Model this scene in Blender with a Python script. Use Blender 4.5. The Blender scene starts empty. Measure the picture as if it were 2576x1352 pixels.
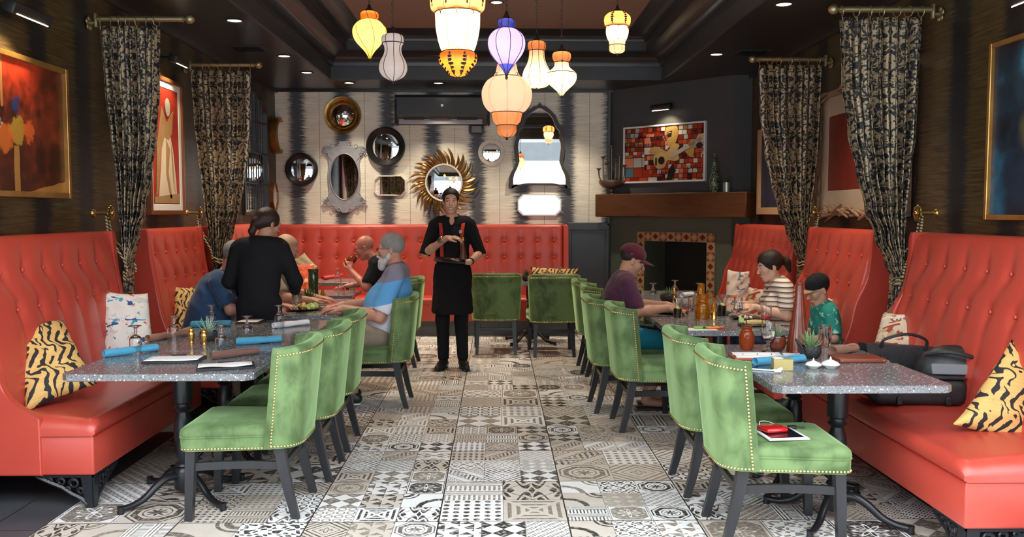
import bpy, bmesh, math, random
import numpy as np
from mathutils import Vector, Matrix, Euler
PI = math.pi
sin, cos = math.sin, math.cos
V = Vector
random.seed(7)
COL = bpy.context.scene.collection

# ------------------------------------------------------------------ camera maths
CAM = V((0, 0, 1.57)); FPX = 2200.0
YAW = math.radians(0.99); PITCH = math.radians(3.72)
_f = V((sin(YAW)*cos(PITCH), cos(YAW)*cos(PITCH), -sin(PITCH)))
_r = V((cos(YAW), -sin(YAW), 0)); _u = _r.cross(_f)
def ray(px, py): return _f + _r*((px-1288)/FPX) + _u*((676-py)/FPX)
def at(px, py, d):
    q = ray(px, py); return CAM + q*(d/q.y)
def onz(px, py, z):
    q = ray(px, py); return CAM + q*((z-CAM.z)/q.z)
def onx(px, py, x):
    q = ray(px, py); return CAM + q*(x/q.x)

# ------------------------------------------------------------------ mesh builder
def hull_pts(pts):
    bm = bmesh.new()
    for p in pts: bm.verts.new(p)
    r = bmesh.ops.convex_hull(bm, input=list(bm.verts))
    bmesh.ops.delete(bm, geom=[v for v in bm.verts if not v.link_faces], context='VERTS')
    bmesh.ops.dissolve_limit(bm, angle_limit=0.01, verts=bm.verts, edges=bm.edges)
    bm.verts.ensure_lookup_table(); bm.verts.index_update()
    vs = [v.co.copy() for v in bm.verts]; fs = [[v.index for v in f.verts] for f in bm.faces]
    bm.free(); return vs, fs
class MB:
    def __init__(s): s.v = []; s.f = []; s.m = []; s.uv = None
    def add(s, vs, fs, m=0, mtx=None):
        o = len(s.v)
        if mtx is not None: vs = [mtx @ V(p) for p in vs]
        s.v += [tuple(p) for p in vs]; s.f += [tuple(i+o for i in f) for f in fs]; s.m += [m]*len(fs)
        return s
    def box(s, c, d, b=0, m=0, rot=None, seg=1):
        hx, hy, hz = d[0]/2, d[1]/2, d[2]/2
        mt = Matrix.Translation(c) @ (Euler(rot).to_matrix().to_4x4() if rot else Matrix.Identity(4))
        if b <= 0:
            vs = [(x, y, z) for x in (-hx, hx) for y in (-hy, hy) for z in (-hz, hz)]
            fs = [(0,1,3,2),(4,6,7,5),(0,4,5,1),(2,3,7,6),(0,2,6,4),(1,5,7,3)]
            return s.add(vs, fs, m, mt)
        pts = []
        b = min(b, hx*.98, hy*.98, hz*.98)
        if seg == 1: dirs = [(1,0,0),(0,1,0),(0,0,1)]
        else:
            dirs = [(1,0,0),(0,1,0),(0,0,1)]
            q = .7071; dirs += [(q,q,0),(q,0,q),(0,q,q),(.577,.577,.577)]
            if seg > 2:
                for a in (PI/8, 3*PI/8):
                    dirs += [(cos(a),sin(a),0),(cos(a),0,sin(a)),(0,cos(a),sin(a))]
        for sx in (-1,1):
            for sy in (-1,1):
                for sz in (-1,1):
                    for q in dirs: pts.append((sx*(hx-b+b*q[0]), sy*(hy-b+b*q[1]), sz*(hz-b+b*q[2])))
        vs, fs = hull_pts(pts)
        return s.add(vs, fs, m, mt)
    def hull(s, pts, m=0):
        vs, fs = hull_pts(pts); return s.add(vs, fs, m)
    def lathe(s, prof, c=(0,0,0), seg=20, m=0, mtx=None, mod=None, a0=0, a1=2*PI):
        vs = []; fs = []; n = len(prof); full = abs(a1-a0-2*PI) < 1e-6
        k = seg if full else seg+1
        for j in range(k):
            a = a0+(a1-a0)*j/seg
            for (r, z) in prof:
                rr = r*(mod(a, z) if mod else 1)
                vs.append((c[0]+rr*cos(a), c[1]+rr*sin(a), c[2]+z))
        for j in range(seg):
            j2 = (j+1) % k
            for i in range(n-1):
                if prof[i][0] < 1e-7 and prof[i+1][0] < 1e-7: continue
                fs.append((j*n+i, j2*n+i, j2*n+i+1, j*n+i+1))
        return s.add(vs, fs, m, mtx)
    def tube(s, path, r, seg=8, m=0, closed=False, cap=True, flat=None):
        path = [V(p) for p in path]; n = len(path)
        rr = r if isinstance(r, (list, tuple)) else [r]*n
        vs = []; fs = []; up = None
        for i, p in enumerate(path):
            if closed: t = path[(i+1) % n]-path[i-1]
            else: t = path[min(i+1, n-1)]-path[max(i-1, 0)]
            if t.length < 1e-9: t = V((0,0,1))
            t.normalize()
            if up is None:
                up = V((0,0,1)) if abs(t.z) < .9 else V((0,1,0))
            a = t.cross(up)
            if a.length < 1e-5: a = t.cross(V((1,.3,0)))
            a.normalize(); b = a.cross(t); up = b
            for k in range(seg):
                q = 2*PI*(k+.5)/seg
                ca, sb = cos(q), sin(q)
                if flat: sb *= flat
                vs.append(p+(a*ca+b*sb)*rr[i])
        N = n if closed else n-1
        for i in range(N):
            j = (i+1) % n
            for k in range(seg):
                k2 = (k+1) % seg
                fs.append((i*seg+k, i*seg+k2, j*seg+k2, j*seg+k))
        if cap and not closed:
            fs.append(tuple(range(seg-1, -1, -1))); fs.append(tuple((n-1)*seg+k for k in range(seg)))
        return s.add(vs, fs, m)
    def prism(s, poly, o, ax, ay, depth, m=0, hole=None):
        """polygon in plane (o; ax, ay) extruded by depth along ax x ay"""
        o, ax, ay = V(o), V(ax).normalized(), V(ay).normalized(); nz = ax.cross(ay)
        n = len(poly)
        vs = [o+ax*p[0]+ay*p[1] for p in poly]+[o+ax*p[0]+ay*p[1]+nz*depth for p in poly]
        fs = [(i, (i+1) % n, n+(i+1) % n, n+i) for i in range(n)]
        if hole is None:
            fs += [tuple(range(n-1, -1, -1)), tuple(range(n, 2*n))]
        else:      # hole has the same count as the outline: bridge with quads
            vs += [o+ax*p[0]+ay*p[1] for p in hole]+[o+ax*p[0]+ay*p[1]+nz*depth for p in hole]
            for i in range(n):
                j = (i+1) % n
                fs += [(2*n+j, 2*n+i, 3*n+i, 3*n+j), (i, 2*n+i, 2*n+j, j), (n+i, n+j, 3*n+j, 3*n+i)]
        return s.add(vs, fs, m)
    def grid(s, fn, nu, nv, m=0, wrap=False, flip=False):
        vs = [fn(i/nu, j/nv) for i in range(nu+1) for j in range(nv+1)]
        fs = []
        for i in range(nu):
            for j in range(nv):
                a = i*(nv+1)+j; q = (a, a+nv+1, a+nv+2, a+1)
                fs.append(q[::-1] if flip else q)
        return s.add(vs, fs, m)
    def ball(s, c, r, seg=12, rings=8, m=0, rot=None):
        if not isinstance(r, (tuple, list)): r = (r, r, r)
        mt = Matrix.Translation(c) @ (Euler(rot).to_matrix().to_4x4() if rot else Matrix.Identity(4))
        vs = [(0, 0, -r[2])]; fs = []
        for i in range(1, rings):
            t = -PI/2+PI*i/rings
            for j in range(seg):
                a = 2*PI*j/seg; vs.append((r[0]*cos(t)*cos(a), r[1]*cos(t)*sin(a), r[2]*sin(t)))
        vs.append((0, 0, r[2])); L = len(vs)-1
        for j in range(seg):
            k = (j+1) % seg
            fs.append((0, 1+k, 1+j)); fs.append((L, L-seg+j, L-seg+k))
            for i in range(rings-2): fs.append((1+i*seg+j, 1+i*seg+k, 1+(i+1)*seg+k, 1+(i+1)*seg+j))
        return s.add(vs, fs, m, mt)
    def mesh(s, name, mats, smooth=40, recalc=True):
        me = bpy.data.meshes.new(name); me.from_pydata(s.v, [], s.f)
        if not isinstance(mats, (list, tuple)): mats = [mats]
        for q in mats: me.materials.append(q)
        if len(mats) > 1: me.polygons.foreach_set('material_index', s.m)
        if recalc:
            bm = bmesh.new(); bm.from_mesh(me)
            bmesh.ops.recalc_face_normals(bm, faces=bm.faces); bm.to_mesh(me); bm.free()
        if smooth:
            me.shade_smooth()
            if smooth < 180: me.set_sharp_from_angle(angle=math.radians(smooth))
        me.update(); return me
    def build(s, name, mats, parent=None, smooth=40, loc=None, rot=None, recalc=True):
        o = bpy.data.objects.new(name, s.mesh(name, mats, smooth, recalc)); COL.objects.link(o)
        if parent is not None: o.parent = parent
        if loc is not None: o.location = loc
        if rot is not None: o.rotation_euler = rot if isinstance(rot, (tuple, list)) else (0, 0, rot)
        return o
    def thing(s, name, mats, label, cat, loc=None, rot=None, group=None, smooth=40, kind=None):
        o = s.build(name, mats, None, smooth, loc, rot); return tag(o, label, cat, group, kind)
def tag(o, label=None, cat=None, group=None, kind=None):
    if label: o['label'] = label
    if cat: o['category'] = cat
    if group: o['group'] = group
    if kind: o['kind'] = kind
    return o
def thing(name, label, cat, loc=(0,0,0), rot=0, group=None):
    o = bpy.data.objects.new(name, None); COL.objects.link(o); o.empty_display_size = .1
    o.location = loc; o.rotation_euler = rot if isinstance(rot, (tuple, list)) else (0, 0, rot)
    return tag(o, label, cat, group)
def struct(mb, name, mats, smooth=0):
    o = mb.build(name, mats, None, smooth); o['kind'] = 'structure'; return o
def dup(root, label, loc=None, rot=None, group=None, scale=None):
    r = root.copy(); COL.objects.link(r); r['label'] = label
    if loc is not None: r.location = loc
    if rot is not None: r.rotation_euler = rot if isinstance(rot, (tuple, list)) else (0, 0, rot)
    if group: r['group'] = group
    if scale: r.scale = (scale,)*3
    for ch in list(root.children):
        c = ch.copy(); COL.objects.link(c); c.parent = r
        for g in list(ch.children):
            d = g.copy(); COL.objects.link(d); d.parent = c
    return r
def lerp(a, b, t): return a+(b-a)*t
def interp(x, tab):
    if x <= tab[0][0]: return tab[0][1]
    for (a, b), (c, d) in zip(tab, tab[1:]):
        if x <= c:
            t = (x-a)/(c-a); t = t*t*(3-2*t); return b+(d-b)*t
    return tab[-1][1]
def smoothpath(pts, n=6):
    pts = [V(p) for p in pts]; out = []
    for i in range(len(pts)-1):
        p0 = pts[max(i-1, 0)]; p1 = pts[i]; p2 = pts[i+1]; p3 = pts[min(i+2, len(pts)-1)]
        for k in range(n):
            t = k/n
            out.append(.5*((2*p1)+(p2-p0)*t+(2*p0-5*p1+4*p2-p3)*t*t+(3*p1-p0-3*p2+p3)*t**3))
    out.append(pts[-1]); return out
def text_mb(txt, size, o, ax, ay, depth=.0006, bold=0):
    """lettering as thin solid mesh lying in plane (o; ax, ay), centred on o"""
    cu = bpy.data.curves.new('lettering', 'FONT'); cu.body = txt; cu.size = size; cu.extrude = depth/2
    cu.align_x = 'CENTER'; cu.align_y = 'CENTER'; cu.resolution_u = 2; cu.offset = bold
    ob = bpy.data.objects.new('lettering', cu); COL.objects.link(ob)
    bpy.context.view_layer.update()
    me = bpy.data.meshes.new_from_object(ob.evaluated_get(bpy.context.evaluated_depsgraph_get()))
    ax, ay = V(ax).normalized(), V(ay).normalized(); az = ax.cross(ay); o = V(o)
    mb = MB(); mb.add([o+ax*v.co.x+ay*v.co.y+az*v.co.z for v in me.vertices], [tuple(p.vertices) for p in me.polygons])
    bpy.data.objects.remove(ob); bpy.data.curves.remove(cu); bpy.data.meshes.remove(me)
    return mb

# ------------------------------------------------------------------ signed-distance modelling for bodies
def surface_nets(g, org, h):
    n = g.shape; cs = (n[0]-1, n[1]-1, n[2]-1); tot = cs[0]*cs[1]*cs[2]
    cnt = np.zeros(tot); acc = np.zeros((3, tot)); quads = []
    for ax in range(3):
        sl0 = [slice(None)]*3; sl1 = [slice(None)]*3
        sl0[ax] = slice(0, -1); sl1[ax] = slice(1, None)
        a = g[tuple(sl0)]; b = g[tuple(sl1)]
        idx = np.argwhere((a < 0) != (b < 0))
        if not len(idx): continue
        av = a[tuple(idx.T)]; bv = b[tuple(idx.T)]; t = av/(av-bv)
        pos = idx.astype(float); pos[:, ax] += t
        o1, o2 = [k for k in range(3) if k != ax]
        ring = []
        for d1, d2 in ((0,0),(-1,0),(-1,-1),(0,-1)):
            c = idx.copy(); c[:, o1] += d1; c[:, o2] += d2
            fl = (c[:, 0]*cs[1]+c[:, 1])*cs[2]+c[:, 2]
            ring.append(fl); cnt += np.bincount(fl, minlength=tot)
            for k in range(3): acc[k] += np.bincount(fl, weights=pos[:, k], minlength=tot)
        q = np.stack(ring, 1)
        fl = (av < 0) if ax != 1 else (av >= 0)
        q[~fl] = q[~fl][:, ::-1]
        quads.append(q)
    q = np.concatenate(quads); used = np.nonzero(cnt)[0]
    mp = np.full(tot, -1, dtype=np.int64); mp[used] = np.arange(len(used))
    vs = (acc[:, used]/cnt[used]).T*h+org
    return vs, mp[q]
def cap(a, b, ra, rb=None, k=.02, an=(1,1,1), op='add'):
    return dict(t='cap', a=V(a), b=V(b), ra=ra, rb=ra if rb is None else rb, k=k, an=an, op=op)
def ell(c, r, k=.02, rot=None, op='add'):
    if not isinstance(r, (tuple, list)): r = (r, r, r)
    return dict(t='ell', c=V(c), r=r, k=k, rot=rot, op=op)
def plane(p, n, k=.004, op='int'):      # keeps the side the normal points away from
    return dict(t='plane', p=V(p), n=V(n).normalized(), k=k, op=op)
def xf(prims, mtx):
    R = mtx.to_3x3(); out = []
    for p in prims:
        q = dict(p)
        if p['t'] == 'cap': q['a'] = mtx @ p['a']; q['b'] = mtx @ p['b']
        elif p['t'] == 'ell':
            q['c'] = mtx @ p['c']; q['rot'] = R @ (p['rot'] if p['rot'] is not None else Matrix.Identity(3))
        else: q['p'] = mtx @ p['p']; q['n'] = (R @ p['n']).normalized()
        out.append(q)
    return out
def sdf_mesh(prims, h, name, mats, parent=None, smooth=180, rough=0, rseed=0):
    lo = np.full(3, 1e9); hi = np.full(3, -1e9)
    def bb(p):
        if p['t'] == 'cap':
            r = max(p['ra'], p['rb'])*np.array([max(1, q) for q in p['an']])
            A = np.array(p['a']); B = np.array(p['b'])
            return np.minimum(A, B)-r, np.maximum(A, B)+r
        r = max(p['r']) if p['rot'] is not None else np.array(p['r'])
        c = np.array(p['c']); return c-r, c+r
    for p in prims:
        if p['op'] == 'add' and p['t'] != 'plane':
            a, b = bb(p); lo = np.minimum(lo, a); hi = np.maximum(hi, b)
    lo -= 3*h+.01; hi += 3*h+.01
    n = np.ceil((hi-lo)/h).astype(int)+1
    g = np.full(tuple(n), 1.0, dtype=np.float32)
    axs = [lo[i]+h*np.arange(n[i]) for i in range(3)]
    for p in prims:
        k = p['k']
        if p['t'] == 'plane': s = (slice(0, n[0]), slice(0, n[1]), slice(0, n[2]))
        else:
            a, b = bb(p); m = k+2.5*h
            i0 = np.clip(np.floor((a-m-lo)/h).astype(int), 0, n); i1 = np.clip(np.ceil((b+m-lo)/h).astype(int)+1, 0, n)
            if (i1 <= i0).any(): continue
            s = tuple(slice(i0[i], i1[i]) for i in range(3))
        X = axs[0][s[0]][:, None, None].astype(np.float32); Y = axs[1][s[1]][None, :, None].astype(np.float32); Z = axs[2][s[2]][None, None, :].astype(np.float32)
        if p['t'] == 'plane':
            d = (X-p['p'].x)*p['n'].x+(Y-p['p'].y)*p['n'].y+(Z-p['p'].z)*p['n'].z
        elif p['t'] == 'cap':
            an = p['an']; A = p['a']; B = p['b']
            x = (X-A.x)/an[0]; y = (Y-A.y)/an[1]; z = (Z-A.z)/an[2]
            bx, by, bz = (B.x-A.x)/an[0], (B.y-A.y)/an[1], (B.z-A.z)/an[2]
            L = bx*bx+by*by+bz*bz+1e-12
            t = np.clip((x*bx+y*by+z*bz)/L, 0, 1)
            d = np.sqrt((x-bx*t)**2+(y-by*t)**2+(z-bz*t)**2)-(p['ra']+(p['rb']-p['ra'])*t)
            d = d*min(an)
        else:
            x, y, z = X-p['c'].x, Y-p['c'].y, Z-p['c'].z
            if p['rot'] is not None:
                R = p['rot'].transposed()
                x, y, z = (R[0][0]*x+R[0][1]*y+R[0][2]*z, R[1][0]*x+R[1][1]*y+R[1][2]*z, R[2][0]*x+R[2][1]*y+R[2][2]*z)
            r = p['r']
            k0 = np.sqrt((x/r[0])**2+(y/r[1])**2+(z/r[2])**2)
            k1 = np.sqrt((x/r[0]**2)**2+(y/r[1]**2)**2+(z/r[2]**2)**2)+1e-9
            d = k0*(k0-1)/k1
            d = np.where(k0 < 1e-3, -min(r), d)
        c = g[s]
        if p['op'] == 'add':
            hh = np.maximum(k-np.abs(c-d), 0)/k; g[s] = np.minimum(c, d)-hh*hh*k*.25
        elif p['op'] == 'sub':
            d = -d; hh = np.maximum(k-np.abs(c-d), 0)/k; g[s] = np.maximum(c, d)+hh*hh*k*.25
        else:
            hh = np.maximum(k-np.abs(c-d), 0)/k; g[s] = np.maximum(c, d)+hh*hh*k*.25
    g[0] = g[-1] = 1; g[:, 0] = g[:, -1] = 1; g[:, :, 0] = g[:, :, -1] = 1
    if rough:
        # soft fabric folds / hair strands
        X = axs[0][:, None, None]; Y = axs[1][None, :, None]; Z = axs[2][None, None, :]
        q = rseed
        w = np.sin(X*31+q+4*np.sin(Z*11+q))*np.sin(Z*27+3*np.sin(Y*19+q))+.6*np.sin(Y*37+2*np.sin(X*23+Z*9+q))
        g = g+(rough*w).astype(np.float32)
        g[0] = g[-1] = 1; g[:, 0] = g[:, -1] = 1; g[:, :, 0] = g[:, :, -1] = 1
    vs, qs = surface_nets(g, lo, h)
    me = bpy.data.meshes.new(name); me.from_pydata(vs.tolist(), [], qs.tolist())
    if not isinstance(mats, (list, tuple)): mats = [mats]
    for q in mats: me.materials.append(q)
    me.shade_smooth(); me.update()
    o = bpy.data.objects.new(name, me); COL.objects.link(o)
    if parent is not None: o.parent = parent
    return o
# ------------------------------------------------------------------ node expressions
TREE = None
class X:
    def __init__(s, sock): s.s = sock
    def __add__(a, b): return F('ADD', a, b)
    def __radd__(a, b): return F('ADD', b, a)
    def __sub__(a, b): return F('SUBTRACT', a, b)
    def __rsub__(a, b): return F('SUBTRACT', b, a)
    def __mul__(a, b): return F('MULTIPLY', a, b)
    def __rmul__(a, b): return F('MULTIPLY', b, a)
    def __truediv__(a, b): return F('DIVIDE', a, b)
def setin(sock, v):
    if isinstance(v, X): TREE.links.new(v.s, sock)
    elif isinstance(v, (tuple, list)) and sock.type == 'RGBA' and len(v) == 3: sock.default_value = (*v, 1)
    else: sock.default_value = v
def F(op, *a):
    n = TREE.nodes.new('ShaderNodeMath'); n.operation = op
    for i, v in enumerate(a): setin(n.inputs[i], v)
    return X(n.outputs[0])
def fsin(a): return F('SINE', a)
def fcos(a): return F('COSINE', a)
def fabs(a): return F('ABSOLUTE', a)
def fmin(a, b): return F('MINIMUM', a, b)
def fmax(a, b): return F('MAXIMUM', a, b)
def gt(a, b): return F('GREATER_THAN', a, b)
def lt(a, b): return F('LESS_THAN', a, b)
def fr(a): return F('FRACT', a)
def fl(a): return F('FLOOR', a)
def ln(a, b): return F('SQRT', a*a+b*b)
def eq(a, b): return F('COMPARE', a, b, .3)
def clamp01(a): return F('MINIMUM', F('MAXIMUM', a, 0.0), 1.0)
def sstep(a, e0, e1):
    n = TREE.nodes.new('ShaderNodeMapRange'); n.interpolation_type = 'SMOOTHSTEP'
    setin(n.inputs[0], a); n.inputs[1].default_value = e0; n.inputs[2].default_value = e1; return X(n.outputs[0])
def coord(kind='Object'):
    n = TREE.nodes.new('ShaderNodeTexCoord'); s = TREE.nodes.new('ShaderNodeSeparateXYZ')
    TREE.links.new(n.outputs[kind], s.inputs[0]); return X(s.outputs[0]), X(s.outputs[1]), X(s.outputs[2])
def vec(x, y=0.0, z=0.0):
    n = TREE.nodes.new('ShaderNodeCombineXYZ')
    for i, v in enumerate((x, y, z)): setin(n.inputs[i], v)
    return X(n.outputs[0])
def white(x, y=0.0, z=0.0):
    n = TREE.nodes.new('ShaderNodeTexWhiteNoise'); setin(n.inputs['Vector'], vec(x, y, z)); return X(n.outputs['Value'])
def noise(v, scale=5, detail=2, rough=.5, dist=0):
    n = TREE.nodes.new('ShaderNodeTexNoise'); setin(n.inputs['Vector'], v)
    n.inputs['Scale'].default_value = scale; n.inputs['Detail'].default_value = detail
    n.inputs['Roughness'].default_value = rough; n.inputs['Distortion'].default_value = dist
    return X(n.outputs[0])
def voronoi(v, scale=5, feat='F1', dist='EUCLIDEAN', out=0, rnd=1):
    n = TREE.nodes.new('ShaderNodeTexVoronoi'); n.feature = feat
    if feat != 'DISTANCE_TO_EDGE': n.distance = dist
    setin(n.inputs['Vector'], v); n.inputs['Scale'].default_value = scale; n.inputs['Randomness'].default_value = rnd
    return X(n.outputs[out])
def mix(f, a, b):
    n = TREE.nodes.new('ShaderNodeMix'); n.data_type = 'RGBA'
    setin(n.inputs[0], f); setin(n.inputs[6], a); setin(n.inputs[7], b); return X(n.outputs[2])
def ramp(f, stops, const=False):
    n = TREE.nodes.new('ShaderNodeValToRGB'); cr = n.color_ramp
    if const: cr.interpolation = 'CONSTANT'
    while len(cr.elements) < len(stops): cr.elements.new(.5)
    for e, (p, c) in zip(cr.elements, stops): e.position = p; e.color = (*c, 1)
    setin(n.inputs[0], f); return X(n.outputs[0])
def bump(h, strength=.3, dist=.005):
    n = TREE.nodes.new('ShaderNodeBump'); n.inputs['Strength'].default_value = strength
    n.inputs['Distance'].default_value = dist; setin(n.inputs['Height'], h); return X(n.outputs[0])
KEYS = dict(c='Base Color', r='Roughness', m='Metallic', n='Normal', t='Transmission Weight', e='Emission Color',
            es='Emission Strength', sp='Specular IOR Level', sh='Sheen Weight', sr='Sheen Roughness', st='Sheen Tint', cw='Coat Weight',
            cr='Coat Roughness', a='Alpha', ior='IOR', ss='Subsurface Weight', an='Anisotropic')
MATS = {}
def mat(name, fn=None, **kw):
    global TREE
    m = bpy.data.materials.new(name); m.use_nodes = True; TREE = m.node_tree
    b = TREE.nodes['Principled BSDF']
    if fn: kw.update(fn())
    for k, v in kw.items(): setin(b.inputs[KEYS[k]], v)
    MATS[name] = m; return m
def rgb(r, g, b):
    def c(v): v /= 255; return v/12.92 if v <= .04045 else ((v+.055)/1.055)**2.4
    return (c(r), c(g), c(b))

# ------------------------------------------------------------------ materials
def floor_fn():
    x, y, z = coord()
    Xs = (x+.297)/.657; Ys = (y+.25)/.657
    I = fl(Xs); J = fl(Ys); hs = white(I, J, 3.0)
    n = gt(hs, .42)+2
    gx = fr(Xs)*n; gy = fr(Ys)*n; ci = fl(gx); cj = fl(gy)
    a = fr(gx)-.5; b = fr(gy)-.5
    ex = fmin(.5-fabs(a), .5-fabs(b))/n
    sx = I*3+ci; sy = J*3+cj
    h1 = white(sx, sy, 1.0); h2 = white(sx, sy, 2.0); h3 = white(sx, sy, 5.0); h4 = white(sx, sy, 7.0)
    sw = gt(h2, .5)
    u = a*sw+b*(1-sw); v = b*sw-a*(1-sw)
    r = ln(u, v); th = F('ARCTAN2', v, u); au = fabs(u); av = fabs(v)
    m = fmax(au, av); dd = au+av
    r8 = fmax(m, dd*.7071)
    s = lambda q: fsin(q)
    P = []
    P.append(clamp01(lt(fabs(r8-.44), .018)+lt(fabs(r8-.33), .05)+lt(r, .12+.05*fcos(th*8))+lt(fabs(r-.22), .012)))
    P.append(gt(fr(u*3), fr(v*3))*gt(fr(u*1.5+v*1.5), .3))
    P.append(lt(fabs(fr(u*3+.5)-.5)+fabs(fr(v*3+.5)-.5), .66)*.5)
    P.append(gt(s((u+v)*60), -.1)*gt(s((u-v)*28), -.5))
    P.append(gt(s(u*75*gt(s(v*12.6), 0)+v*75*lt(s(v*12.6), 0)), .1))
    P.append(gt(s(12*u+3.5*s(15*v))*s(12*v+3.5*s(15*u)), .12))
    P.append(lt(fabs(ln(fr(u*4)-.5, fr(v*4)-.5)-.36), .08))
    P.append(gt(fr(m*7), .55)*gt(fabs(au-av), .05))
    P.append(clamp01(lt(fmax(m, dd*.62), .42)*gt(fabs(r-.17-.09*fcos(th*8)), .03)*gt(r, .06)+lt(fabs(m-.46), .012)))
    P.append(clamp01(gt(fr(dd*6), .6)*gt(dd, .3)+lt(fabs(r-.1-.04*fcos(th*4)), .02)))
    P.append(clamp01(lt(fabs(ln(u+.5, v+.5)-.55), .075)+lt(fabs(ln(u-.5, v-.5)-.38), .03)+lt(fabs(ln(u-.5, v-.5)-.22), .06)))
    P.append(clamp01(gt(s(19*au+5*s(13*av))+fcos(17*av-6*au), .45)+lt(fabs(dd-.5), .012)))
    P.append(clamp01(lt(fabs(u-v), .2)*gt(s(30*(u+v))*s(22*(u-v))+.3*s(50*u), .05)+lt(fabs(fabs(u-v)-.24), .018)+gt(fabs(u-v), .5)*gt(s(60*u)*s(60*v), .2)))
    P.append(lt(ln(fr(u*6)-.5, fr(v*6)-.5), .3))
    P.append(clamp01(gt(au, av)*lt(dd*1.0, .5)+lt(au, av)*gt(dd, .5)*.999))
    idx = fl(h1*14.99); ink = None; soft = clamp01(h3*1.15)
    for i, p in enumerate(P):
        q = eq(idx, float(i))*p; ink = q if ink is None else ink+q
    soft = soft*soft
    co = vec(x, y, 0.0)
    wear = noise(co, 9, 4, .7)
    inkc = mix(soft, (.030, .028, .025), (.27, .225, .175))
    base = mix(gt(h4, .62), mix(wear, (.68, .67, .64), (.84, .83, .80)), mix(wear, (.46, .40, .33), (.66, .60, .52)))
    ink2 = ink*(.55+.45*sstep(noise(co, 45, 3), .36, .52))
    c = mix(ink2, base, inkc)
    c = mix(lt(ex, .0022), c, (.16, .145, .13))
    sl = fmin(.5-fabs(fr(Xs)-.5), .5-fabs(fr(Ys)-.5))
    c = mix(lt(sl, .0055), c, (.035, .03, .026))
    rg = .32+.25*wear
    return dict(c=c, r=rg, sp=.45, n=bump(gt(sl, .005), .25, .002))
mat('floor_tile', floor_fn)
def slate_fn():
    x, y, z = coord(); w = noise(vec(x, y, z), 3, 4, .6)
    g = fmin(.5-fabs(fr(x/.6+.2)-.5), .5-fabs(fr(y/.6+.9)-.5))
    return dict(c=mix(lt(g, .006), mix(w, (.028, .030, .034), (.085, .088, .095)), (.012, .012, .013)), r=.35+.2*w, n=bump(w, .1, .01))
mat('slate_tile', slate_fn)
def ikat(pos, z, seedo, w0=.062, amp=.10, per=.59):
    k = fl(pos/per+.5); q = pos-k*per
    side = gt(q, 0)
    n1 = noise(vec(k*7.3+side*3.1+seedo, z*1.0, 0.0), 42, 3, .7)
    n2 = noise(vec(k*3.3+side*5.1+seedo, z*1.0, 4.0), 7, 1)
    th = w0*.55+amp*n1*.8+.05*n2
    return gt(th, fabs(q)), fabs(fr(pos/per)-.5), q
def wp_light_fn():
    x, y, z = coord()
    # ikat stripes: dark columns with ragged horizontal threads
    pos = x+2.62
    fine = noise(vec(x*3, z*140, 0.0), 1, 3, .6); wob = noise(vec(x*1.2, z*4, 2.0), 3, 2)
    k = fl(pos/.591+.5); q = pos-k*.591; side = gt(q, 0)
    th = noise(vec(k*7.3+side*3.1, z*48, 0.0), 1, 2, .6); t2 = noise(vec(k*5.1+side*2.3, z*260, 0.0), 1, 1, .6)
    w = .060+.17*(th-.45)+.26*(t2-.45)+.05*(noise(vec(k*1.3+side*9, z*6, 0.0), 1, 1)-.5)
    w2 = .10+.30*(noise(vec(k*2.1+side*6.3, z*300, 5.0), 1, 1, .6)-.45)
    dark = clamp01(sstep(w-fabs(q), -.012, .016)+.45*sstep(w2-fabs(q), -.01, .02))
    seam = lt(fabs(fr(pos/.591+.0)-.5), .0035)
    base = mix(sstep(fine+.25*wob, .35, .85), (.64, .59, .46), (.90, .87, .75))
    dk = mix(fine, (.045, .052, .066), (.11, .12, .14))
    c = mix(dark, base, dk); c = mix(seam, c, (.06, .05, .04))
    return dict(c=c, r=.62, n=bump(fine, .25, .002))
mat('wallpaper_light', wp_light_fn)
def wp_dark_fn():
    x, y, z = coord()
    pos = y-.25
    fine = noise(vec(y*4, z*90, 0.0), 1, 3, .6)
    k = fl(pos/.6+.5); q = pos-k*.6; side = gt(q, 0)
    th = noise(vec(k*7.3+side*3.1, z*60, 0.0), 1, 2, .6)
    w = .09+.22*(th-.4)
    dark = sstep(w-fabs(q), -.05, .05)
    base = mix(sstep(fine, .3, .75), (.035, .022, .009), (.115, .072, .026))
    c = mix(dark, base, (.012, .012, .013))
    return dict(c=c, r=.42, m=.25, n=bump(fine, .35, .003))
mat('wallpaper_dark', wp_dark_fn)
def plaster(c0, c1, r=.5):
    def f():
        x, y, z = coord(); w = noise(vec(x, y, z), 4, 4, .6); w2 = noise(vec(x, y, z), 60, 2)
        return dict(c=mix(w, c0, c1), r=r, n=bump(w2, .08, .002))
    return f
mat('dark_paint', plaster((.016, .017, .019), (.026, .027, .030), .30))
mat('soffit_paint', plaster((.013, .012, .012), (.022, .020, .020), .28))
mat('charcoal_paint', plaster((.055, .060, .066), (.078, .083, .088), .4))
mat('wainscot_paint', plaster((.035, .04, .046), (.05, .056, .063), .4))
mat('hearth_green', plaster((.066, .086, .062), (.094, .116, .088), .35))
mat('brown_ceiling', plaster((.22, .13, .09), (.27, .165, .115), .55))
mat('black', c=(.012, .012, .013), r=.4)
mat('firebox', c=(.008, .008, .008), r=.8)
def leather_fn():
    x, y, z = coord(); w = noise(vec(x, y, z), 3, 3); g = voronoi(vec(x, y, z), 260)
    return dict(c=mix(w, (.40, .042, .026), (.49, .060, .037)), r=.33+.1*w, cw=.25, cr=.3, n=bump(g, .10, .0015))
mat('red_leather', leather_fn)
mat('red_seam', c=(.30, .012, .008), r=.4)
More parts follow.
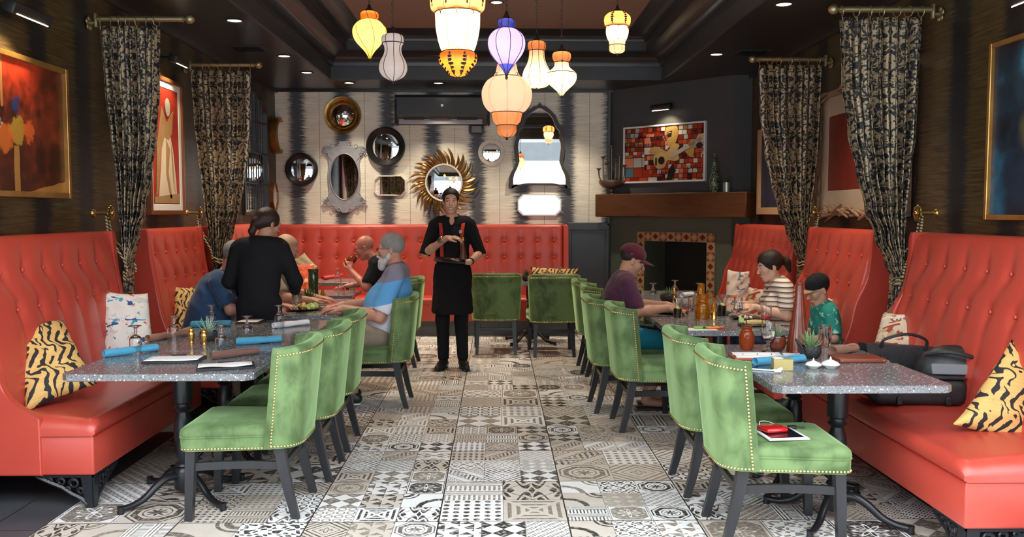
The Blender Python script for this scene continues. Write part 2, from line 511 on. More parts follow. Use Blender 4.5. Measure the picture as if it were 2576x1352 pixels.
def velvet_fn():
    x, y, z = coord()
    w = noise(vec(x, y, z), 5, 3, .55, .6); w2 = noise(vec(x*1.0, y*1.0, z*.35), 14, 3, .6)
    f = sstep(w*.7+w2*.4, .42, .68)
    return dict(c=mix(f, (.056, .098, .028), (.145, .225, .082)), r=.75, sh=.85, sr=.35, st=(.55, .85, .40, 1), n=bump(w2, .1, .004))
mat('green_velvet', velvet_fn)
def blackwood_fn():
    x, y, z = coord(); w = noise(vec(x*30, y*30, z*3), 1, 3)
    return dict(c=mix(w, (.010, .010, .012), (.022, .022, .025)), r=.32)
mat('black_wood', blackwood_fn)
mat('iron', c=(.014, .015, .018), r=.32, m=.3)
mat('brass_nail', c=(.72, .53, .22), r=.28, m=1)
mat('brass', c=(.55, .40, .14), r=.3, m=1)
mat('gold', c=(.95, .62, .16), r=.22, m=1)
mat('antique_brass', c=(.36, .30, .16), r=.42, m=.85)
def terrazzo_fn():
    x, y, z = coord()
    p = vec(x, y, z)
    a = voronoi(p, 95); ac = white(fl(x*95), fl(y*95), fl(z*95))
    c1 = voronoi(p, 95, out=1); c2 = voronoi(p, 210, out=1); d2 = voronoi(p, 210)
    n1 = noise(p, 300, 1)
    s1 = TREE.nodes.new('ShaderNodeSeparateColor'); TREE.links.new(c1.s, s1.inputs[0])
    s2 = TREE.nodes.new('ShaderNodeSeparateColor'); TREE.links.new(c2.s, s2.inputs[0])
    h1 = X(s1.outputs[0]); h2 = X(s2.outputs[0])
    c = mix(n1, (.12, .122, .126), (.19, .192, .196))
    c = mix(gt(h2, .80)*lt(d2, .45), c, (.30, .30, .30))
    c = mix(lt(h2, .14)*lt(d2, .45), c, (.02, .02, .022))
    c = mix(gt(h1, .86)*lt(a, .30+.15*X(s1.outputs[1])), c, (.70, .70, .68))
    return dict(c=c, r=.16, sp=.45)
mat('terrazzo', terrazzo_fn)
def damask_fn():
    x, y, z = coord('UV')
    # x: metres across the cloth, y: metres up
    W, H = .22, .40
    col = fl(x/W); yy = y/H+.5*F('MODULO', col, 2.0)
    u = (fr(x/W)-.5)*W; v = (fr(yy)-.5)*H; au = fabs(u)
    leaf = noise(vec(au, v, col*0.0), 26, 2, .55, 1.1); vein = noise(vec(au, v, 3.0), 70, 1, .5, .5)
    ogee = .055+.042*fcos(v*(6.2832/H)*1.0)+.006*fsin(v*90)
    line = lt(fabs(au-ogee), .0065+.004*fsin(v*120))
    knob = lt(ln(u, (fabs(v)-.12)*.8), .016)+lt(ln(au-.09, v), .014)
    f = gt(leaf, .465)*gt(vein, .36)*(1-line)*(1-clamp01(knob))
    speck = noise(vec(x, y, 0.0), 420, 1)
    c = mix(f, (.006, .006, .008), mix(speck, (.22, .155, .085), (.44, .335, .20)))
    return dict(c=c, r=.38+.2*(1-f), m=.35*f, n=bump(f, .3, .002))
mat('damask', damask_fn)
def rope_fn():
    x, y, z = coord(); f = gt(fsin(z*260+x*160+y*160), 0)
    return dict(c=mix(f, (.02, .02, .025), (.45, .33, .15)), r=.5)
mat('rope', rope_fn)
def tiger_fn():
    x, y, z = coord()
    n1 = noise(vec(x, y, 3.0), 7, 2); n2 = noise(vec(x, y, 9.0), 22, 2); th = noise(vec(x*2, y*60, z), 3, 2)
    r = ln(x-.03, y*1.0)
    n3 = noise(vec(x, y, 5.0), 16, 2)
    s = fsin(x*125+24*n1+fsin(y*34+9*n1)*2.6+r*10)
    f = gt(s+2.6*(n3-.5)+1.2*(n2-.5), .30)*gt(noise(vec(x*1.3, y*.9, 2.0), 17, 1), .40)
    base = mix(th, (.46, .25, .06), (.72, .46, .16))
    return dict(c=mix(f, base, (.012, .010, .012)), r=.75)
mat('tiger_cloth', tiger_fn)
def floral_fn(bg, cols, sc=6, thr=.60):
    def f():
        x, y, z = coord(); c = mix(noise(vec(x, y, z), 3, 2), bg, tuple(q*.82 for q in bg))
        for i, (col, t) in enumerate(cols):
            a = noise(vec(x+.4*y+i*3.7, y*1.7-.6*x, i*2.1), sc+i*1.3, 2, .55, .9)
            c = mix(gt(a, t), c, col)
        return dict(c=c, r=.8)
    return f
mat('watercolor_cloth', floral_fn((.74, .70, .64), [((.55, .50, .46), .60), ((.05, .30, .42), .635), ((.02, .07, .20), .655), ((.33, .20, .06), .70), ((.62, .06, .02), .69)], 9))
mat('crimson_cloth', floral_fn((.58, .47, .34), [((.28, .04, .022), .52), ((.42, .30, .16), .60), ((.62, .56, .46), .62), ((.16, .07, .02), .68), ((.30, .01, .02), .69)], 8))
mat('magnolia_cloth', floral_fn((.64, .56, .48), [((.52, .12, .05), .60), ((.10, .12, .20), .63), ((.70, .34, .22), .66)], 7))
mat('tan_cloth', c=(.42, .33, .20), r=.8)
mat('red_orange_cloth', floral_fn((.62, .10, .04), [((.80, .42, .22), .55)], 8))
def napkin(name, c):
    def f():
        x, y, z = coord(); w = noise(vec(x*9, y*9, z*9), 10, 2)
        return dict(c=mix(w, tuple(q*.85 for q in c), c), r=.85, sh=.2)
    mat(name, f)
napkin('napkin_blue', (.055, .30, .47)); napkin('napkin_brown', (.15, .070, .048)); napkin('napkin_tan', (.27, .125, .07))
napkin('napkin_white', (.80, .80, .82)); napkin('napkin_red', (.62, .03, .03)); napkin('napkin_teal', (.03, .22, .32))
mat('paper', c=(.82, .80, .76), r=.7)
mat('cream_paper', c=(.78, .66, .56), r=.7)
mat('glass', c=(.97, .98, .98), r=.02, t=1, ior=1.45)
mat('water', c=(.93, .95, .96), r=.0, t=1, ior=1.33)
mat('amber_glass', c=(.85, .45, .02), r=.05, t=.9, ior=1.45)
mat('iced_tea', c=(.42, .07, .015), r=.08, t=.55, ior=1.35)
mat('cola', c=(.03, .010, .006), r=.1, t=.2, ior=1.33)
mat('red_drink', c=(.80, .05, .03), r=.1, t=.35)
mat('pale_drink', c=(.75, .74, .55), r=.1, t=.6)
mat('brown_glaze', lambda: (lambda w: dict(c=mix(w, (.07, .012, .005), (.19, .036, .012)), r=.22, cw=.4, cr=.1))(noise(vec(*coord()), 20, 3)))
mat('green_glaze', lambda: (lambda w: dict(c=mix(w, (.004, .022, .008), (.055, .09, .02)), r=.08, cw=1))(noise(vec(*coord()), 13, 3)))
mat('mirror', c=(.86, .88, .88), r=.015, m=1)
mat('mirror_dark', c=(.62, .63, .64), r=.03, m=1)
mat('silver_leaf', lambda: (lambda w: dict(c=mix(w, (.22, .23, .25), (.48, .49, .51)), r=.5, m=.3, n=bump(w, .4, .01)))(noise(vec(*coord()), 14, 5, .65)))
mat('gold_leaf', lambda: (lambda w: dict(c=mix(w, (.10, .04, .008), (.62, .36, .10)), r=.3, m=.85))(noise(vec(*coord()), 16, 3)))
mat('gilt_frame', lambda: (lambda w: dict(c=mix(w, (.30, .12, .03), (.60, .34, .10)), r=.3, m=.7))(noise(vec(*coord()), 9, 3)))
mat('copper_frame', c=(.25, .085, .03), r=.35, m=.5)
mat('dark_carved', lambda: (lambda w: dict(c=mix(w, (.022, .016, .013), (.06, .042, .034)), r=.5))(noise(vec(*coord()), 25, 3)))
mat('white_frame', c=(.75, .72, .66), r=.5)
mat('pearl', lambda: (lambda w: dict(c=mix(w, (.62, .55, .42), (.82, .78, .66)), r=.4))(noise(vec(*coord()), 30, 2)))
mat('blond_wood', c=(.48, .30, .16), r=.45)
def mantel_fn():
    x, y, z = coord('Object')
    w = noise(vec(x*1.2, y*1.2, z*9), 2.2, 4, .6, 1.2); w2 = noise(vec(x*3, y*3, z*50), 2, 2)
    return dict(c=mix(w*.75+w2*.25, (.018, .006, .002), (.17, .062, .020)), r=.45, n=bump(w2, .2, .003))
mat('mantel_wood', mantel_fn)
def driftwood_fn():
    x, y, z = coord(); w = noise(vec(x*9, y*9, z*9), 3, 3)
    return dict(c=mix(w, (.10, .050, .026), (.38, .225, .13)), r=.7)
mat('driftwood', driftwood_fn)
def art_red_fn():
    x, y, z = coord()     # object space: y along the wall, z up, origin at the centre
    n1 = noise(vec(y*2, z*2, 1.0), 2.5, 4, .6); n2 = noise(vec(y*4, z*3, 5.0), 3, 3, .6)
    c = ramp(n1*.7+n2*.3+z*.10, [(.25, (.014, .005, .003)), (.45, (.055, .012, .006)), (.60, (.17, .026, .010)), (.74, (.42, .05, .018))])
    top = sstep(z+.5*(n2-.5), .05, .45)*sstep(.33-fabs(y+.03), -.1, .15)
    c = mix(top*.8, c, (.62, .045, .015))
    post = lt(fabs(y-.02+.02*n2), .03)*lt(z, -.12)*gt(z, -.62)
    bar = lt(fabs(z+.47-.18*y), .045*(.6+n1))*gt(y, .0)
    c = mix(clamp01(post+bar)*.8, c, (.42, .19, .045))
    d1 = .16*(noise(vec(y*9, z*9, 2.0), 1.5, 3, .7)-.5)
    for (cy, cz, sy_, rr, col, al) in ((.03, -.03, 1, .10, (.42, .24, .03), .8), (.15, -.02, 1, .08, (.60, .11, .02), .8), (-.10, -.08, 1, .10, (.58, .13, .02), .8),
                                  (.02, .13, .7, .05, (.01, .035, .12), .9), (-.17, .02, 1, .04, (.62, .60, .55), .9), (.34, .5, .55, .045, (.60, .34, .20), .8), (-.45, -.05, 1, .06, (.30, .14, .04), .5)):
        c = mix(sstep(rr-ln(y-cy, (z-cz)*sy_)+d1, 0.0, .03)*al, c, col)
    c = mix(lt(fabs(y+.13), .012)*gt(z, .1)*lt(z, .5), c, (.36, .16, .05))
    return dict(c=c, r=.35)
mat('art_red', art_red_fn)
def art_blue_fn():
    x, y, z = coord(); n1 = noise(vec(y*2, z*2, 1.0), 1.6, 4, .6); n2 = noise(vec(y, z, 8.0), 4, 2)
    c = ramp(n1, [(.3, (.004, .007, .012)), (.5, (.008, .026, .05)), (.62, (.012, .08, .14)), (.8, (.03, .14, .22))])
    c = mix(sstep(.2-ln(y-.18, z*.9)+.2*(n2-.5), 0, .1)*.5, c, (.16, .12, .03))
    return dict(c=c, r=.35)
mat('art_blue', art_blue_fn)
def art_mosaic_fn():
    # x across, z up
    x, y, z = coord()
    n = noise(vec(x, z, 0.0), 2, 1)
    def grid(sx, sz, o):
        row = fl(z*sz+o); xx = x*sx+white(row, o)*1.0
        h = white(fl(xx), row, o); e = fmin(fmin(fr(xx), 1-fr(xx))/sx, fmin(fr(z*sz+o), 1-fr(z*sz+o))/sz)
        return h, e
    h1, e1 = grid(7, 8, .3); h2, e2 = grid(15, 17, 5.3); sel = gt(white(fl(x*3.5), fl(z*4), 9.0), .5)
    h = h1*sel+h2*(1-sel); e = e1*sel+e2*(1-sel)
    c = ramp(h, [(0, (.36, .032, .012)), (.18, (.22, .018, .008)), (.34, (.48, .07, .025)), (.46, (.05, .008, .006)), (.55, (.60, .56, .50)),
                 (.66, (.62, .20, .13)), (.74, (.30, .19, .06)), (.82, (.42, .42, .40)), (.91, (.07, .16, .20)), (.95, (.48, .05, .02))], True)
    c = mix(lt(e, .0035), c, (.012, .008, .008))
    return dict(c=c, r=.4)
mat('art_mosaic', art_mosaic_fn)
def art_ochre(name, a, b):
    def f():
        x, y, z = coord(); n1 = noise(vec(x, y, z), 6, 3)
        return dict(c=mix(n1, a, b), r=.5)
    mat(name, f)
art_ochre('paint_ochre', (.36, .20, .05), (.55, .36, .12)); art_ochre('paint_guitar', (.42, .25, .09), (.62, .44, .20))
art_ochre('paint_red', (.30, .02, .012), (.45, .04, .02)); art_ochre('paint_cream', (.58, .44, .28), (.72, .60, .42))
art_ochre('paint_grey', (.30, .29, .27), (.5, .48, .45)); art_ochre('paint_tan', (.28, .14, .05), (.45, .27, .12))
art_ochre('paint_navy', (.01, .012, .03), (.03, .03, .06)); art_ochre('paint_linen', (.34, .25, .17), (.42, .32, .23))
art_ochre('paint_maroon', (.10, .012, .008), (.17, .02, .012)); art_ochre('paint_black', (.008, .006, .006), (.015, .012, .012))
def tile_border_fn():
    x, y, z = coord('UV'); h = white(fl(x), fl(y), 1.0)
    u = fr(x)-.5; v = fr(y)-.5; au = fabs(u); av = fabs(v); d = au+av; r = ln(u, v)
    par = gt(fr(fl(x)*.5+fl(y)*.5), .25)
    a = clamp01(lt(fabs(d-.42), .05)+lt(fmin(au, av), .03)*lt(d, .3)+lt(fabs(r-.2), .03))
    c0 = mix(lt(d, .36), (.33, .25, .12), (.16, .015, .012))
    c1 = mix(lt(r, .16), (.25, .05, .025), (.42, .33, .16)); c1 = mix(a, c1, (.42, .34, .17))
    c = mix(par, c0, c1)
    c = mix(gt(fmax(au, av), .465), c, (.25, .26, .17))
    return dict(c=c, r=.2)
mat('talavera_tile', tile_border_fn)
mat('ac_dark', c=(.045, .05, .056), r=.3)
mat('ac_vent', c=(.50, .50, .56), r=.5)
mat('leather_brown', c=(.20, .045, .022), r=.4)
mat('leather_tan', c=(.40, .10, .045), r=.45)
mat('bag_black', lambda: (lambda w: dict(c=mix(w, (.008, .009, .010), (.022, .023, .025)), r=.5, n=bump(w, .3, .01)))(noise(vec(*coord()), 20, 3)))
mat('bag_grey', c=(.16, .16, .17), r=.8)
mat('aloe', lambda: (lambda w: dict(c=mix(w, (.05, .13, .035), (.25, .36, .16)), r=.45))(noise(vec(*coord()), 120, 2)))
mat('aloe_pale', lambda: (lambda w: dict(c=mix(gt(w, .52), (.14, .26, .14), (.46, .54, .42)), r=.45))(noise(vec(*coord()), 150, 1)))
mat('fern_green', c=(.03, .085, .012), r=.6)
mat('volcanic', lambda: (lambda w: dict(c=mix(w, (.008, .008, .008), (.035, .033, .032)), r=.6, n=bump(w, .8, .01)))(noise(vec(*coord()), 60, 3)))
mat('ceramic_white', c=(.72, .76, .70), r=.25)
mat('plastic_white', c=(.8, .8, .8), r=.3)
mat('screen', c=(.01, .01, .012), r=.08)
mat('chrome', c=(.7, .7, .72), r=.15, m=1)
mat('red_glossy', c=(.62, .01, .012), r=.2, cw=.5)
mat('gold_paper', c=(.50, .40, .16), r=.4, m=.4)
mat('tortilla', lambda: (lambda w: dict(c=mix(w, (.55, .35, .08), (.80, .66, .28)), r=.7, n=bump(w, .8, .01)))(noise(vec(*coord()), 90, 2)))
mat('food_mix', lambda: (lambda w: dict(c=ramp(w, [(.3, (.05, .12, .02)), (.45, (.50, .16, .04)), (.55, (.60, .36, .14)), (.65, (.66, .58, .38)), (.75, (.14, .03, .04))]), r=.5, n=bump(w, .8, .01)))(noise(vec(*coord()), 45, 2)))
mat('lime', c=(.42, .50, .14), r=.4)
mat('onion', c=(.7, .66, .62), r=.4)
mat('marker_green', c=(.15, .45, .03), r=.4); mat('marker_red', c=(.70, .06, .03), r=.4); mat('marker_pink', c=(.55, .02, .18), r=.4)
mat('marker_orange', c=(.80, .2, .02), r=.4)
mat('straw', c=(.02, .02, .022), r=.4)
mat('pewter', c=(.18, .13, .10), r=.4, m=.7)
mat('tin', c=(.42, .46, .44), r=.35, m=.8)
mat('tree_green', lambda: (lambda w: dict(c=mix(gt(w, .56), (.008, .04, .014), (.35, .42, .30)), r=.25))(noise(vec(*coord()), 90, 1)))
mat('outdoor_ground', plaster((.40, .39, .37), (.5, .49, .47), .8))
mat('outdoor_grey', plaster((.22, .23, .24), (.28, .29, .30), .8))
mat('facade_dark', plaster((.07, .075, .08), (.10, .105, .11), .8))
mat('backdrop_white', c=(.7, .72, .75), r=.3)
def lampglass(name, col, em, strength, edge=None, seedy=False):
    def f():
        x, y, z = coord(); w = noise(vec(x, y, z), 40, 3)
        return dict(c=col, r=.22, ss=.0, t=0.0, cw=.4, cr=.1)
    m = mat(name, f); global TREE; TREE = m.node_tree
    b = TREE.nodes['Principled BSDF']; out = TREE.nodes['Material Output']
    tr = TREE.nodes.new('ShaderNodeBsdfTranslucent'); tr.inputs[0].default_value = (*col, 1)
    ms = TREE.nodes.new('ShaderNodeMixShader'); ms.inputs[0].default_value = .7
    TREE.links.new(b.outputs[0], ms.inputs[1]); TREE.links.new(tr.outputs[0], ms.inputs[2])
    TREE.links.new(ms.outputs[0], out.inputs[0])
    b.inputs['Emission Color'].default_value = (*em, 1); b.inputs['Emission Strength'].default_value = strength/.3
    return m
lampglass('glass_yellow', (.95, .62, .16), (1, .50, .08), .36)
lampglass('glass_orange', (.80, .26, .05), (1, .20, .02), .28)
lampglass('glass_white_glow', (.70, .66, .64), (1, .9, .85), .17)  # faint glow put into the glass to brighten the unlit gourd
lampglass('glass_cream', (1.0, .84, .50), (1, .72, .32), .52)
lampglass('glass_purple', (.34, .30, .66), (.40, .34, .80), .18)
lampglass('glass_blue', (.08, .10, .50), (.05, .08, .50), .18)
lampglass('glass_peach', (.82, .47, .36), (1, .46, .30), .42)
lampglass('glass_amber', (.80, .40, .18), (1, .34, .10), .20)
mat('wrought', c=(.02, .014, .012), r=.45, m=.4)
def emis(name, c, s): return mat(name, c=(0, 0, 0), e=(*c, 1), es=s)
emis('lamp_disc', (1, .82, .55), 9); emis('led', (.9, .95, 1), 1.2)
mat('can_trim', c=(.03, .03, .03), r=.4)
# people
def skin(name, c):
    def f():
        x, y, z = coord(); w = noise(vec(x, y, z), 25, 3)
        return dict(c=mix(w, tuple(q*.86 for q in c), c), r=.48, ss=0.0)
    mat(name, f)
skin('skin_tan', (.66, .37, .25)); skin('skin_fair', (.58, .28, .19)); skin('skin_pink', (.55, .20, .15)); skin('skin_olive', (.48, .245, .155)); skin('skin_boy', (.47, .245, .155))
mat('hair_dark', lambda: (lambda w: dict(c=mix(w, (.006, .004, .003), (.030, .017, .011)), r=.5, sp=.3, n=bump(w, .6, .006)))((lambda c: noise(vec(c[0], c[1], c[2]*.25), 190, 3))(coord())))
mat('hair_brown', lambda: (lambda w: dict(c=mix(w, (.012, .005, .004), (.045, .018, .012)), r=.45, sp=.3, n=bump(w, .6, .006)))((lambda c: noise(vec(c[0], c[1], c[2]*.25), 170, 3))(coord())))
mat('hair_grey', lambda: (lambda w: dict(c=mix(w, (.10, .10, .10), (.36, .35, .34)), r=.6, n=bump(w, .7, .008)))((lambda c: noise(vec(c[0]*1.2, c[1]*.5, c[2]*.5), 150, 3))(coord())))
mat('hair_white', lambda: (lambda w: dict(c=mix(w, (.48, .46, .44), (.74, .72, .70)), r=.7, n=bump(w, .8, .01)))(noise(vec(*coord()), 90, 3)))
mat('hair_sand', c=(.42, .27, .17), r=.6)
mat('eye_white', c=(.7, .7, .68), r=.15); mat('iris', c=(.02, .012, .008), r=.1); mat('lips', c=(.40, .12, .09), r=.4); mat('teeth', c=(.8, .78, .72), r=.3)
def cloth(name, c, d=None, s=30):
    d = d or tuple(q*.7 for q in c)
    mat(name, lambda: (lambda w: dict(c=mix(w, d, c), r=.88, sp=.25, sh=.15 if max(c) > .03 else 0.0, n=bump(w, .25, .01)))(noise(vec(*coord()), s, 3)))
cloth('black_shirt', (.010, .010, .012)); cloth('black_denim', (.009, .009, .011)); cloth('blue_tee', (.028, .065, .14)); cloth('black_tee', (.010, .011, .014))
cloth('maroon_tee', (.075, .018, .045)); cloth('maroon_cap', (.085, .008, .020)); cloth('khaki', (.30, .235, .17)); cloth('teal_short', (.01, .20, .28))
cloth('denim', (.03, .06, .12)); cloth('apron_black', (.008, .008, .010)); cloth('red_strap', (.55, .05, .03)); cloth('grey_collar', (.10, .12, .22)); cloth('grey_short', (.14, .13, .12))
cloth('cap_black', (.012, .011, .012)); cloth('cap_tan', (.40, .22, .10)); cloth('beige_short', (.3, .24, .18))
def polo_fn():
    x, y, z = coord()
    h = z+.20*y      # bands tilt with the leaning torso
    c = mix(gt(h, 1.005), mix(gt(h, .835), (.66, .67, .74), (.10, .34, .66)), (.20, .19, .27))
    return dict(c=c, r=.8)
mat('polo', polo_fn)
def stripe_fn():
    x, y, z = coord(); a = fr(z*26+.3*fsin(x*9)); c = mix(lt(a, .22), (.70, .64, .56), (.05, .05, .06)); c = mix(gt(a, .74), c, (.50, .30, .17))
    return dict(c=c, r=.8)
mat('striped_tee', stripe_fn)
def tiedye_fn():
    x, y, z = coord(); w = noise(vec(x, y, z), 26, 2, .5, .6)
    return dict(c=mix(sstep(w, .56, .72), (.008, .20, .15), (.42, .66, .58)), r=.8)
mat('tie_dye', tiedye_fn)
mat('shoe_black_white', c=(.010, .010, .011), r=.5)
mat('shoe_black', c=(.010, .010, .011), r=.5); mat('shoe_white', c=(.7, .7, .7), r=.5); mat('sandal', c=(.03, .02, .015), r=.5)
mat('metal_dark', c=(.05, .05, .055), r=.3, m=.8); mat('mill_wood', c=(.12, .045, .025), r=.3)
G = MATS
XL, XR, YB, ZC, YF = -2.90, 2.98, 11.60, 3.16, 3.05
# ------------------------------------------------------------------ shell
m = MB(); m.box((.016, 6.6, -.05), (4.568, 10.2, .1)); struct(m, 'floor', G['floor_tile'])
m = MB(); m.box((-2.664, 6.6, -.05), (.79, 10.2, .1)); m.box((2.71, 6.6, -.05), (.82, 10.2, .1)); struct(m, 'floor', G['slate_tile'])
m = MB(); m.box((XL-.1, 7.4, 1.9), (.2, 8.8, 4.0)); struct(m, 'wall_left', G['wallpaper_dark'])
m = MB(); m.box((XR+.1, 7.4, 1.9), (.2, 8.8, 4.0)); struct(m, 'wall_right', G['wallpaper_dark'])
m = MB(); m.box((0, YB+.1, 1.9), (6.3, .2, 4.0)); struct(m, 'wall_back', G['wallpaper_light'])
# fireplace chimney breast across the right back corner
FA, FB_ = V((1.49, YB, 0)), V((2.76, 10.26, 0)); FD = (FB_-FA).normalized(); FN = V((-FD.y*-1, FD.x*-1, 0))
FN = V((FD.y, -FD.x, 0))
if FN.dot(V((0, -1, 0))) < 0: FN = -FN
FL = (FB_-FA).length
def onface(px, py, off=0):
    q = ray(px, py); t = ((FA+FN*off)-CAM).dot(FN)/q.dot(FN); p = CAM+q*t
    return (p-FA).dot(FD), p.z
def facept(s, z, off=0): return FA+FD*s+FN*off+V((0, 0, z))
m = MB()
top = [FA, FB_, V((XR, 10.26, 0)), V((XR, YB, 0))]
def slab(m, pts, z0, z1, mi=0):
    n = len(pts)
    vs = [V((p.x, p.y, z0)) for p in pts]+[V((p.x, p.y, z1)) for p in pts]
    m.add(vs, [(i, (i+1) % n, n+(i+1) % n, n+i) for i in range(n)]+[tuple(range(n)), tuple(range(n, 2*n))], mi)
slab(m, top, 1.55, ZC+.3, 0)
s0, zt = onface(1622, 606); s1, _ = onface(1779, 606)
slab(m, top, zt, 1.55, 1)
slab(m, [FA, facept(s0, 0), facept(s0, 0, -.45), V((1.9, YB, 0))], 0, zt, 1)
slab(m, [facept(s1, 0), FB_, V((XR, 10.26, 0)), V((XR, 10.7, 0)), facept(s1, 0, -.45)], 0, zt, 1)
slab(m, [facept(s0, 0), facept(s1, 0), facept(s1, 0, -.6), facept(s0, 0, -.6)], 0, .12, 1)
struct(m, 'wall_fireplace', [G['charcoal_paint'], G['hearth_green']])
m = MB()
slab(m, [facept(s0, 0, -.44), facept(s1, 0, -.44), facept(s1, 0, -.5), facept(s0, 0, -.5)], .1, zt)
struct(m, 'wall_firebox', G['firebox'])
fp = thing('fireplace_surround', 'patterned red and cream tile border around the dark fireplace opening', 'fireplace')
m = MB(); w = .155; uvs = []
def tile_strip(m, sa, sb, za, zb, nu, nv):
    p = [facept(sa, za, .012), facept(sb, za, .012), facept(sb, zb, .012), facept(sa, zb, .012)]
    b = [q-FN*.012 for q in p]
    m.add(p+b, [(0,1,2,3),(4,7,6,5),(0,4,5,1),(1,5,6,2),(2,6,7,3),(3,7,4,0)])
    k = len(uvs)//24
    uvs.extend([(0,0),(nu,0),(nu,nv),(0,nv)]+[(0,0)]*20)
ns = 9; w = (s1-s0)/ns*1.0
w = .115
nh = max(1, round((s1-s0+2*w)/w)); tile_strip(m, s0-w, s1+w, zt, zt+w, nh, 1)
nvv = 9; tile_strip(m, s0-w, s0, zt-w*nvv, zt, 1, nvv); tile_strip(m, s1, s1+w, zt-w*nvv, zt, 1, nvv)
o = m.build('tile_border', G['talavera_tile'], fp, 0, recalc=False)
uvl = o.data.uv_layers.new(name='UVMap')
for i, u in enumerate(uvs): uvl.data[i].uv = u
m = MB(); z0 = .13
for k in range(3):
    m.tube([facept(lerp(s0, s1, .15+.35*k), z0+.1, -.1), facept(lerp(s0, s1, .15+.35*k), z0+.1, -.35)], .012)
m.tube([facept(s0+.1, z0+.1, -.1), facept(s1-.1, z0+.1, -.1)], .014); m.tube([facept(s0+.1, z0+.1, -.35), facept(s1-.1, z0+.1, -.35)], .014)
for s in (s0+.12, s1-.12):
    for d in (-.1, -.35): m.tube([facept(s, .12, d), facept(s, z0+.1, d)], .012)
m.build('fire_grate', G['iron'], fp)
# mantel beam
sm0, zm1 = onface(1497, 489, .22); sm1, _ = onface(1878, 489, .22); _, zm0 = onface(1700, 547, .22)
m = MB()
a = facept(sm0, 0, .22); b = facept(sm1, 0, .22)
pts = [a, b, facept(sm1, 0, .004), facept(sm0, 0, .004)]
m.box(facept((sm0+sm1)/2, (zm0+zm1)/2, .115), (sm1-sm0, .22, zm1-zm0), .012, rot=(0, 0, math.atan2(FD.y, FD.x)))
mt = MB(); mt.v = [tuple(q) for q in m.v]; mt.f = m.f; mt.m = m.m
mantel = m.thing('mantel_beam', G['mantel_wood'], 'thick dark-stained wooden mantel beam above the fireplace', 'mantel')
ZM = zm1
# wainscot
m = MB(); m.box((1.21, YB-.02, .7), (.56, .04, 1.38)); struct(m, 'trim_1', G['wainscot_paint'])
m = MB(); m.box((1.21, YB-.035, 1.375), (.56, .05, .10), .008); m.box((.965, YB-.03, .7), (.05, .05, 1.3), .006); m.box((1.455, YB-.03, .7), (.05, .05, 1.3), .006); struct(m, 'trim_2', G['wainscot_paint'])
m = MB(); m.box((1.475, YB-.03, 2.27), (.03, .06, 1.76)); struct(m, 'trim_3', G['charcoal_paint'])
# ceiling: flat soffits around a stepped tray
ZT = 3.67; TX, TYB, TYF = 2.0, 10.66, 3.9
m = MB()
m.box(((XL-TX)/2-.05, 7.33, 3.6), (-TX-XL+.1, 8.9, .88)); m.box(((XR+TX)/2+.05, 7.33, 3.6), (XR-TX+.1, 8.9, .88))
m.box((0, (YB+TYB)/2+.05, 3.6), (2*TX, YB-TYB+.1, .88)); m.box((0, (YF+TYF)/2-.05, 3.6), (2*TX, TYF-YF+.1, .88))
struct(m, 'ceiling', G['soffit_paint'])
m = MB(); m.box((0, 7.3, ZT+.17), (2*TX+.1, 7.0, .34)); struct(m, 'ceiling', G['brown_ceiling'])
def ring(prof):
    m = MB(); n = len(prof); vs = []
    for (i, z) in prof:
        vs += [(-TX+i, TYF+i, z), (TX-i, TYF+i, z), (TX-i, TYB-i, z), (-TX+i, TYB-i, z)]
    fs = []
    for k in range(n-1):
        for j in range(4):
            fs.append((k*4+j, k*4+(j+1) % 4, (k+1)*4+(j+1) % 4, (k+1)*4+j))
    m.add(vs, fs); return m
def cove(i0, z0, i1, z1, n=8, bulge=.5):
    out = []
    for k in range(n+1):
        t = k/n; a = t*PI/2
        out.append((i0+(i1-i0)*(1-cos(a)), z0+(z1-z0)*sin(a)))
    return out
o = struct(ring([(-.02, 3.155), (.012, 3.155), (.012, 3.31)]), 'trim_4', G['wainscot_paint'])
o = struct(ring([(.012, 3.31), (.05, 3.31)]+cove(.05, 3.31, .22, 3.455)+[(.24, 3.455), (.24, 3.475)]), 'trim_5', G['dark_paint'], 50)
o = struct(ring([(.24, 3.475), (.24, 3.565)]), 'trim_6', G['wainscot_paint'])
o = struct(ring([(.24, 3.565), (.27, 3.565)]+cove(.27, 3.565, .47, ZT)+[(.48, ZT)]), 'trim_7', G['dark_paint'], 50)
# wall / ceiling cove strips
m = MB(); m.box((XL+.02, 7.33, ZC-.02), (.04, 8.6, .04)); m.box((XR-.02, 7.33, ZC-.02), (.04, 8.6, .04)); m.box((0, YB-.02, ZC-.015), (5.8, .04, .03)); struct(m, 'trim_8', G['soffit_paint'])
# outside, behind the camera: what the mirrors and the daylight see
m = MB(); m.box((0, -6, -.08), (60, 15, .1)); m.box((0, -25, -.08), (60, 23.2, .1)); struct(m, 'ground', G['outdoor_ground'])
m = MB(); m.box((0, -12.2, 6.4), (34, .4, 5.6)); struct(m, 'backdrop_building', G['facade_dark'])  # unseen, added so the mirrors show grey in their upper part
m = MB(); m.box((0, -12.2, 1.8), (34, .3, 3.6)); struct(m, 'backdrop_building', G['backdrop_white'])  # unseen white wall added to stand for the overexposed street in the mirrors
m = MB()
for k in range(9): m.box((-12+3*k, -12.0, 1.2), (1.5, .1, 2.0))
struct(m, 'shop_windows', G['outdoor_grey'])
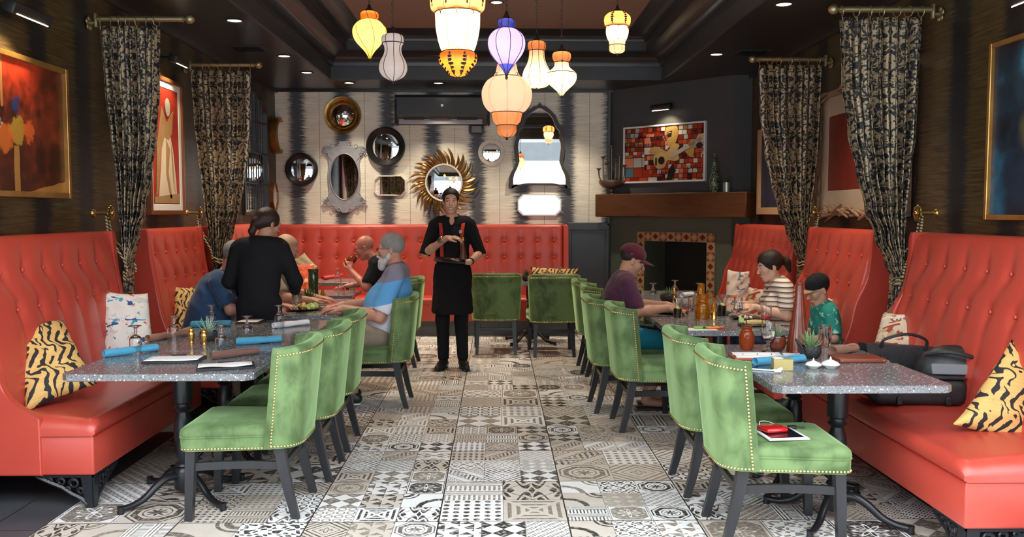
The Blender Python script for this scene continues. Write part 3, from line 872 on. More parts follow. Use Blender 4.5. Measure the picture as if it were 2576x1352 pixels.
# ------------------------------------------------------------------ ceiling fittings
def can(x, y, z, label):
    t = thing('recessed_downlight', label, 'ceiling light', (x, y, z), 0, 'recessed ceiling downlights')
    m = MB(); m.lathe([(.058, .002), (.075, 0), (.078, -.006), (.060, -.008), (.056, .002)], seg=24); m.build('trim_ring', G['can_trim'], t)
    m = MB(); m.lathe([(0, -.003), (.056, -.003), (.056, .002), (0, .002)], seg=24); m.build('diffuser', G['lamp_disc'], t)
    return t
CANS = [(-2.18, 7.43, ZC, 'round downlight in the left soffit, nearest the camera, beside the first curtain rod'),
        (-2.17, 9.09, ZC, 'round downlight in the left soffit, middle of the row of three'),
        (-2.17, 10.15, ZC, 'round downlight in the left soffit closest to the back left corner'),
        (-1.82, 10.95, ZC, 'small downlight in the back soffit above the gold convex mirror'),
        (-.72, 10.95, ZC, 'small downlight in the back soffit above the air conditioner'),
        (.80, 10.95, ZC, 'small downlight in the back soffit behind the pendant lamps on the right'),
        (2.22, 8.92, ZC, 'round downlight in the right soffit above the fireplace'),
        (2.20, 6.78, ZC, 'round downlight in the right soffit nearest the camera, by the curtain rods'),
        (0.0, 8.93, ZT, 'round downlight in the brown tray ceiling above the blue pendant')]
for c in CANS: can(*c)
m = MB(); m.lathe([(0, -.006), (.145, -.006), (.15, 0), (0, 0)], seg=32, mtx=Matrix.Translation((0, 0, 0)))
p = onz(1253, 33, ZT); m.thing('ceiling_speaker', G['brown_ceiling'], 'flat round brown speaker cover on the tray ceiling beside a downlight', 'speaker', p)
for (px, py, lb) in ((625, 122, 'square black vent grille in the left soffit'), (1890, 133, 'square black vent grille in the right soffit')):
    p = onz(px, py, ZC); t = thing('ceiling_vent', lb, 'vent', (p.x, p.y, ZC), 0, 'ceiling vent grilles')
    m = MB()
    for sx in (-1, 1): m.box((sx*.15, 0, -.005), (.03, .33, .01)); m.box((0, sx*.15, -.005), (.27, .03, .01))
    m.build('frame', G['dark_paint'], t, 0)
    m = MB()
    for k in range(7): m.box((0, -.12+.04*k, -.003), (.27, .022, .004), rot=(.4, 0, 0))
    m.build('louvers', G['black'], t, 0)
# ------------------------------------------------------------------ banquettes
def tuft(u_list0, u_list1, zr, y, z):
    """returns (crease 0..1) for staggered seams: seams pass u_list0 above zr[0], drift to u_list1 at zr[1]"""
    t = min(1, max(0, (zr[0]-z)/(zr[0]-zr[1]))); t = t*t*(3-2*t); d = 9
    for a, b in zip(u_list0, u_list1): d = min(d, abs(y-(a+(b-a)*t)))
    return d
def back_surface(L, prof, seams0, seams1, zr, s, ny=110, ns=26, hline=False):
    m = MB(); n = len(prof)
    # resample the front part
    rows = []
    for k in range(ns+1):
        t = k/ns; rows.append((lerp(prof[0][0], prof[1][0], t), lerp(prof[0][1], prof[1][1], t), 1))
    for q in prof[2:]: rows.append((q[0], q[1], 0))
    vs = []; N = len(rows)
    for i in range(ny+1):
        y = L*i/ny
        e = min(y, L-y)
        for (x, z, fr_) in rows:
            if fr_:
                d = tuft(seams0, seams1, zr, y, z)
                dz = 0
                bul = (.008 if hline else .010)*(1-math.exp(-(d/.05)**2))-.006
                cr = -(.004 if hline else .006)*math.exp(-(d/.008)**2)
                bt = 0
                for a, zz in [(a, zr[0]) for a in seams0]+[(b, zr[1]) for b in seams1]:
                    q = (y-a)**2+(z-zz)**2
                    if q < .02: bt -= .020*math.exp(-q/.0012)
                for zz in zr:
                    cr -= (.004 if hline else .0025)*math.exp(-((z-zz)/.008)**2)
                k = min(1, (prof[1][1]-z)/.08+.1)
                x2 = x+(bul+cr+bt)*max(.0, k)
            else: x2 = x
            if e < .02: x2 -= .015*(1-e/.02)
            vs.append((s*x2, y, z))
    fs = [(i*N+j, (i+1)*N+j, (i+1)*N+j+1, i*N+j+1) for i in range(ny) for j in range(N-1)]
    fs += [tuple(range(N)), tuple(ny*N+k for k in range(N-1, -1, -1))]
    m.add(vs, fs); return m
def buttons_mb(L, prof, seams0, seams1, zr, s):
    out = []
    for a, zz in [(a, zr[0]) for a in seams0]+[(b, zr[1]) for b in seams1]:
        if .03 < a < L-.03:
            t = (zz-prof[0][1])/(prof[1][1]-prof[0][1]); x = lerp(prof[0][0], prof[1][0], t)-.018
            out.append((s*x, a, zz))
    return out
_bb = MB(); _bb.ball((0, 0, 0), (.010, .014, .014), 10, 6); BUTTON = _bb.mesh('button', G['red_leather'])
def put_buttons(pts, parent, dy=0):
    for p in pts:
        o = bpy.data.objects.new('button', BUTTON); COL.objects.link(o); o.parent = parent; o.location = (p[0], p[1]+dy, p[2])
def scroll_foot(m, c, sx, sy):
    """pierced iron bracket foot at a corner: c top corner, arms run sx (x) and sy (y)"""
    cx, cy, z = c
    h = z
    for ax in ((sx, 0), (0, sy)):
        def P(a, b): return V((cx+ax[0]*a+(-ax[1])*0, cy+ax[1]*a, b))
        m.tube([P(.0, z-.006), P(.30, z-.006)], .010, 4)
        pts = [P(.02+.10*(1-t)**1.5*0+.02, 0) for t in (0,)]
        m.hull([P(0, 0)+V((q*.008*abs(ax[1]), q*.008*abs(ax[0]), 0)) for q in (-1, 1)]+[P(.035, 0)+V((q*.008*abs(ax[1]), q*.008*abs(ax[0]), 0)) for q in (-1, 1)]
               +[P(0, z)+V((q*.008*abs(ax[1]), q*.008*abs(ax[0]), 0)) for q in (-1, 1)]+[P(.06, z)+V((q*.008*abs(ax[1]), q*.008*abs(ax[0]), 0)) for q in (-1, 1)])
        m.tube([P(.03, .02), P(.06, .05), P(.11, .075), P(.16, .11), P(.22, .135), P(.29, z-.01)], .011, 5)
        for (a, b, r) in ((.10, z-.045, .026), (.165, z-.035, .020), (.225, z-.028, .014), (.065, z-.085, .018), (.13, z-.075, .012)):
            m.tube([P(a+r*cos(q)*(1-q*.04), b+r*sin(q)*(1-q*.04)) for q in [k*.7 for k in range(13)]], .0065, 5)
BP = [(.33, .42), (.16, 1.385), (.145, 1.415), (.11, 1.432), (.05, 1.432), (.015, 1.40), (.015, .42)]
def wing_poly():
    return [(0, .18), (0, 1.43), (.17, 1.435), (.182, 1.40), (.19, 1.25), (.215, 1.08), (.25, .90), (.29, .72), (.35, .58), (.50, .482), (.50, .18)]
def bench(y0, y1, side, D, label, feet=(1, 1)):
    s = 1 if side == 'L' else -1; xw = XL if side == 'L' else XR; L = y1-y0
    t = thing('banquette', label, 'banquette', (xw+s*.006, y0, 0), 0, 'tall red leather banquettes along the side walls')
    n = int((L-.1)/.232); off = (L-(n-1)*.232)/2-.05
    s0 = [off+k*.232 for k in range(n)]; s1 = [a+.10 for a in s0]
    zr = (1.235, 1.02)
    sc = (D-.45)/.33 if D > .8 else 1
    ex = (D-.78)
    prof = [(BP[0][0]+ex*.6, BP[0][1]), (BP[1][0]+ex*.3, BP[1][1]), (BP[2][0]+ex*.3, BP[2][1]), (BP[3][0]+ex*.2, BP[3][1])]+BP[4:]
    back_surface(L-.09, prof, s0, s1, zr, s).build('backrest', G['red_leather'], t, 60, loc=(0, .045, 0))
    put_buttons(buttons_mb(L-.09, prof, s0, s1, zr, s), t, .045)
    for yy in (-.004, L-.046):
        m = MB(); wp = [(x+ex*(.3 if z > 1 else .6)*(x > 0), z) for x, z in wing_poly()]
        q = smoothpath([(x, z, 0) for x, z in wp[2:10]], 3); poly = [wp[0], wp[1]]+[(v.x, v.y) for v in q]+[wp[10]]
        P3 = []
        n_ = len(poly); R = .012
        cx = .2; cz = .7
        def ins(p, k): 
            dx, dz = p[0]-.17, p[1]-.75; l = math.hypot(dx, dz); return (p[0]-dx/l*k, p[1]-dz/l*k)
        lay = [(0, R), (R*.3, R*.3), (R, 0), (.05-R, 0), (.05-R*.3, R*.3), (.05, R)]
        vs = []
        for yy2, k in lay: vs += [(s*ins(p, k)[0], yy+yy2, ins(p, k)[1]) for p in poly]
        fs = []
        for a in range(len(lay)-1):
            for i in range(n_): fs.append((a*n_+i, a*n_+(i+1) % n_, (a+1)*n_+(i+1) % n_, (a+1)*n_+i))
        fs += [tuple(range(n_)), tuple((len(lay)-1)*n_+i for i in range(n_))]
        m.add(vs, fs); m.build('wing', G['red_leather'], t, 21)
    m = MB(); x0 = .02
    m.box((s*(.02+D-.012)/2, L/2, .287), (D-.03, L-.02, .215), .012, seg=2); m.build('seat_base', G['red_leather'], t, 50)
    # cushion: rounded loaf, puffed
    m = MB()
    ny = 40; prf = []
    xs0, xs1 = .25, D
    def cush(u, v):
        a = 2*PI*u
        return None
    rows = [(xs0, .39), (xs0, .475)]+[(lerp(xs0, xs1-.05, k/8), .475+.022*sin(PI*min(1, k/8*.9+.1))) for k in range(1, 9)]+[(xs1-.05+.055*sin(a), .432+.048*cos(a)) for a in [PI/2*k/5 for k in range(1, 6)]]+[(xs1+.004, .405), (xs1-.012, .392)]
    N = len(rows); vs = []
    for i in range(ny+1):
        y = L*i/ny; e = min(y, L-y)
        f = min(1, (e/.05)) ; f = math.sqrt(max(0, 1-(1-f)**2))
        for (x, z) in rows:
            zz = .40+(z-.40)*(.35+.65*f) if z > .40 else z
            vs.append((s*x, y, zz))
    fs = [(i*N+j, (i+1)*N+j, (i+1)*N+j+1, i*N+j+1) for i in range(ny) for j in range(N-1)]+[tuple(range(N)), tuple(ny*N+k for k in range(N-1, -1, -1))]
    fs += [(i*N, i*N+N-1, (i+1)*N+N-1, (i+1)*N) for i in range(ny)]
    m.add(vs, fs); m.build('seat_cushion', G['red_leather'], t, 60)
    m = MB()
    m.tube([(s*(D-.006), .01, .394), (s*(D+.0), .02, .394), (s*(D+.0), L-.02, .394)], .004, 6)
    k = .62
    yy = .33
    while yy < L:
        m.tube([(s*(D-.014), yy, .39), (s*(D-.014), yy, .185)], .0022, 4); yy += .66
    m.build('piping', G['red_seam'], t)
    for yy, sy in ((.03, 1), (L-.03, -1)):
        m = MB(); scroll_foot(m, (s*(D-.03), yy, .178), -s, sy); m.build('bracket_foot', G['iron'], t)
        m = MB(); m.box((s*.08, yy, .09), (.06, .06, .178), .005); m.build('foot', G['iron'], t)
    return t
bench(4.56, 6.27, 'L', .78, 'tall red tufted banquette at the near left with two pillows on it')
bench(6.84, 8.12, 'L', .78, 'second red tufted banquette on the left wall, where the man in the blue tee sits')
bench(8.44, 10.85, 'L', .78, 'farthest red tufted banquette on the left wall, behind the diners at the back')
bench(3.70, 5.78, 'R', .94, 'tall red tufted banquette at the near right with the black handbags on it')
bench(6.34, 7.68, 'R', .94, 'red tufted banquette on the right wall where the boy and the woman in stripes sit')
bench(8.02, 10.05, 'R', .94, 'red tufted banquette on the right wall next to the fireplace, behind the woman')
# back banquette
def back_bench():
    x0, x1 = -2.86, .93; L = x1-x0
    t = thing('banquette', 'long red banquette with square tufting running under the mirrors on the back wall', 'banquette', (x0, YB-.006, 0), -PI/2)
    # local: +y -> world +x ; +x -> world -y
    n = int(L/.218); s0 = [.12+k*.218 for k in range(n)]; zr = (1.19, .975)
    prof = [(.27, .42), (.16, 1.37), (.145, 1.395), (.11, 1.405), (.05, 1.405), (.015, 1.38), (.015, .42)]
    back_surface(L-.07, prof, s0, s0, zr, 1, ny=200, hline=True).build('backrest', G['red_leather'], t, 60)
    put_buttons(buttons_mb(L-.07, prof, s0, s0, zr, 1), t)
    m = MB(); m.hull([(0.01, L-.07, .18), (0.01, L, .18), (.01, L, 1.40), (.01, L-.07, 1.40), (.22, L-.06, 1.38), (.22, L, 1.38), (.20, L-.03, 1.405), (.34, L-.06, .45), (.34, L, .45), (.34, L-.07, .18), (.34, L, .18)]); m.build('wing', G['red_leather'], t, 50)
    m = MB(); m.box((.33, L/2, .30), (.62, L, .22), .012, seg=2); m.build('seat_base', G['red_leather'], t, 50)
    m = MB(); m.box((.44, L/2, .44), (.44, L, .09), .035, seg=3); m.build('seat_cushion', G['red_leather'], t, 60)
    m = MB(); m.box((.31, L/2, .095), (.56, L-.04, .188)); m.build('plinth', G['charcoal_paint'], t, 0)
# note: rotation by -90 degrees maps local +y to world +x and local +x to world -y
back_bench()
# ------------------------------------------------------------------ curtains
def curtain(s, y, xw, rod_len, x_in0, x_out0, label, zrod, side_txt):
    """s=+1 left wall, -1 right wall; distances measured from the wall"""
    r = thing('curtain_rod', 'antique brass curtain rod '+side_txt, 'curtain rod', (xw, y, zrod), 0, 'brass curtain rods')
    m = MB(); m.tube([(s*.07, 0, 0), (s*(rod_len-.06), 0, 0)], .020, 12); m.build('rod', G['antique_brass'], r)
    m = MB(); m.lathe([(0, -.034), (.018, -.03), (.032, -.012), (.034, 0), (.028, .02), (.014, .032), (.012, .04), (.024, .046), (.024, .056), (.013, .06), (.022, .07), (.0, .072)], seg=14, mtx=Matrix.Translation((s*(rod_len-.01), 0, 0)) @ Euler((0, -s*PI/2, 0)).to_matrix().to_4x4()); m.build('finial', G['antique_brass'], r)
    m = MB(); m.box((s*.06, 0, -.01), (.018, .03, .10), .004); m.tube([(s*.0, 0, -.03), (s*.06, 0, -.03)], .010, 8)
    for a in range(5):
        q = a*2*PI/5; m.ball((s*.012, .032*sin(q), -.03+.032*cos(q)), (.010, .020, .020), 8, 6)
    m.build('bracket', G['antique_brass'], r)
    w = x_out0-x_in0
    for k in range(7):
        x = x_in0+w*(.03+.94*k/6)+random.uniform(-.012, .012)
        m = MB(); tl = random.uniform(-.5, .5)
        m.tube([(s*x+.035*sin(a)*sin(tl), .035*sin(a)*cos(tl)-.0, -.014+.035*cos(a)) for a in [2*PI*i/20 for i in range(20)]], .0035, 6, closed=True)
        m.tube([(s*x, 0, -.049), (s*x, 0, -.075)], .003, 6)
        m.build('ring', G['antique_brass'], r)
    ztop = zrod-.062
    t = thing('curtain', label, 'curtain', (xw, y, 0), 0, 'black and gold damask curtains')
    # distances from wall of inner/outer edge at heights
    zz = [ztop, 2.45, 2.1, 1.85, 1.6, 1.40, 1.22, 1.12, 1.0, .6, .15]
    if s > 0:
        xin = [x_in0, x_in0+.02, x_in0+.05, x_in0+.08, x_in0+.10, x_in0+.13, x_in0+.15, x_in0+.165, x_in0+.17, x_in0+.16, x_in0+.15]
        xout = [x_out0, x_out0-.01, x_out0-.04, x_out0-.08, x_out0-.13, x_out0-.19, x_out0-.24, x_out0-.27, x_out0-.27, x_out0-.24, x_out0-.22]
    else:
        xin = [x_in0, x_in0+.01, x_in0+.02, x_in0+.045, x_in0+.07, x_in0+.09, x_in0+.10, x_in0+.11, x_in0+.12, x_in0+.12, x_in0+.12]
        xout = [x_out0, x_out0-.02, x_out0-.07, x_out0-.13, x_out0-.20, x_out0-.28, x_out0-.36, x_out0-.41, x_out0-.40, x_out0-.36, x_out0-.34]
    tabi = sorted(zip(zz, xin)); tabo = sorted(zip(zz, xout))
    nu, nv = 200, 90; m = MB(); vs = []; uv = []; np_ = 8.5
    ph = random.random()*6
    wid = 1.35
    for i in range(nu+1):
        u = i/nu
        for j in range(nv+1):
            z = lerp(ztop, .15, j/nv)
            a, b = interp(z, tabi), interp(z, tabo); wd = b-a
            g = 1-wd/w
            amp = .022+.032*g
            f = 2*PI*np_*u+.8*sin(2*PI*u*2+ph)
            yy = amp*sin(f)+.35*amp*sin(2.3*f+ph+z)
            xx = a+wd*u+.010*sin(2*f)*(1-g)
            k = max(0, 1-(ztop-z)/.10)
            # sag pinch under header
            vs.append((s*xx, yy*(1-.35*k), z+.012*cos(f)*k)); uv.append((u*wid, z))
    N = nv+1
    fs = [(i*N+j, (i+1)*N+j, (i+1)*N+j+1, i*N+j+1) for i in range(nu) for j in range(nv)]
    m.add(vs, fs); o = m.build('cloth', G['damask'], t, 180)
    ul = o.data.uv_layers.new(name='UVMap')
    for li, l in enumerate(o.data.loops): ul.data[li].uv = uv[l.vertex_index]
    md = o.modifiers.new('thick', 'SOLIDIFY'); md.thickness = .003
    # rope tie and hook
    zt_ = 1.13; a, b = interp(zt_, tabi), interp(zt_, tabo)
    m = MB(); c = (a+b)/2; rx = (b-a)/2+.012; ry = .075
    m.tube([(s*(c+rx*cos(q)), ry*sin(q), zt_+.02*cos(q)*-1) for q in [2*PI*i/28 for i in range(28)]], .010, 7, closed=True)
    m.tube([(s*(c+rx*cos(q)), ry*sin(q), zt_-.03+.02*cos(q)*-1) for q in [2*PI*i/28 for i in range(28)]], .010, 7, closed=True)
    m.tube(smoothpath([(s*.10, -.02, 1.545), (s*.13, -.05, 1.40), (s*(a-.0), -.08, 1.22), (s*(a+.02), -.082, zt_)], 6), .009, 7)
    m.tube(smoothpath([(s*.10, .02, 1.545), (s*.12, .04, 1.38), (s*(a-.0), .06, 1.22), (s*(a+.02), .07, zt_)], 6), .009, 7)
    m.build('tie_rope', G['rope'], t)
    h = thing('tieback_hook', 'brass flower tieback hook on the wall '+side_txt, 'hook', (xw, y, 1.56), 0, 'brass tieback hooks')
    m = MB(); m.lathe([(0, 0), (.030, 0), (.026, .010), (.010, .014), (.008, .12), (.0, .12)], seg=14, mtx=Euler((0, s*PI/2, 0)).to_matrix().to_4x4()); m.build('stem', G['brass'], h)
    m = MB()
    for k in range(7):
        q = 2*PI*k/7; m.ball((s*.125, .035*sin(q), .035*cos(q)), (.010, .024, .024), 8, 6)
    m.ball((s*.135, 0, 0), (.014, .016, .016), 8, 6); m.build('flower_boss', G['brass'], h)
curtain(1, 6.35, XL, .73, .08, .50, 'floor-length black and gold damask curtain nearest on the left, between the first two banquettes', 2.935, 'nearest on the left wall')
curtain(1, 8.26, XL, .70, .07, .62, 'floor-length damask curtain on the left, second from the camera, beside the paned mirror', 2.93, 'second along the left wall')
curtain(-1, 5.90, XR, .74, .12, .68, 'floor-length damask curtain nearest on the right, tied by the banquette with the handbags', 2.92, 'nearest on the right wall')
curtain(-1, 7.82, XR, .72, .10, .66, 'floor-length damask curtain on the right closer to the fireplace, above the woman in stripes', 2.92, 'farther along the right wall, by the fireplace')
# ------------------------------------------------------------------ green velvet chair (front faces local +x)
def chair_proto():
    t = thing('dining_chair', 'x', 'chair', (0, 0, 0), 0, 'green velvet dining chairs with brass nailheads')
    def pl(tt, h):
        """outer plan of the curved back at t in -1..1, h in 0..1"""
        k = 1+.10*h
        a = tt*PI/2
        y = .262*k*(1 if a > 0 else -1)*abs(sin(a))**.85
        x = -.305+.165*abs(tt)**3.2-.055*h
        return V((x, y, 0))
    def nrm(tt, h):
        a = pl(max(-1, tt-.02), h); b = pl(min(1, tt+.02), h); d = (b-a); n = V((d.y, -d.x, 0)); n.normalize()
        if n.x > 0 and abs(tt) < .5: n = -n
        c = pl(tt, h)-V((-.05, 0, 0))
        return n if n.dot(c) > 0 else -n
    Z0, Z1, TH = .375, .905, .062
    nt, sec = 40, []
    for k in range(9): sec.append((0, lerp(Z0, Z1-.03, k/8)))
    for a in (PI/6, PI/3, PI/2, 2*PI/3, 5*PI/6, PI): sec.append((TH/2-TH/2*cos(a), Z1-.03+.03*sin(a)))
    for k in range(1, 8): sec.append((TH*(1+.12*sin(PI*k/7)), lerp(Z1-.03, .41, k/7)))
    N = len(sec); vs = []
    for i in range(nt+1):
        tt = -1+2*i/nt; end = 1-abs(tt)
        for (d, z) in sec:
            h = (z-Z0)/(Z1-Z0); p = pl(tt, h); n = nrm(tt, h)
            zz = z-.018*abs(tt)**4*max(0, h)
            dd = d
            if end < .001:
                dd = TH/2+(d-TH/2)*.62
            q = p-n*dd
            if end < .001: q.x += .012
            vs.append((q.x, q.y, zz))
    fs = [(i*N+j, (i+1)*N+j, (i+1)*N+(j+1) % N, i*N+(j+1) % N) for i in range(nt) for j in range(N)]+[tuple(range(N)), tuple(nt*N+k for k in range(N-1, -1, -1))]
    m = MB(); m.add(vs, fs); m.build('backrest', G['green_velvet'], t, 75)
    # seat: apron + cushion
    def outline(sc=1.0):
        pts = []
        for (x, y, r) in ((.30, .272, .045), (-.20, .235, .06), (-.20, -.235, .06), (.30, -.272, .045)):
            for k in range(5):
                q = {(True, True): 0, (False, True): PI/2, (False, False): PI, (True, False): 3*PI/2}[(x > 0, y > 0)]+PI/2*k/4
                cx, cy = x-r*(1 if x > 0 else -1), y-r*(1 if y > 0 else -1)
                pts.append(((cx+r*cos(q)-.05)*sc+.05, (cy+r*sin(q))*sc))
        return pts
    def loft(layers):
        m = MB(); n = len(outline()); vs = []
        for sc, z, puff in layers: vs += [(x, y, z) for x, y in outline(sc)]
        fs = []
        for a in range(len(layers)-1):
            fs += [(a*n+i, a*n+(i+1) % n, (a+1)*n+(i+1) % n, (a+1)*n+i) for i in range(n)]
        fs += [tuple(range(n-1, -1, -1)), tuple((len(layers)-1)*n+i for i in range(n))]
        m.add(vs, fs); return m
    loft([(.96, .362, 0), (.985, .366, 0), (.99, .43, 0), (.96, .434, 0)]).build('seat_rail', G['green_velvet'], t, 50)
    loft([(.97, .432, 0), (.995, .437, 0), (1.0, .45, 0), (.985, .468, 0), (.94, .480, 0), (.80, .490, 0), (.5, .497, 0), (.2, .50, 0), (.05, .50, 0)]).build('seat_cushion', G['green_velvet'], t, 75)
    m = MB(); m.tube([(x, y, .434) for x, y in outline(.995)], .004, 6, closed=True); m.build('seat_piping', G['green_velvet'], t)
    # nailheads
    nm = MB()
    def nail(p, n):
        n = V(n).normalized(); a = n.cross(V((0, 0, 1))); b = a.cross(n); r = .0062; vs = []
        for k in range(6): vs.append(V(p)+(a*cos(k*PI/3)+b*sin(k*PI/3))*r)
        for k in range(6): vs.append(V(p)+(a*cos(k*PI/3)+b*sin(k*PI/3))*r*.6+n*.0035)
        vs.append(V(p)+n*.0045)
        nm.add(vs, [(k, (k+1) % 6, 6+(k+1) % 6, 6+k) for k in range(6)]+[(6+k, 6+(k+1) % 6, 12) for k in range(6)])
    def run(path, norms, step=.0165):
        acc = 0; 
        for i in range(len(path)-1):
            a, b = V(path[i]), V(path[i+1]); L = (b-a).length
            while acc < L:
                f = acc/L; nail(a.lerp(b, f)+V(norms[i])*.001, norms[i]); acc += step
            acc -= L
    for sg in (-1, 1):
        tt = sg*.955; P = []; Nn = []
        for k in range(16):
            h = .03+.90*k/15; z = Z0+(Z1-Z0)*h; p = pl(tt, h); n = nrm(tt, h); P.append((p.x+n.x*.001, p.y+n.y*.001, z)); Nn.append(n)
        run(P, Nn)
    for h, zz in ((.925, None), (.022, None)):
        P = []; Nn = []
        for i in range(33):
            tt = -.955+1.91*i/32; z = Z0+(Z1-Z0)*h-.018*abs(tt)**4*h; p = pl(tt, h); n = nrm(tt, h); P.append((p.x+n.x*.001, p.y+n.y*.001, z)); Nn.append(n)
        run(P, Nn)
    ol = [q for q in outline(.992)]
    P = []; Nn = []
    idx = list(range(19, 14, -1))[::-1]
    seq = [(-.14, -.243)]+[ol[i] for i in range(15, 20)]+[ol[i] for i in range(0, 5)]+[(-.14, .243)]
    for i in range(len(seq)):
        a = seq[max(i-1, 0)]; b = seq[min(i+1, len(seq)-1)]; d = V((b[0]-a[0], b[1]-a[1], 0)); n = V((d.y, -d.x, 0)).normalized()
        P.append((seq[i][0], seq[i][1], .376)); Nn.append(n)
    run(P, Nn)
    nm.build('nailhead_trim', G['brass_nail'], t, 60)
    for sy in (-1, 1):
        m = MB(); y = sy*.225
        a, b = .025, .019
        m.hull([(.245+i*a, y+j*a, .368) for i in (-1, 1) for j in (-1, 1)]+[(.262+i*b, sy*.232+j*b, 0) for i in (-1, 1) for j in (-1, 1)]); m.build('leg', G['black_wood'], t, 30)
        m = MB(); vs = []
        for (x, yy, z, r) in ((-.192, .20, .385, .027), (-.215, .202, .25, .025), (-.243, .207, .12, .022), (-.275, .212, 0, .019)):
            vs += [(x+i*r, sy*yy+j*r*.85, z) for i, j in ((-1, -1), (1, -1), (1, 1), (-1, 1))]
        fs = [(k*4+i, k*4+(i+1) % 4, k*4+4+(i+1) % 4, k*4+4+i) for k in range(3) for i in range(4)]+[(0, 1, 2, 3), (15, 14, 13, 12)]
        m.add(vs, fs); m.build('leg', G['black_wood'], t, 30)
        m = MB(); pts = [(lerp(-.205, .248, k/8), sy*(.205+.018*k/8-.028*sin(PI*k/8)), .275) for k in range(9)]
        vs = []
        for p in pts: vs += [(p[0], p[1]-.011, p[2]-.02), (p[0], p[1]+.011, p[2]-.02), (p[0], p[1]+.011, p[2]+.02), (p[0], p[1]-.011, p[2]+.02)]
        fs = [(k*4+i, k*4+(i+1) % 4, k*4+4+(i+1) % 4, k*4+4+i) for k in range(8) for i in range(4)]+[(0, 1, 2, 3), (35, 34, 33, 32)]
        m.add(vs, fs); m.build('stretcher', G['black_wood'], t, 30)
    m = MB(); m.box((-.214, 0, .275), (.022, .40, .038), .003); m.build('stretcher', G['black_wood'], t, 30)
    return t
CH = [(-1.305, 4.62, PI, 'green velvet chair nearest the camera on the left, at the table with the clipboards'),
      (-1.25, 5.23, PI, 'second green velvet chair from the camera in the left row'),
      (-1.25, 5.86, PI, 'third green velvet chair in the left row, just in front of the bearded man'),
      (-1.00, 7.13, PI, 'green velvet chair that the grey-bearded man sits on'),
      (-1.10, 8.95, PI, 'green velvet chair that the bald man in black sits on'),
      (-.01, 9.81, PI/2, 'green velvet chair seen from behind, left of the two at the back table'),
      (.61, 9.62, PI/2+.04, 'green velvet chair seen from behind, right of the two at the back table'),
      (1.345, 4.19, -.02, 'nearest green velvet chair on the right, with a tablet and red wallet on it'),
      (1.32, 4.92, .0, 'green velvet chair second from the camera in the right row, empty'),
      (1.155, 6.34, .03, 'third green velvet chair in the right row, empty, before the maroon cap man'),
      (1.045, 6.94, .02, 'green velvet chair that the man in the maroon cap sits on'),
      (1.13, 8.02, .0, 'small-looking green velvet chair far down the right row, in front of the last one'),
      (1.10, 8.62, .0, 'farthest green velvet chair in the right row, by the fireplace')]
c0 = chair_proto()
for i, (x, y, r, lb) in enumerate(CH):
    if i == 0: c0.location = (x, y, 0); c0.rotation_euler = (0, 0, r); c0['label'] = lb
    else: dup(c0, lb, (x, y, 0), r)
# ------------------------------------------------------------------ terrazzo tables
def table_proto(w, d):
    t = thing('pedestal_table', 'x', 'table', (0, 0, 0), 0, 'terrazzo pedestal tables')
    m = MB(); c = .035
    poly = [(-w/2+c, -d/2), (w/2-c, -d/2), (w/2, -d/2+c), (w/2, d/2-c), (w/2-c, d/2), (-w/2+c, d/2), (-w/2, d/2-c), (-w/2, -d/2+c)]
    b = .003; vs = []
    def ins(p, k): return (p[0]-math.copysign(k, p[0]), p[1]-math.copysign(k, p[1]))
    for z, k in ((.712, b), (.712+b, 0), (.75-b, 0), (.75, b)): vs += [(*ins(p, k), z) for p in poly]
    n = 8; fs = [(a*n+i, a*n+(i+1) % n, (a+1)*n+(i+1) % n, (a+1)*n+i) for a in range(3) for i in range(n)]+[tuple(range(7, -1, -1)), tuple(24+i for i in range(8))]
    m.add(vs, fs); m.build('tabletop', G['terrazzo'], t, 30)
    m = MB(); m.lathe([(0, .712), (.15, .712), (.15, .700), (.06, .69), (.052, .685), (.052, .56), (.050, .53), (.036, .52), (.040, .505), (.050, .495), (.040, .485), (.030, .475), (.036, .455), (.046, .42), (.050, .37), (.046, .30), (.036, .22), (.030, .20), (.045, .19), (.050, .18), (.036, .17), (.050, .155), (.056, .13), (.056, .06), (.050, .045), (0, .045)], seg=24)
    m.build('column', G['iron'], t, 50)
    for k in range(4):
        a = PI/4+k*PI/2+.1; ca, sa = cos(a), sin(a); m = MB()
        pts = smoothpath([(r*ca, r*sa, z) for r, z in ((.04, .125), (.10, .128), (.16, .10), (.23, .05), (.30, .028), (.37, .026))], 5)
        n = len(pts); m.tube(pts, [lerp(.024, .015, i/(n-1)) for i in range(n)], 8)
        m.lathe([(0, 0), (.017, 0), (.019, .006), (.016, .02), (.018, .04), (0, .044)], c=(.365*ca, .365*sa, 0), seg=12)
        m.build('foot', G['iron'], t, 60)
    return t
TL = [(-1.725, 4.77, 'front-left terrazzo table with two clipboards at its near edge'),
      (-1.725, 5.515, 'left terrazzo table with the brass shakers and small aloe on it'),
      (-1.725, 6.245, 'left terrazzo table in front of the waitress with the rolled white napkin')]
t0 = table_proto(.97, .725)
for i, (x, y, lb) in enumerate(TL):
    if i == 0: t0.location = (x, y, 0); t0['label'] = lb
    else: dup(t0, lb, (x, y, 0), 0)
TB = [(1.735, 4.37, 'front-right bare-edged terrazzo table with the phone and the two white pots'),
      (1.735, 5.02, 'right terrazzo table with the tall brown vase and pineapple tumbler'),
      (1.62, 6.28, 'right terrazzo table where the family eats, near half with the markers'),
      (1.62, 6.94, 'right terrazzo table where the family eats, far half with plates'),
      (1.62, 8.05, 'right terrazzo table beyond the family, with upside-down glasses'),
      (1.62, 8.71, 'last terrazzo table on the right before the fireplace')]
t1 = table_proto(.86, .645)
for i, (x, y, lb) in enumerate(TB):
    if i == 0: t1.location = (x, y, 0); t1['label'] = lb
    else: dup(t1, lb, (x, y, 0), 0)
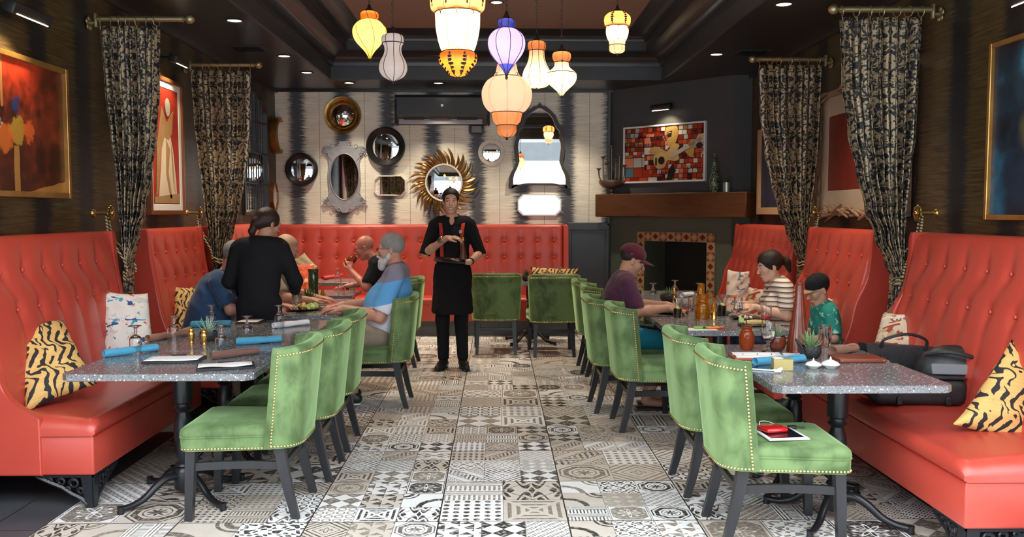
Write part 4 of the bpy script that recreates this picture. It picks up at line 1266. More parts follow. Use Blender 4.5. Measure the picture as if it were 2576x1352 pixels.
TC = [(-1.69, 7.24, 'terrazzo table with the platter of food by the waitress'),
      (-1.69, 7.92, 'terrazzo table with the tall green glazed vase'),
      (-1.85, 8.86, 'terrazzo table where the bald man in black sits'),
      (-1.75, 10.44, 'terrazzo table along the back banquette with a red rolled napkin')]
for x, y, lb in TC: dup(t1, lb, (x, y, 0), 0)
dup(t1, 'terrazzo table behind the two green chairs seen from behind', (.40, 10.42, 0), 0)
# ------------------------------------------------------------------ pendant lamps
PICLIGHTS = []; BULBS = []
def pendant(px, d, prof, label, bands, ribs=8, lobes=0, wire=.0022, lob_amp=.05, bulb=None, cap=None, extra=None, chain_dark='wrought', tw=0):
    """prof: (half width px, y px) from top to bottom; bands: list of (material, first index, last index)"""
    ax = at(px, prof[0][1], d); x0, y0 = ax.x, ax.y
    P = []
    for hw, py in prof:
        q = at(px, py, d); P.append((hw*d/2210, q.z))
    ztop, zbot = P[0][1], P[-1][1]
    t = thing('pendant_lamp', label, 'pendant lamp', (x0, y0, zbot), 0, 'blown glass pendant lamps in wire cages')
    P = [(r, z-zbot) for r, z in P]
    mod = (lambda a, z: 1-lob_amp+lob_amp*abs(cos(a*lobes/2))*1.6) if lobes else None
    def sm(pts):
        q = smoothpath([(r, z, 0) for r, z in pts], 4); return [(max(0, v.x), v.y) for v in q]
    for (mt, a, b) in bands:
        m = MB(); m.lathe(sm(P[a:b+1]), seg=40, mod=mod); m.build('glass_shade', G[mt], t, 180)
    full = sm(P)
    m = MB()
    for k in range(ribs):
        a = 2*PI*k/ribs+(.0 if lobes else .2)
        ff = (1-lob_amp) if lobes else 1
        m.tube([((r*ff+.001)*cos(a+tw*(i/len(full))), (r*ff+.001)*sin(a+tw*(i/len(full))), z) for i, (r, z) in enumerate(full)], wire, 5)
    for z_i in (cap or []):
        r, z = P[z_i]; m.tube([((r*1.0+.002)*cos(q), (r*1.0+.002)*sin(q), z) for q in [2*PI*i/30 for i in range(30)]], wire*1.5, 5, closed=True)
    if extra: extra(m, P)
    m.lathe([(0, -.022), (.006, -.018), (.010, -.008), (.006, .0), (.011, .004), (0, .008)], seg=10)
    m.build('wire_cage', G['wrought'], t, 60)
    zt = ztop-zbot
    m = MB(); m.lathe([(P[0][0]+.006, 0), (P[0][0]+.004, .012), (.016, .022), (.008, .05), (0, .05)], c=(0, 0, zt-.002), seg=16); m.build('cap', G['wrought'], t)
    m = MB(); z = zt+.04; zc = ZT-zbot-.02; k = 0
    while z < zc:
        aa = (k % 2)*PI/2
        m.tube([(.007*sin(q)*cos(aa), .007*sin(q)*sin(aa), z+.014+.015*cos(q)) for q in [2*PI*i/10 for i in range(10)]], .0022, 4, closed=True); z += .0235; k += 1
    m.lathe([(0, 0), (.05, 0), (.052, -.004), (.03, -.02), (0, -.02)], c=(0, 0, ZT-zbot), seg=20)
    m.build('chain', G['wrought'], t, 60)
    if bulb:
        zb = at(px, bulb[0], d).z; BULBS.append((x0, y0, zb, bulb[1]*.20, bulb[2]))
WB = (1, .72, .38)
def leaves(rows):
    def f(m, P):
        for (i0, i1, n, w) in rows:
            r0, z0 = P[i0]; r1, z1 = P[i1]
            for k in range(n):
                a = 2*PI*(k+.5)/n-PI/2
                for j in range(7):
                    u = (j+.5)/7; rr = max(lerp(r0, r1, u), lerp(P[(i0+i1)//2][0], 0, 0)*(.0)+lerp(r0, r1, u))
                    # follow profile
                    idx = i0+(i1-i0)*u; ia = int(idx); fb = idx-ia; rr = lerp(P[ia][0], P[min(ia+1, i1)][0], fb); zz = lerp(P[ia][1], P[min(ia+1, i1)][1], fb)
                    ww = w*(.35+.65*sin(PI*min(1, u*1.05)))*(1 if j % 2 else .72)
                    da = ww/rr/2; dz = abs(z0-z1)/7*.8
                    pts = [V(((rr+.004)*cos(a+q*da), (rr+.004)*sin(a+q*da), zz+p*dz)) for q, p in ((-1, .1), (-.4, -.5), (.4, -.5), (1, .1), (.5, .6), (-.5, .6))]
                    m.add(pts+[p*1.0+V((.003*cos(a), .003*sin(a), 0)) for p in pts], [(0,1,2,3,4,5), (11,10,9,8,7,6)]+[(k2, (k2+1) % 6, 6+(k2+1) % 6, 6+k2) for k2 in range(6)])
    return f
def curls(rows):
    def f(m, P):
        for (i, n, r, up) in rows:
            R, Z = P[i]
            for k in range(n):
                a = 2*PI*k/n-PI/2
                for sg in (-1, 1):
                    m.tube([((R+.004)*cos(a+sg*(.6*r+r*cos(q)*(1-.08*q))/R), (R+.004)*sin(a+sg*(.6*r+r*cos(q)*(1-.08*q))/R), Z+up*(r+r*sin(q)*(1-.08*q))) for q in [.6*j for j in range(10)]], .002, 4)
    return f
def both(*fs):
    def f(m, P):
        for g in fs: g(m, P)
    return f
# 1 yellow onion
pendant(929, 6.5, [(9, 28), (19, 31), (23, 38), (22, 46), (17, 50), (29, 56), (40, 70), (41.5, 86), (36, 102), (24, 117), (13, 129), (6, 140), (1.5, 150)],
        'yellow onion-shaped glass pendant with an orange top, leftmost of the hanging lamps', [('glass_orange', 0, 4), ('glass_yellow', 4, 12)], 6, cap=[4], bulb=(85, 16, WB), tw=1.2)
# 2 white gourd
pendant(988, 6.0, [(8, 85), (22, 88), (27, 97), (26, 109), (22, 117), (21, 128), (24, 140), (31, 153), (35, 167), (34, 180), (26, 193), (12, 201), (2, 205)],
        'frosted white gourd-shaped pendant lamp, unlit, just right of the yellow one', [('glass_white_glow', 0, 12)], 8, cap=[3])
# 3 big ornate
pendant(1151, 5.2, [(14, -62), (40, -60), (58, -48), (66, -28), (67, 0), (64, 24), (55, 33), (54, 40), (53, 70), (48, 100), (42, 122), (38, 131), (45, 137), (46.5, 148), (44, 160), (33, 172), (24, 184), (18, 190), (6, 194)],
        'largest ornate pendant with cream glass body, orange bulges and black iron leaves', [('glass_amber', 0, 6), ('glass_cream', 6, 11), ('glass_orange', 11, 18)], 6, lobes=8, lob_amp=.05, cap=[6, 11], wire=.0025,
        bulb=(60, 50, WB), extra=both(leaves([(2, 5, 8, .035), (12, 17, 8, .036)]), curls([(6, 8, .014, -1), (11, 8, .014, 1)])))
# 4 blue
pendant(1274, 5.6, [(8, 48), (18, 50), (22, 58), (21, 67), (17, 72), (32, 79), (44, 94), (47, 113), (42, 131), (31, 148), (19, 163), (9, 176), (3, 187), (1, 192)],
        'blue and violet teardrop glass pendant in front of the large peach lamp', [('glass_blue', 0, 4), ('glass_purple', 4, 10), ('glass_blue', 10, 13)], 8, cap=[4], bulb=(112, 8, (1, .85, .75)))
# 5 big peach
pendant(1275, 6.3, [(8, 152), (20, 156), (24, 166), (28, 184), (36, 194), (50, 205), (60, 224), (61.5, 243), (57, 263), (47, 278), (38, 284), (36, 294), (33, 306), (24, 316), (23, 318), (24, 330), (18, 341), (8, 345), (1, 346)],
        'large peach ribbed glass pendant hanging lowest in the room', [('glass_peach', 0, 10), ('glass_amber', 10, 18)], 8, lobes=8, lob_amp=.035, cap=[4, 10, 13],
        bulb=(225, 7, (1, .76, .58)), extra=curls([(4, 8, .011, 1), (10, 8, .011, 1)]))
# 6 pear
pendant(1350, 6.6, [(8, 103), (20, 106), (23, 114), (22, 123), (19, 128), (20, 145), (24, 160), (32, 176), (36.5, 193), (34, 208), (24, 218), (8, 222)],
        'peach pear-shaped pendant lamp to the right of the blue one', [('glass_amber', 0, 4), ('glass_peach', 4, 7), ('glass_cream', 7, 11)], 8, cap=[4], bulb=(195, 14, WB))
# 7 small onion
pendant(1413, 6.2, [(8, 130), (20, 133), (23, 142), (21, 151), (17, 157), (18, 167), (25, 175), (35, 184), (37, 197), (31, 211), (19, 223), (9, 233), (4, 241)],
        'small cream turnip-shaped pendant with a knobbed ring, near the moorish mirror', [('glass_amber', 0, 4), ('glass_peach', 4, 6), ('glass_cream', 6, 12)], 8, lobes=8, lob_amp=.03, cap=[4, 7], bulb=(195, 12, WB),
        extra=lambda m, P: [m.ball(((P[4][0]+.014)*cos(q), (P[4][0]+.014)*sin(q), P[4][1]), .008, 8, 6) for q in (0, PI/2, PI, 3*PI/2)])
# 8 small ornate right
pendant(1553, 7.0, [(6, 29), (20, 32), (31, 42), (32.5, 54), (30, 64), (26, 67), (27.5, 82), (24, 96), (20, 104), (19, 114), (19, 120), (18, 129), (10, 134), (1, 135)],
        'small ornate pendant with orange crown and glowing middle, rightmost of the lamps', [('glass_amber', 0, 5), ('glass_cream', 5, 8), ('glass_peach', 8, 13)], 6, lobes=6, lob_amp=.05, cap=[5, 9], bulb=(80, 14, WB),
        extra=both(leaves([(1, 4, 6, .03)]), curls([(5, 6, .010, -1), (8, 6, .008, 1)])))
# ------------------------------------------------------------------ things on the back wall (local x right, y towards the room, z up)
YW = YB-.001
def wallpt(px, py): q = at(px, py, YB); return q.x, q.z
K = YB/2213
def disc(m, r, y0, y1, seg=40, mi=0): m.lathe([(0, y0), (r, y0), (r, y1), (0, y1)], seg=seg, m=mi, mtx=Euler((PI/2, 0, 0)).to_matrix().to_4x4())
RX = Euler((PI/2, 0, 0)).to_matrix().to_4x4()      # lathe axis -> -y (towards the room)
def round_mirror(px, py, rpx, rin, label, frame, cat='mirror', convex=0, prof=None, beads=None, off=(0, 0), glass='mirror', extra=None):
    x, z = wallpt(px, py); t = thing('wall_mirror', label, cat, (x, YW, z), 0, 'mirrors hung on the back wall')
    R = rpx*K; ri = rin*K
    m = MB(); m.lathe(prof or [(R*.96, 0), (R, .012), (R*.98, .03), (ri+.02, .035), (ri, .02), (ri, .0)], seg=48, mtx=RX); m.build('frame', G[frame], t, 50)
    m = MB()
    if convex: m.lathe([(ri*sin(a)*1.0, .012+convex*(cos(a*PI/2))) if 0 else (ri*a, .010+convex*(1-a*a)) for a in [k/12 for k in range(13)]], seg=40, mtx=RX)
    else: m.lathe([(0, .012), (ri*.92, .012), (ri, .009)], seg=40, mtx=RX)
    m.build('mirror_glass', G[glass], t, 180 if convex else 30, rot=extra)
    if beads:
        m = MB()
        for k in range(beads):
            a = 2*PI*k/beads; m.ball(((ri+.018)*cos(a), -.032, (ri+.018)*sin(a)), .008, 8, 6)
        m.build('bead_ring', G['gold_leaf'], t)
    return t
round_mirror(863, 290, 46, 31, 'round convex mirror in a broad antique gold frame', 'gold_leaf', convex=.07, beads=44, prof=[(.235, 0), (.243, .02), (.235, .055), (.205, .05), (.185, .03), (.17, .04), (.165, .01)])
round_mirror(971, 370, 48.5, 33, 'large round mirror in a deep black bowl frame', 'black', extra=(0, 0, -.09), prof=[(.235, 0), (.255, .02), (.255, .07), (.24, .085), (.20, .04), (.174, .012)])
round_mirror(761, 427, 40.5, 29, 'smaller round mirror in a deep black frame, lowest at the left', 'black', extra=(0, 0, .10), prof=[(.19, 0), (.212, .02), (.212, .07), (.20, .08), (.17, .04), (.152, .012)])
round_mirror(1236, 384, 33, 23.5, 'small round mirror in a flat cream shell frame', 'pearl', prof=[(.172, 0), (.174, .008), (.172, .016), (.126, .016), (.123, .010)])
# sunburst
x, z = wallpt(1117, 460); t = thing('wall_mirror', 'round sunburst mirror with curved gold leaf rays, behind the head of the server', 'mirror', (x, YW, z), 0, 'mirrors hung on the back wall')
R = 46*K
m = MB(); m.lathe([(0, .03), (R*.9, .03), (R*.96, .026)], seg=48, mtx=RX); m.build('mirror_glass', G['mirror'], t, 30)
m = MB(); m.lathe([(R*.95, .02), (R*.95, .036), (R*1.02, .04), (R*1.04, .02)], seg=48, mtx=RX); m.build('inner_rim', G['pearl'], t, 50)
m = MB(); m.lathe([(0, 0), (R*1.02, 0), (R*1.02, .02), (0, .02)], seg=40, mtx=RX); m.build('backing', G['gold_leaf'], t, 40)
def ray_leaf(a0, r0, r1, bend, w):
    m = MB(); n = 10; vs = []
    for i in range(n+1):
        u = i/n; r = lerp(r0, r1, u); a = a0+bend*u*u
        c = V((r*cos(a), -.022-.02*sin(PI*u), r*sin(a))); d = V((-sin(a), 0, cos(a))); ww = w*(sin(PI*min(.97, u*.93+.04)))**.7
        vs += [c-d*ww/2, c+V((0, -.012, 0)), c+d*ww/2, c+V((0, .004, 0))]
    fs = [(i*4+j, i*4+(j+1) % 4, i*4+4+(j+1) % 4, i*4+4+j) for i in range(n) for j in range(4)]+[(0, 1, 2, 3), (n*4+3, n*4+2, n*4+1, n*4)]
    m.add(vs, fs); return m
random.seed(3)
for k in range(16):
    a = 2*PI*k/16
    for j, (da, r1, w) in enumerate(((0, R*1.86+.02*random.random(), .042), (.13, R*1.74, .034), (-.11, R*1.62, .03))):
        ray_leaf(a+da*1.0, R*.98, r1, .28 if k % 2 else .20, w).build('sunburst_ray', G['gold_leaf'], t, 50)
# silver ornate with oval
x, z = wallpt(867, 445); t = thing('wall_mirror', 'tall scalloped silver-leaf mirror with an oval glass', 'mirror', (x, YW, z), 0, 'mirrors hung on the back wall')
def mirror_poly(pts, sc): 
    q = smoothpath([(a*sc, b*sc, 0) for a, b in pts], 3); return [(v.x, v.y) for v in q]
half = [(0, 88), (10, 88), (14, 80), (26, 72), (36, 75), (50, 75), (54, 66), (46, 58), (40, 48), (38, 30), (40, 10), (40, -10), (38, -30), (41, -48), (48, -58), (53, -64), (48, -74), (34, -72), (28, -78), (15, -84), (8, -89), (0, -90)]
full = half+[(-a, b) for a, b in half[-2:0:-1]]
sc = K; poly = mirror_poly(full+[full[0]], sc)[:-1]
def oval_for(poly, a, b): 
    return [(a*cos(math.atan2(p[1]/b, p[0]/a)), b*sin(math.atan2(p[1]/b, p[0]/a))) for p in poly]
ov = oval_for(poly, 36*K, 57*K)
m = MB(); m.prism(poly, (0, -.0, 0), (1, 0, 0), (0, 0, 1), .028, hole=ov); m.build('frame', G['silver_leaf'], t, 40)
m = MB()
for sx in (-1, 1):
    for sz in (-1, 1):
        for (a, b, r) in ((48, 68, 5), (30, 75, 5), (42, 56, 4), (14, 82, 5), (52, 60, 3.5)):
            m.tube([(sx*(a+r*cos(q)*(1-.07*q))*K, -.032, sz*(b+r*sin(q)*(1-.07*q))*K) for q in [.5*j for j in range(13)]], .006, 5)
m.tube([(36.5*K*cos(q), -.03, 57.5*K*sin(q)) for q in [2*PI*j/48 for j in range(48)]], .006, 6, closed=True)
m.build('carved_scrolls', G['silver_leaf'], t)
m = MB(); m.add([(a*1.02, -.012, b*1.02) for a, b in ov], [tuple(range(len(ov)))]); m.build('mirror_glass', G['mirror_dark'], t, 0, rot=(0, 0, -.03))
def chamfer_mirror(px, py, w, h, label, glass='mirror', frame='pearl', c=.25, rx=0, rz=0):
    x, z = wallpt(px, py); t = thing('wall_mirror', label, 'mirror', (x, YW, z), 0, 'mirrors hung on the back wall')
    w *= K/1; h *= K; c = h*c
    def pol(e): 
        W2, H2 = w/2-e, h/2-e; return [(-W2+c, -H2), (W2-c, -H2), (W2, -H2+c), (W2, H2-c), (W2-c, H2), (-W2+c, H2), (-W2, H2-c), (-W2, -H2+c)]
    m = MB(); m.prism(pol(0), (0, 0, 0), (1, 0, 0), (0, 0, 1), .022, hole=pol(.016)); m.build('frame', G[frame], t, 30)
    m = MB(); m.prism(pol(.014), (0, 0, 0), (1, 0, 0), (0, 0, 1), .014); m.build('mirror_glass', G[glass], t, 0, rot=(rx, 0, rz))
    m = MB()
    for sx in (-1, 1):
        for sz in (-1, 1): m.box((sx*(w/2-c*.62), -.017, sz*(h/2-c*.62)), (.035, .006, .035), .002, rot=(0, PI/4, 0))
    m.build('corner_facet', G['glass'], t, 30)
chamfer_mirror(981, 467, 82, 51, 'small horizontal mirror with cut corners reflecting a dark curtain', 'mirror_dark', c=.2, rz=-.115)
chamfer_mirror(1357, 516, 110, 54, 'bright octagonal mirror low on the wall under the moorish mirror', 'mirror', 'plastic_white', c=.24, rx=-.02)
# moorish mirror
x, z = wallpt(1357, 372); t = thing('wall_mirror', 'tall moorish arch mirror with a dark carved wooden frame', 'mirror', (x, YW, z), 0, 'mirrors hung on the back wall')
ho = [(0, 111), (6, 104), (14, 103), (28, 92), (40, 80), (46, 66), (51, 56), (60, 46), (62, 36), (58, 26), (62, 14), (64, 0), (62, -18), (58, -36), (64, -52), (72, -64), (76, -76), (78, -102), (70, -103), (70, -96), (50, -97), (40, -95)]
hi = [(0, 98), (5, 97), (12, 92), (24, 84), (33, 72), (37, 60), (42, 50), (49, 42), (51, 32), (49, 22), (53, 12), (54, 0), (52, -16), (50, -34), (56, -52), (63, -66), (66, -78), (66, -92), (60, -92), (50, -92), (40, -90), (30, -89)]
ho.append((0, -94)); hi.append((0, -89))
po = ho+[(-a, b) for a, b in ho[-2:0:-1]]; pi_ = hi+[(-a, b) for a, b in hi[-2:0:-1]]
m = MB(); m.prism([(a*K, b*K) for a, b in po], (0, 0, 0), (1, 0, 0), (0, 0, 1), .045, hole=[(a*K, b*K) for a, b in pi_]); m.build('frame', G['dark_carved'], t, 30)
m = MB(); m.prism([(a*K*1.01, b*K*1.01) for a, b in pi_], (0, -.002, 0), (1, 0, 0), (0, 0, 1), .012); m.build('mirror_glass', G['mirror'], t, 0)
# air conditioner
xa, za = wallpt(997, 243); xb, zb = wallpt(1232, 318); t = thing('air_conditioner', 'dark grey wall-mounted split air conditioner with a pale louvre', 'air conditioner', ((xa+xb)/2, YW, (za+zb)/2))
W_, H_ = xb-xa, za-zb
m = MB(); sec = [(0, H_/2), (-.17, H_/2), (-.22, H_/2-.04), (-.23, -.06), (-.19, -H_/2+.07), (-.10, -H_/2+.01), (0, -H_/2+.01)]
vs = []
for xx in (-W_/2, W_/2): vs += [(xx, a, b) for a, b in sec]
n = len(sec); m.add(vs, [(i, (i+1) % n, n+(i+1) % n, n+i) for i in range(n)]+[tuple(range(n)), tuple(range(2*n-1, n-1, -1))]); m.build('housing', G['ac_dark'], t, 30)
m = MB(); m.box((-.02, -.20, -H_/2+.045), (W_*.88, .012, .085), .004, rot=(-.5, 0, 0)); m.build('louvre_flap', G['ac_vent'], t)
m = MB()
for k in range(3): m.box((-.36+.34*k, -.214, -H_/2+.075), (.26, .004, .03), rot=(-.5, 0, 0))
m.build('louvre_slots', G['pewter'], t, 0)
for sx in (-1, 1): m = MB(); m.box((sx*(W_/2-.015), -.118, -.03), (.028, .238, H_*.86), .012); m.build('end_cap', G['black'], t)
text_mb('23', .035, (0.0, -.2335, .05), (1, 0, 0), (0, 0, 1), .001).build('display', G['led'], t, 0)
xa, za = wallpt(1199, 327); t = thing('control_box', 'small dark box on the wall under the right end of the air conditioner', 'box', (xa, YW, za))
m = MB(); m.box((0, -.05, 0), (.19, .10, .12), .02, seg=2); m.build('housing', G['ac_dark'], t)
m = MB(); m.box((0, -.102, 0), (.12, .006, .08), .002); m.build('cover', G['outdoor_grey'], t)
# ------------------------------------------------------------------ fireplace wall decor; local frame on the slanted face
FROT = math.atan2(FD.y, FD.x)
def onwall_thing(name, label, cat, s, z, off=.001, group=None):
    p = facept(s, z, off); return thing(name, label, cat, (p.x, p.y, p.z), FROT, group)
c1 = onface(1573, 322); c2 = onface(1780, 304); c3 = onface(1573, 462); c4 = onface(1780, 457)
sc_, zc_ = (c1[0]+c2[0])/2, (c1[1]+c2[1]+c3[1]+c4[1])/4; w_ = c2[0]-c1[0]; h_ = ((c1[1]-c3[1])+(c2[1]-c4[1]))/2
t = onwall_thing('framed_painting', 'mosaic painting of a singing guitarist in a thin white frame above the mantel', 'painting', sc_, zc_)
def frame_rect(m, w, h, b, d, y0=0):
    """picture frame lying in local xz, front towards -y"""
    for sx in (-1, 1): m.box((sx*(w/2-b/2), y0-d/2, 0), (b, d, h), .003)
    for sz in (-1, 1): m.box((0, y0-d/2, sz*(h/2-b/2)), (w-2*b, d, b), .003)
m = MB(); frame_rect(m, w_, h_, .022, .045); m.build('frame', G['plastic_white'], t, 30)
cv = MB(); cv.box((0, -.016, 0), (w_-.044, .03, h_-.044)); cnv = cv.build('canvas', G['art_mosaic'], t, 0)
YP = -.0335
def paint(nm, mt, pts, k=0):
    m = MB(); m.prism([(a*w_/100, b*h_/100) for a, b in pts], (0, YP+.003-k*.001, 0), (1, 0, 0), (0, 0, 1), .0015+k*.001); m.build(nm, G[mt], cnv, 0)
def sp(pts, n=3): return [(v.x, v.y) for v in smoothpath([(a, b, 0) for a, b in pts]+[(pts[0][0], pts[0][1], 0)], n)[:-1]]
# figure drawn in percent of the canvas
paint('painted_shirt', 'paint_black', [(6, 8), (14, 22), (20, 12), (14, -10), (4, -12)])
paint('painted_trousers', 'paint_black', [(7, -28), (12, -18), (16, -30), (11, -46), (5, -46)])
paint('painted_face', 'paint_ochre', sp([(4, 44), (16, 46), (18, 30), (14, 14), (8, 10), (5, 22), (8, 30), (3, 34)]), 1)
paint('painted_mouth', 'paint_black', [(5, 36), (11, 38), (10, 28), (6, 27)], 2)
paint('painted_teeth', 'paint_grey', [(6, 35), (10, 36), (10, 34), (6, 33.5)], 3)
paint('painted_arm', 'paint_ochre', [(-18, 4), (-10, 14), (6, 2), (12, -6), (5, -8), (-8, 2)], 1)
paint('painted_arm', 'paint_ochre', [(26, 2), (34, 22), (38, 12), (36, -6), (38, -10), (32, -8)], 1)
paint('painted_guitar', 'paint_guitar', sp([(-11, -2), (-4, 2), (2, -1), (7, 6), (14, 16), (20, 12), (17, 2), (20, -10), (14, -14), (6, -12), (2, -24), (-6, -26), (-11, -16)]), 2)
paint('painted_guitar_neck', 'paint_grey', [(8, -4), (44, 25), (47, 19), (11, -9)], 3)
paint('painted_guitar_head', 'paint_cream', [(38, 18), (42, 28), (49, 30), (49, 15)], 3)
paint('painted_hand', 'paint_ochre', sp([(30, 12), (34, 20), (38, 20), (38, 10), (34, 8)]), 3)
paint('painted_soundhole', 'paint_black', [(-1.5+4*cos(q*PI/6), -12+7*sin(q*PI/6)) for q in range(12)], 3)
paint('painted_bridge', 'paint_black', [(-9, -7), (-7, -7), (-7, -20), (-9, -20)], 3)
for (tx, sz, u, v, mt) in (('BAMBA', .075, -6, 26, 'paint_black'), ('LASCO DE BRECAS', .06, -28, 15, 'paint_black'), ('SALUTE', .055, 3, -34, 'paint_black'), ('CAPO.', .06, 36, -26, 'paint_black'), ('PACO', .05, -26, 30, 'paint_black'), ('VIVE', .05, 38, 34, 'paint_navy')):
    text_mb(tx, sz, (u*w_/100, YP-.0008, v*h_/100), (1, 0, 0), (0, 0, 1), .001, .0006).build('painted_lettering', G[mt], cnv, 0)
for k in range(3):
    m = MB(); m.ball(((40+k*3.2)*w_/100, YP, 10*h_/100), (.012, .002, .016), 10, 6); m.build('painted_peg', G['paint_black'], cnv)
def picture_light(t, w, arm, l=.0):
    m = MB(); m.box((0, -arm, .0), (w, .075, .07), .012, seg=2, rot=(.35, 0, 0)); m.build('lamp_housing', G['black'], t)
    m = MB(); m.box((0, -.008, .02), (w*.35, .016, .08), .004); m.tube([(0, -.01, .03), (0, -arm+.02, .03)], .010, 8); m.build('bracket', G['black'], t)
    m = MB(); m.box((0, -arm-.012, -.036), (w*.8, .035, .006), rot=(.35, 0, 0)); m.build('bulb', G['lamp_disc'], t, 0)
s_, z_ = onface(1682, 272); t = onwall_thing('picture_light', 'black picture light shining down on the guitarist painting', 'picture light', s_, z_)
picture_light(t, .30, .15)
p = facept(s_, z_-.05, .17); q = facept(s_, z_-.45, .0); PICLIGHTS.append((p.x, p.y, p.z-.01, q.x, q.y, q.z, 8))
# on the mantel
def onmantel(px): s, z = onface(px, 480, .12); return facept(s, ZM+.001, .12)
p = onmantel(1545); p = facept(onface(1533, 480, .12)[0], ZM+.001, .13)
t = thing('candelabra', 'dark iron candelabra with many cups on a domed base, at the left of the mantel', 'candelabra', (p.x+.03, p.y-.04, p.z), -.25)
m = MB(); m.lathe([(0, 0), (.07, 0), (.07, .01), (.02, .03), (.018, .06), (.05, .075), (.12, .09), (.16, .13), (.17, .17), (.168, .175), (.0, .165)], seg=28); m.build('bowl', G['pewter'], t)
for (x_, h_a, bend) in ((-.17, .33, .04), (-.115, .48, .02), (-.06, .40, 0), (0, .62, 0), (.05, .44, .0), (.10, .52, .02), (.16, .37, .05)):
    m = MB(); y_ = .03*((int(x_*100)) % 3-1)
    m.tube(smoothpath([(x_*.75, y_, .15), (x_*.85+bend*.4*(1 if x_ > 0 else -1), y_, .22), (x_, y_, h_a-.03)], 5), .009, 7)
    m.lathe([(.008, -.03), (.014, -.02), (.026, -.004), (.034, 0), (.034, .006), (.0, .004)], c=(x_, y_, h_a), seg=14); m.build('candle_arm', G['pewter'], t)
p = onmantel(1797)
t = thing('decorative_tree', 'small glossy dark green cone tree on the mantel', 'figurine', (p.x, p.y, p.z), 0)
m = MB(); m.lathe([(0, 0), (.045, 0), (.045, .01), (.05, .03), (.062, .07), (.060, .12), (.048, .20), (.034, .27), (.024, .32), (.028, .34), (.022, .38), (.014, .42), (.006, .455), (0, .46)], seg=18, mod=lambda a, z: 1+.10*sin(a*7+z*90)); m.build('cone', G['tree_green'], t, 60)
m = MB(); m.lathe([(0, 0), (.03, 0), (.03, .012), (0, .012)], c=(0, 0, .0), seg=12); m.build('base', G['silver_leaf'], t)
def aloe(t, n, L, w, z0, mt='aloe', spread=.9, rot=0):
    for k in range(n):
        a = rot+2.4*k; el = .25+spread*(k/n); ln_ = L*(.75+.25*((k*7) % 5)/4)*(1-.15*k/n); m = MB(); pts = []; rr = []
        for i in range(7):
            u = i/6; r = ln_*u*sin(el*(1-.25*u)); z = z0+ln_*u*cos(el*(1-.25*u)); pts.append((r*cos(a), r*sin(a), z)); rr.append(max(.0006, w*(1-u)**.7*(1-.2*(u < .1))))
        m.tube(pts, rr, 6, flat=.45); m.build('leaf', G[mt], t, 60)
p = onmantel(1828); t = thing('potted_succulent', 'spiky succulent in a small tin can at the right of the mantel', 'plant', (p.x, p.y, p.z))
m = MB(); m.lathe([(0, 0), (.045, 0), (.046, .11), (.041, .11), (.04, .095), (0, .095)], seg=20); m.build('tin_pot', G['tin'], t)
aloe(t, 12, .12, .006, .10, 'fern_green', .7)
# ------------------------------------------------------------------ side wall pictures
def wall_picture(side, y0, y1, z0, z1, label, frame, fw, art, d=.04, mat_=None, mw=.05, cat='painting', tilt=0):
    """side picture: y0<y1 world extents"""
    xw = XL+.002 if side == 'L' else XR-.002
    t = thing('framed_painting', label, cat, (xw, (y0+y1)/2, (z0+z1)/2), PI/2 if side == 'L' else -PI/2)
    if tilt: t.rotation_euler = (tilt*(1 if side == 'L' else 1), 0, PI/2 if side == 'L' else -PI/2)
    w, h = y1-y0, z1-z0
    m = MB(); frame_rect(m, w, h, fw, d); m.build('frame', G[frame], t, 30)
    iw, ih = w-2*fw, h-2*fw
    if mat_:
        m = MB(); frame_rect(m, iw, ih, mw, d*.6); m.build('mount', G[mat_], t, 30); iw -= 2*mw; ih -= 2*mw
    return t, iw, ih
# with rotation +90 (left): local -y -> world +x ; local x -> world +y
a = onx(0, 147, XL); b = onx(163, 500, XL); b2 = onx(157, 185, XL)
t, iw, ih = wall_picture('L', b.y-1.25, b.y, b.z-.0, b2.z+.02, 'large red and brown abstract painting in a gold frame at the near left', 'gilt_frame', .035, 'art_red', .05)
m = MB(); m.box((0, 0, 0), (.02, iw, ih)); o = m.build('canvas', G['art_red'], t, 0, loc=(0, -.012, 0), rot=(0, 0, -PI/2))
ypic = b.y-.62; zpic = b2.z+.02
q = onx(95, 75, XL+.1); t = thing('picture_light', 'black picture light above the large red abstract painting', 'picture light', (XL+.002, q.y-.22, q.z+.05), PI/2)
picture_light(t, .42, .16); PICLIGHTS.append((XL+.17, q.y-.22, q.z-.03, XL, q.y-.22, q.z-.5, 15))
yl1, zl1 = q.y-.22, q.z
a = onx(375, 190, XL); b = onx(456, 540, XL); b2 = onx(450, 213, XL)
t, iw, ih = wall_picture('L', b.y-.80, b.y, b.z, b2.z, 'painting of a pale robed figure on red, behind the first left curtain', 'copper_frame', .035, 'x', .045, 'white_frame', .055)
m = MB(); m.box((0, -.012, 0), (iw, .02, ih)); cnv = m.build('canvas', G['paint_red'], t, 0)
w_, h_ = iw, ih; YP = -.0262
paint('painted_robe', 'paint_cream', [(-12, 10), (12, 16), (26, -2), (36, -30), (38, -44), (8, -48), (-30, -44), (-20, -16)])
paint('painted_folds', 'paint_tan', [(0, 6), (14, -2), (6, -22), (18, -44), (12, -45), (-2, -24)], 1)
paint('painted_folds', 'paint_tan', [(18, 6), (24, -8), (28, -34), (32, -42), (24, -30), (20, -12)], 1)
paint('painted_cloak', 'paint_tan', [(-14, 34), (4, 20), (16, 26), (30, 32), (22, 12), (10, 6), (-6, 8), (-20, -6), (-32, -40), (-40, -44), (-34, 0)], 1)
paint('painted_face', 'paint_grey', [(8+9*cos(q*PI/6), 34+8*sin(q*PI/6)) for q in range(12)], 2)
paint('painted_floor', 'paint_tan', [(-46, -44), (46, -40), (46, -49), (-46, -49)], 1)
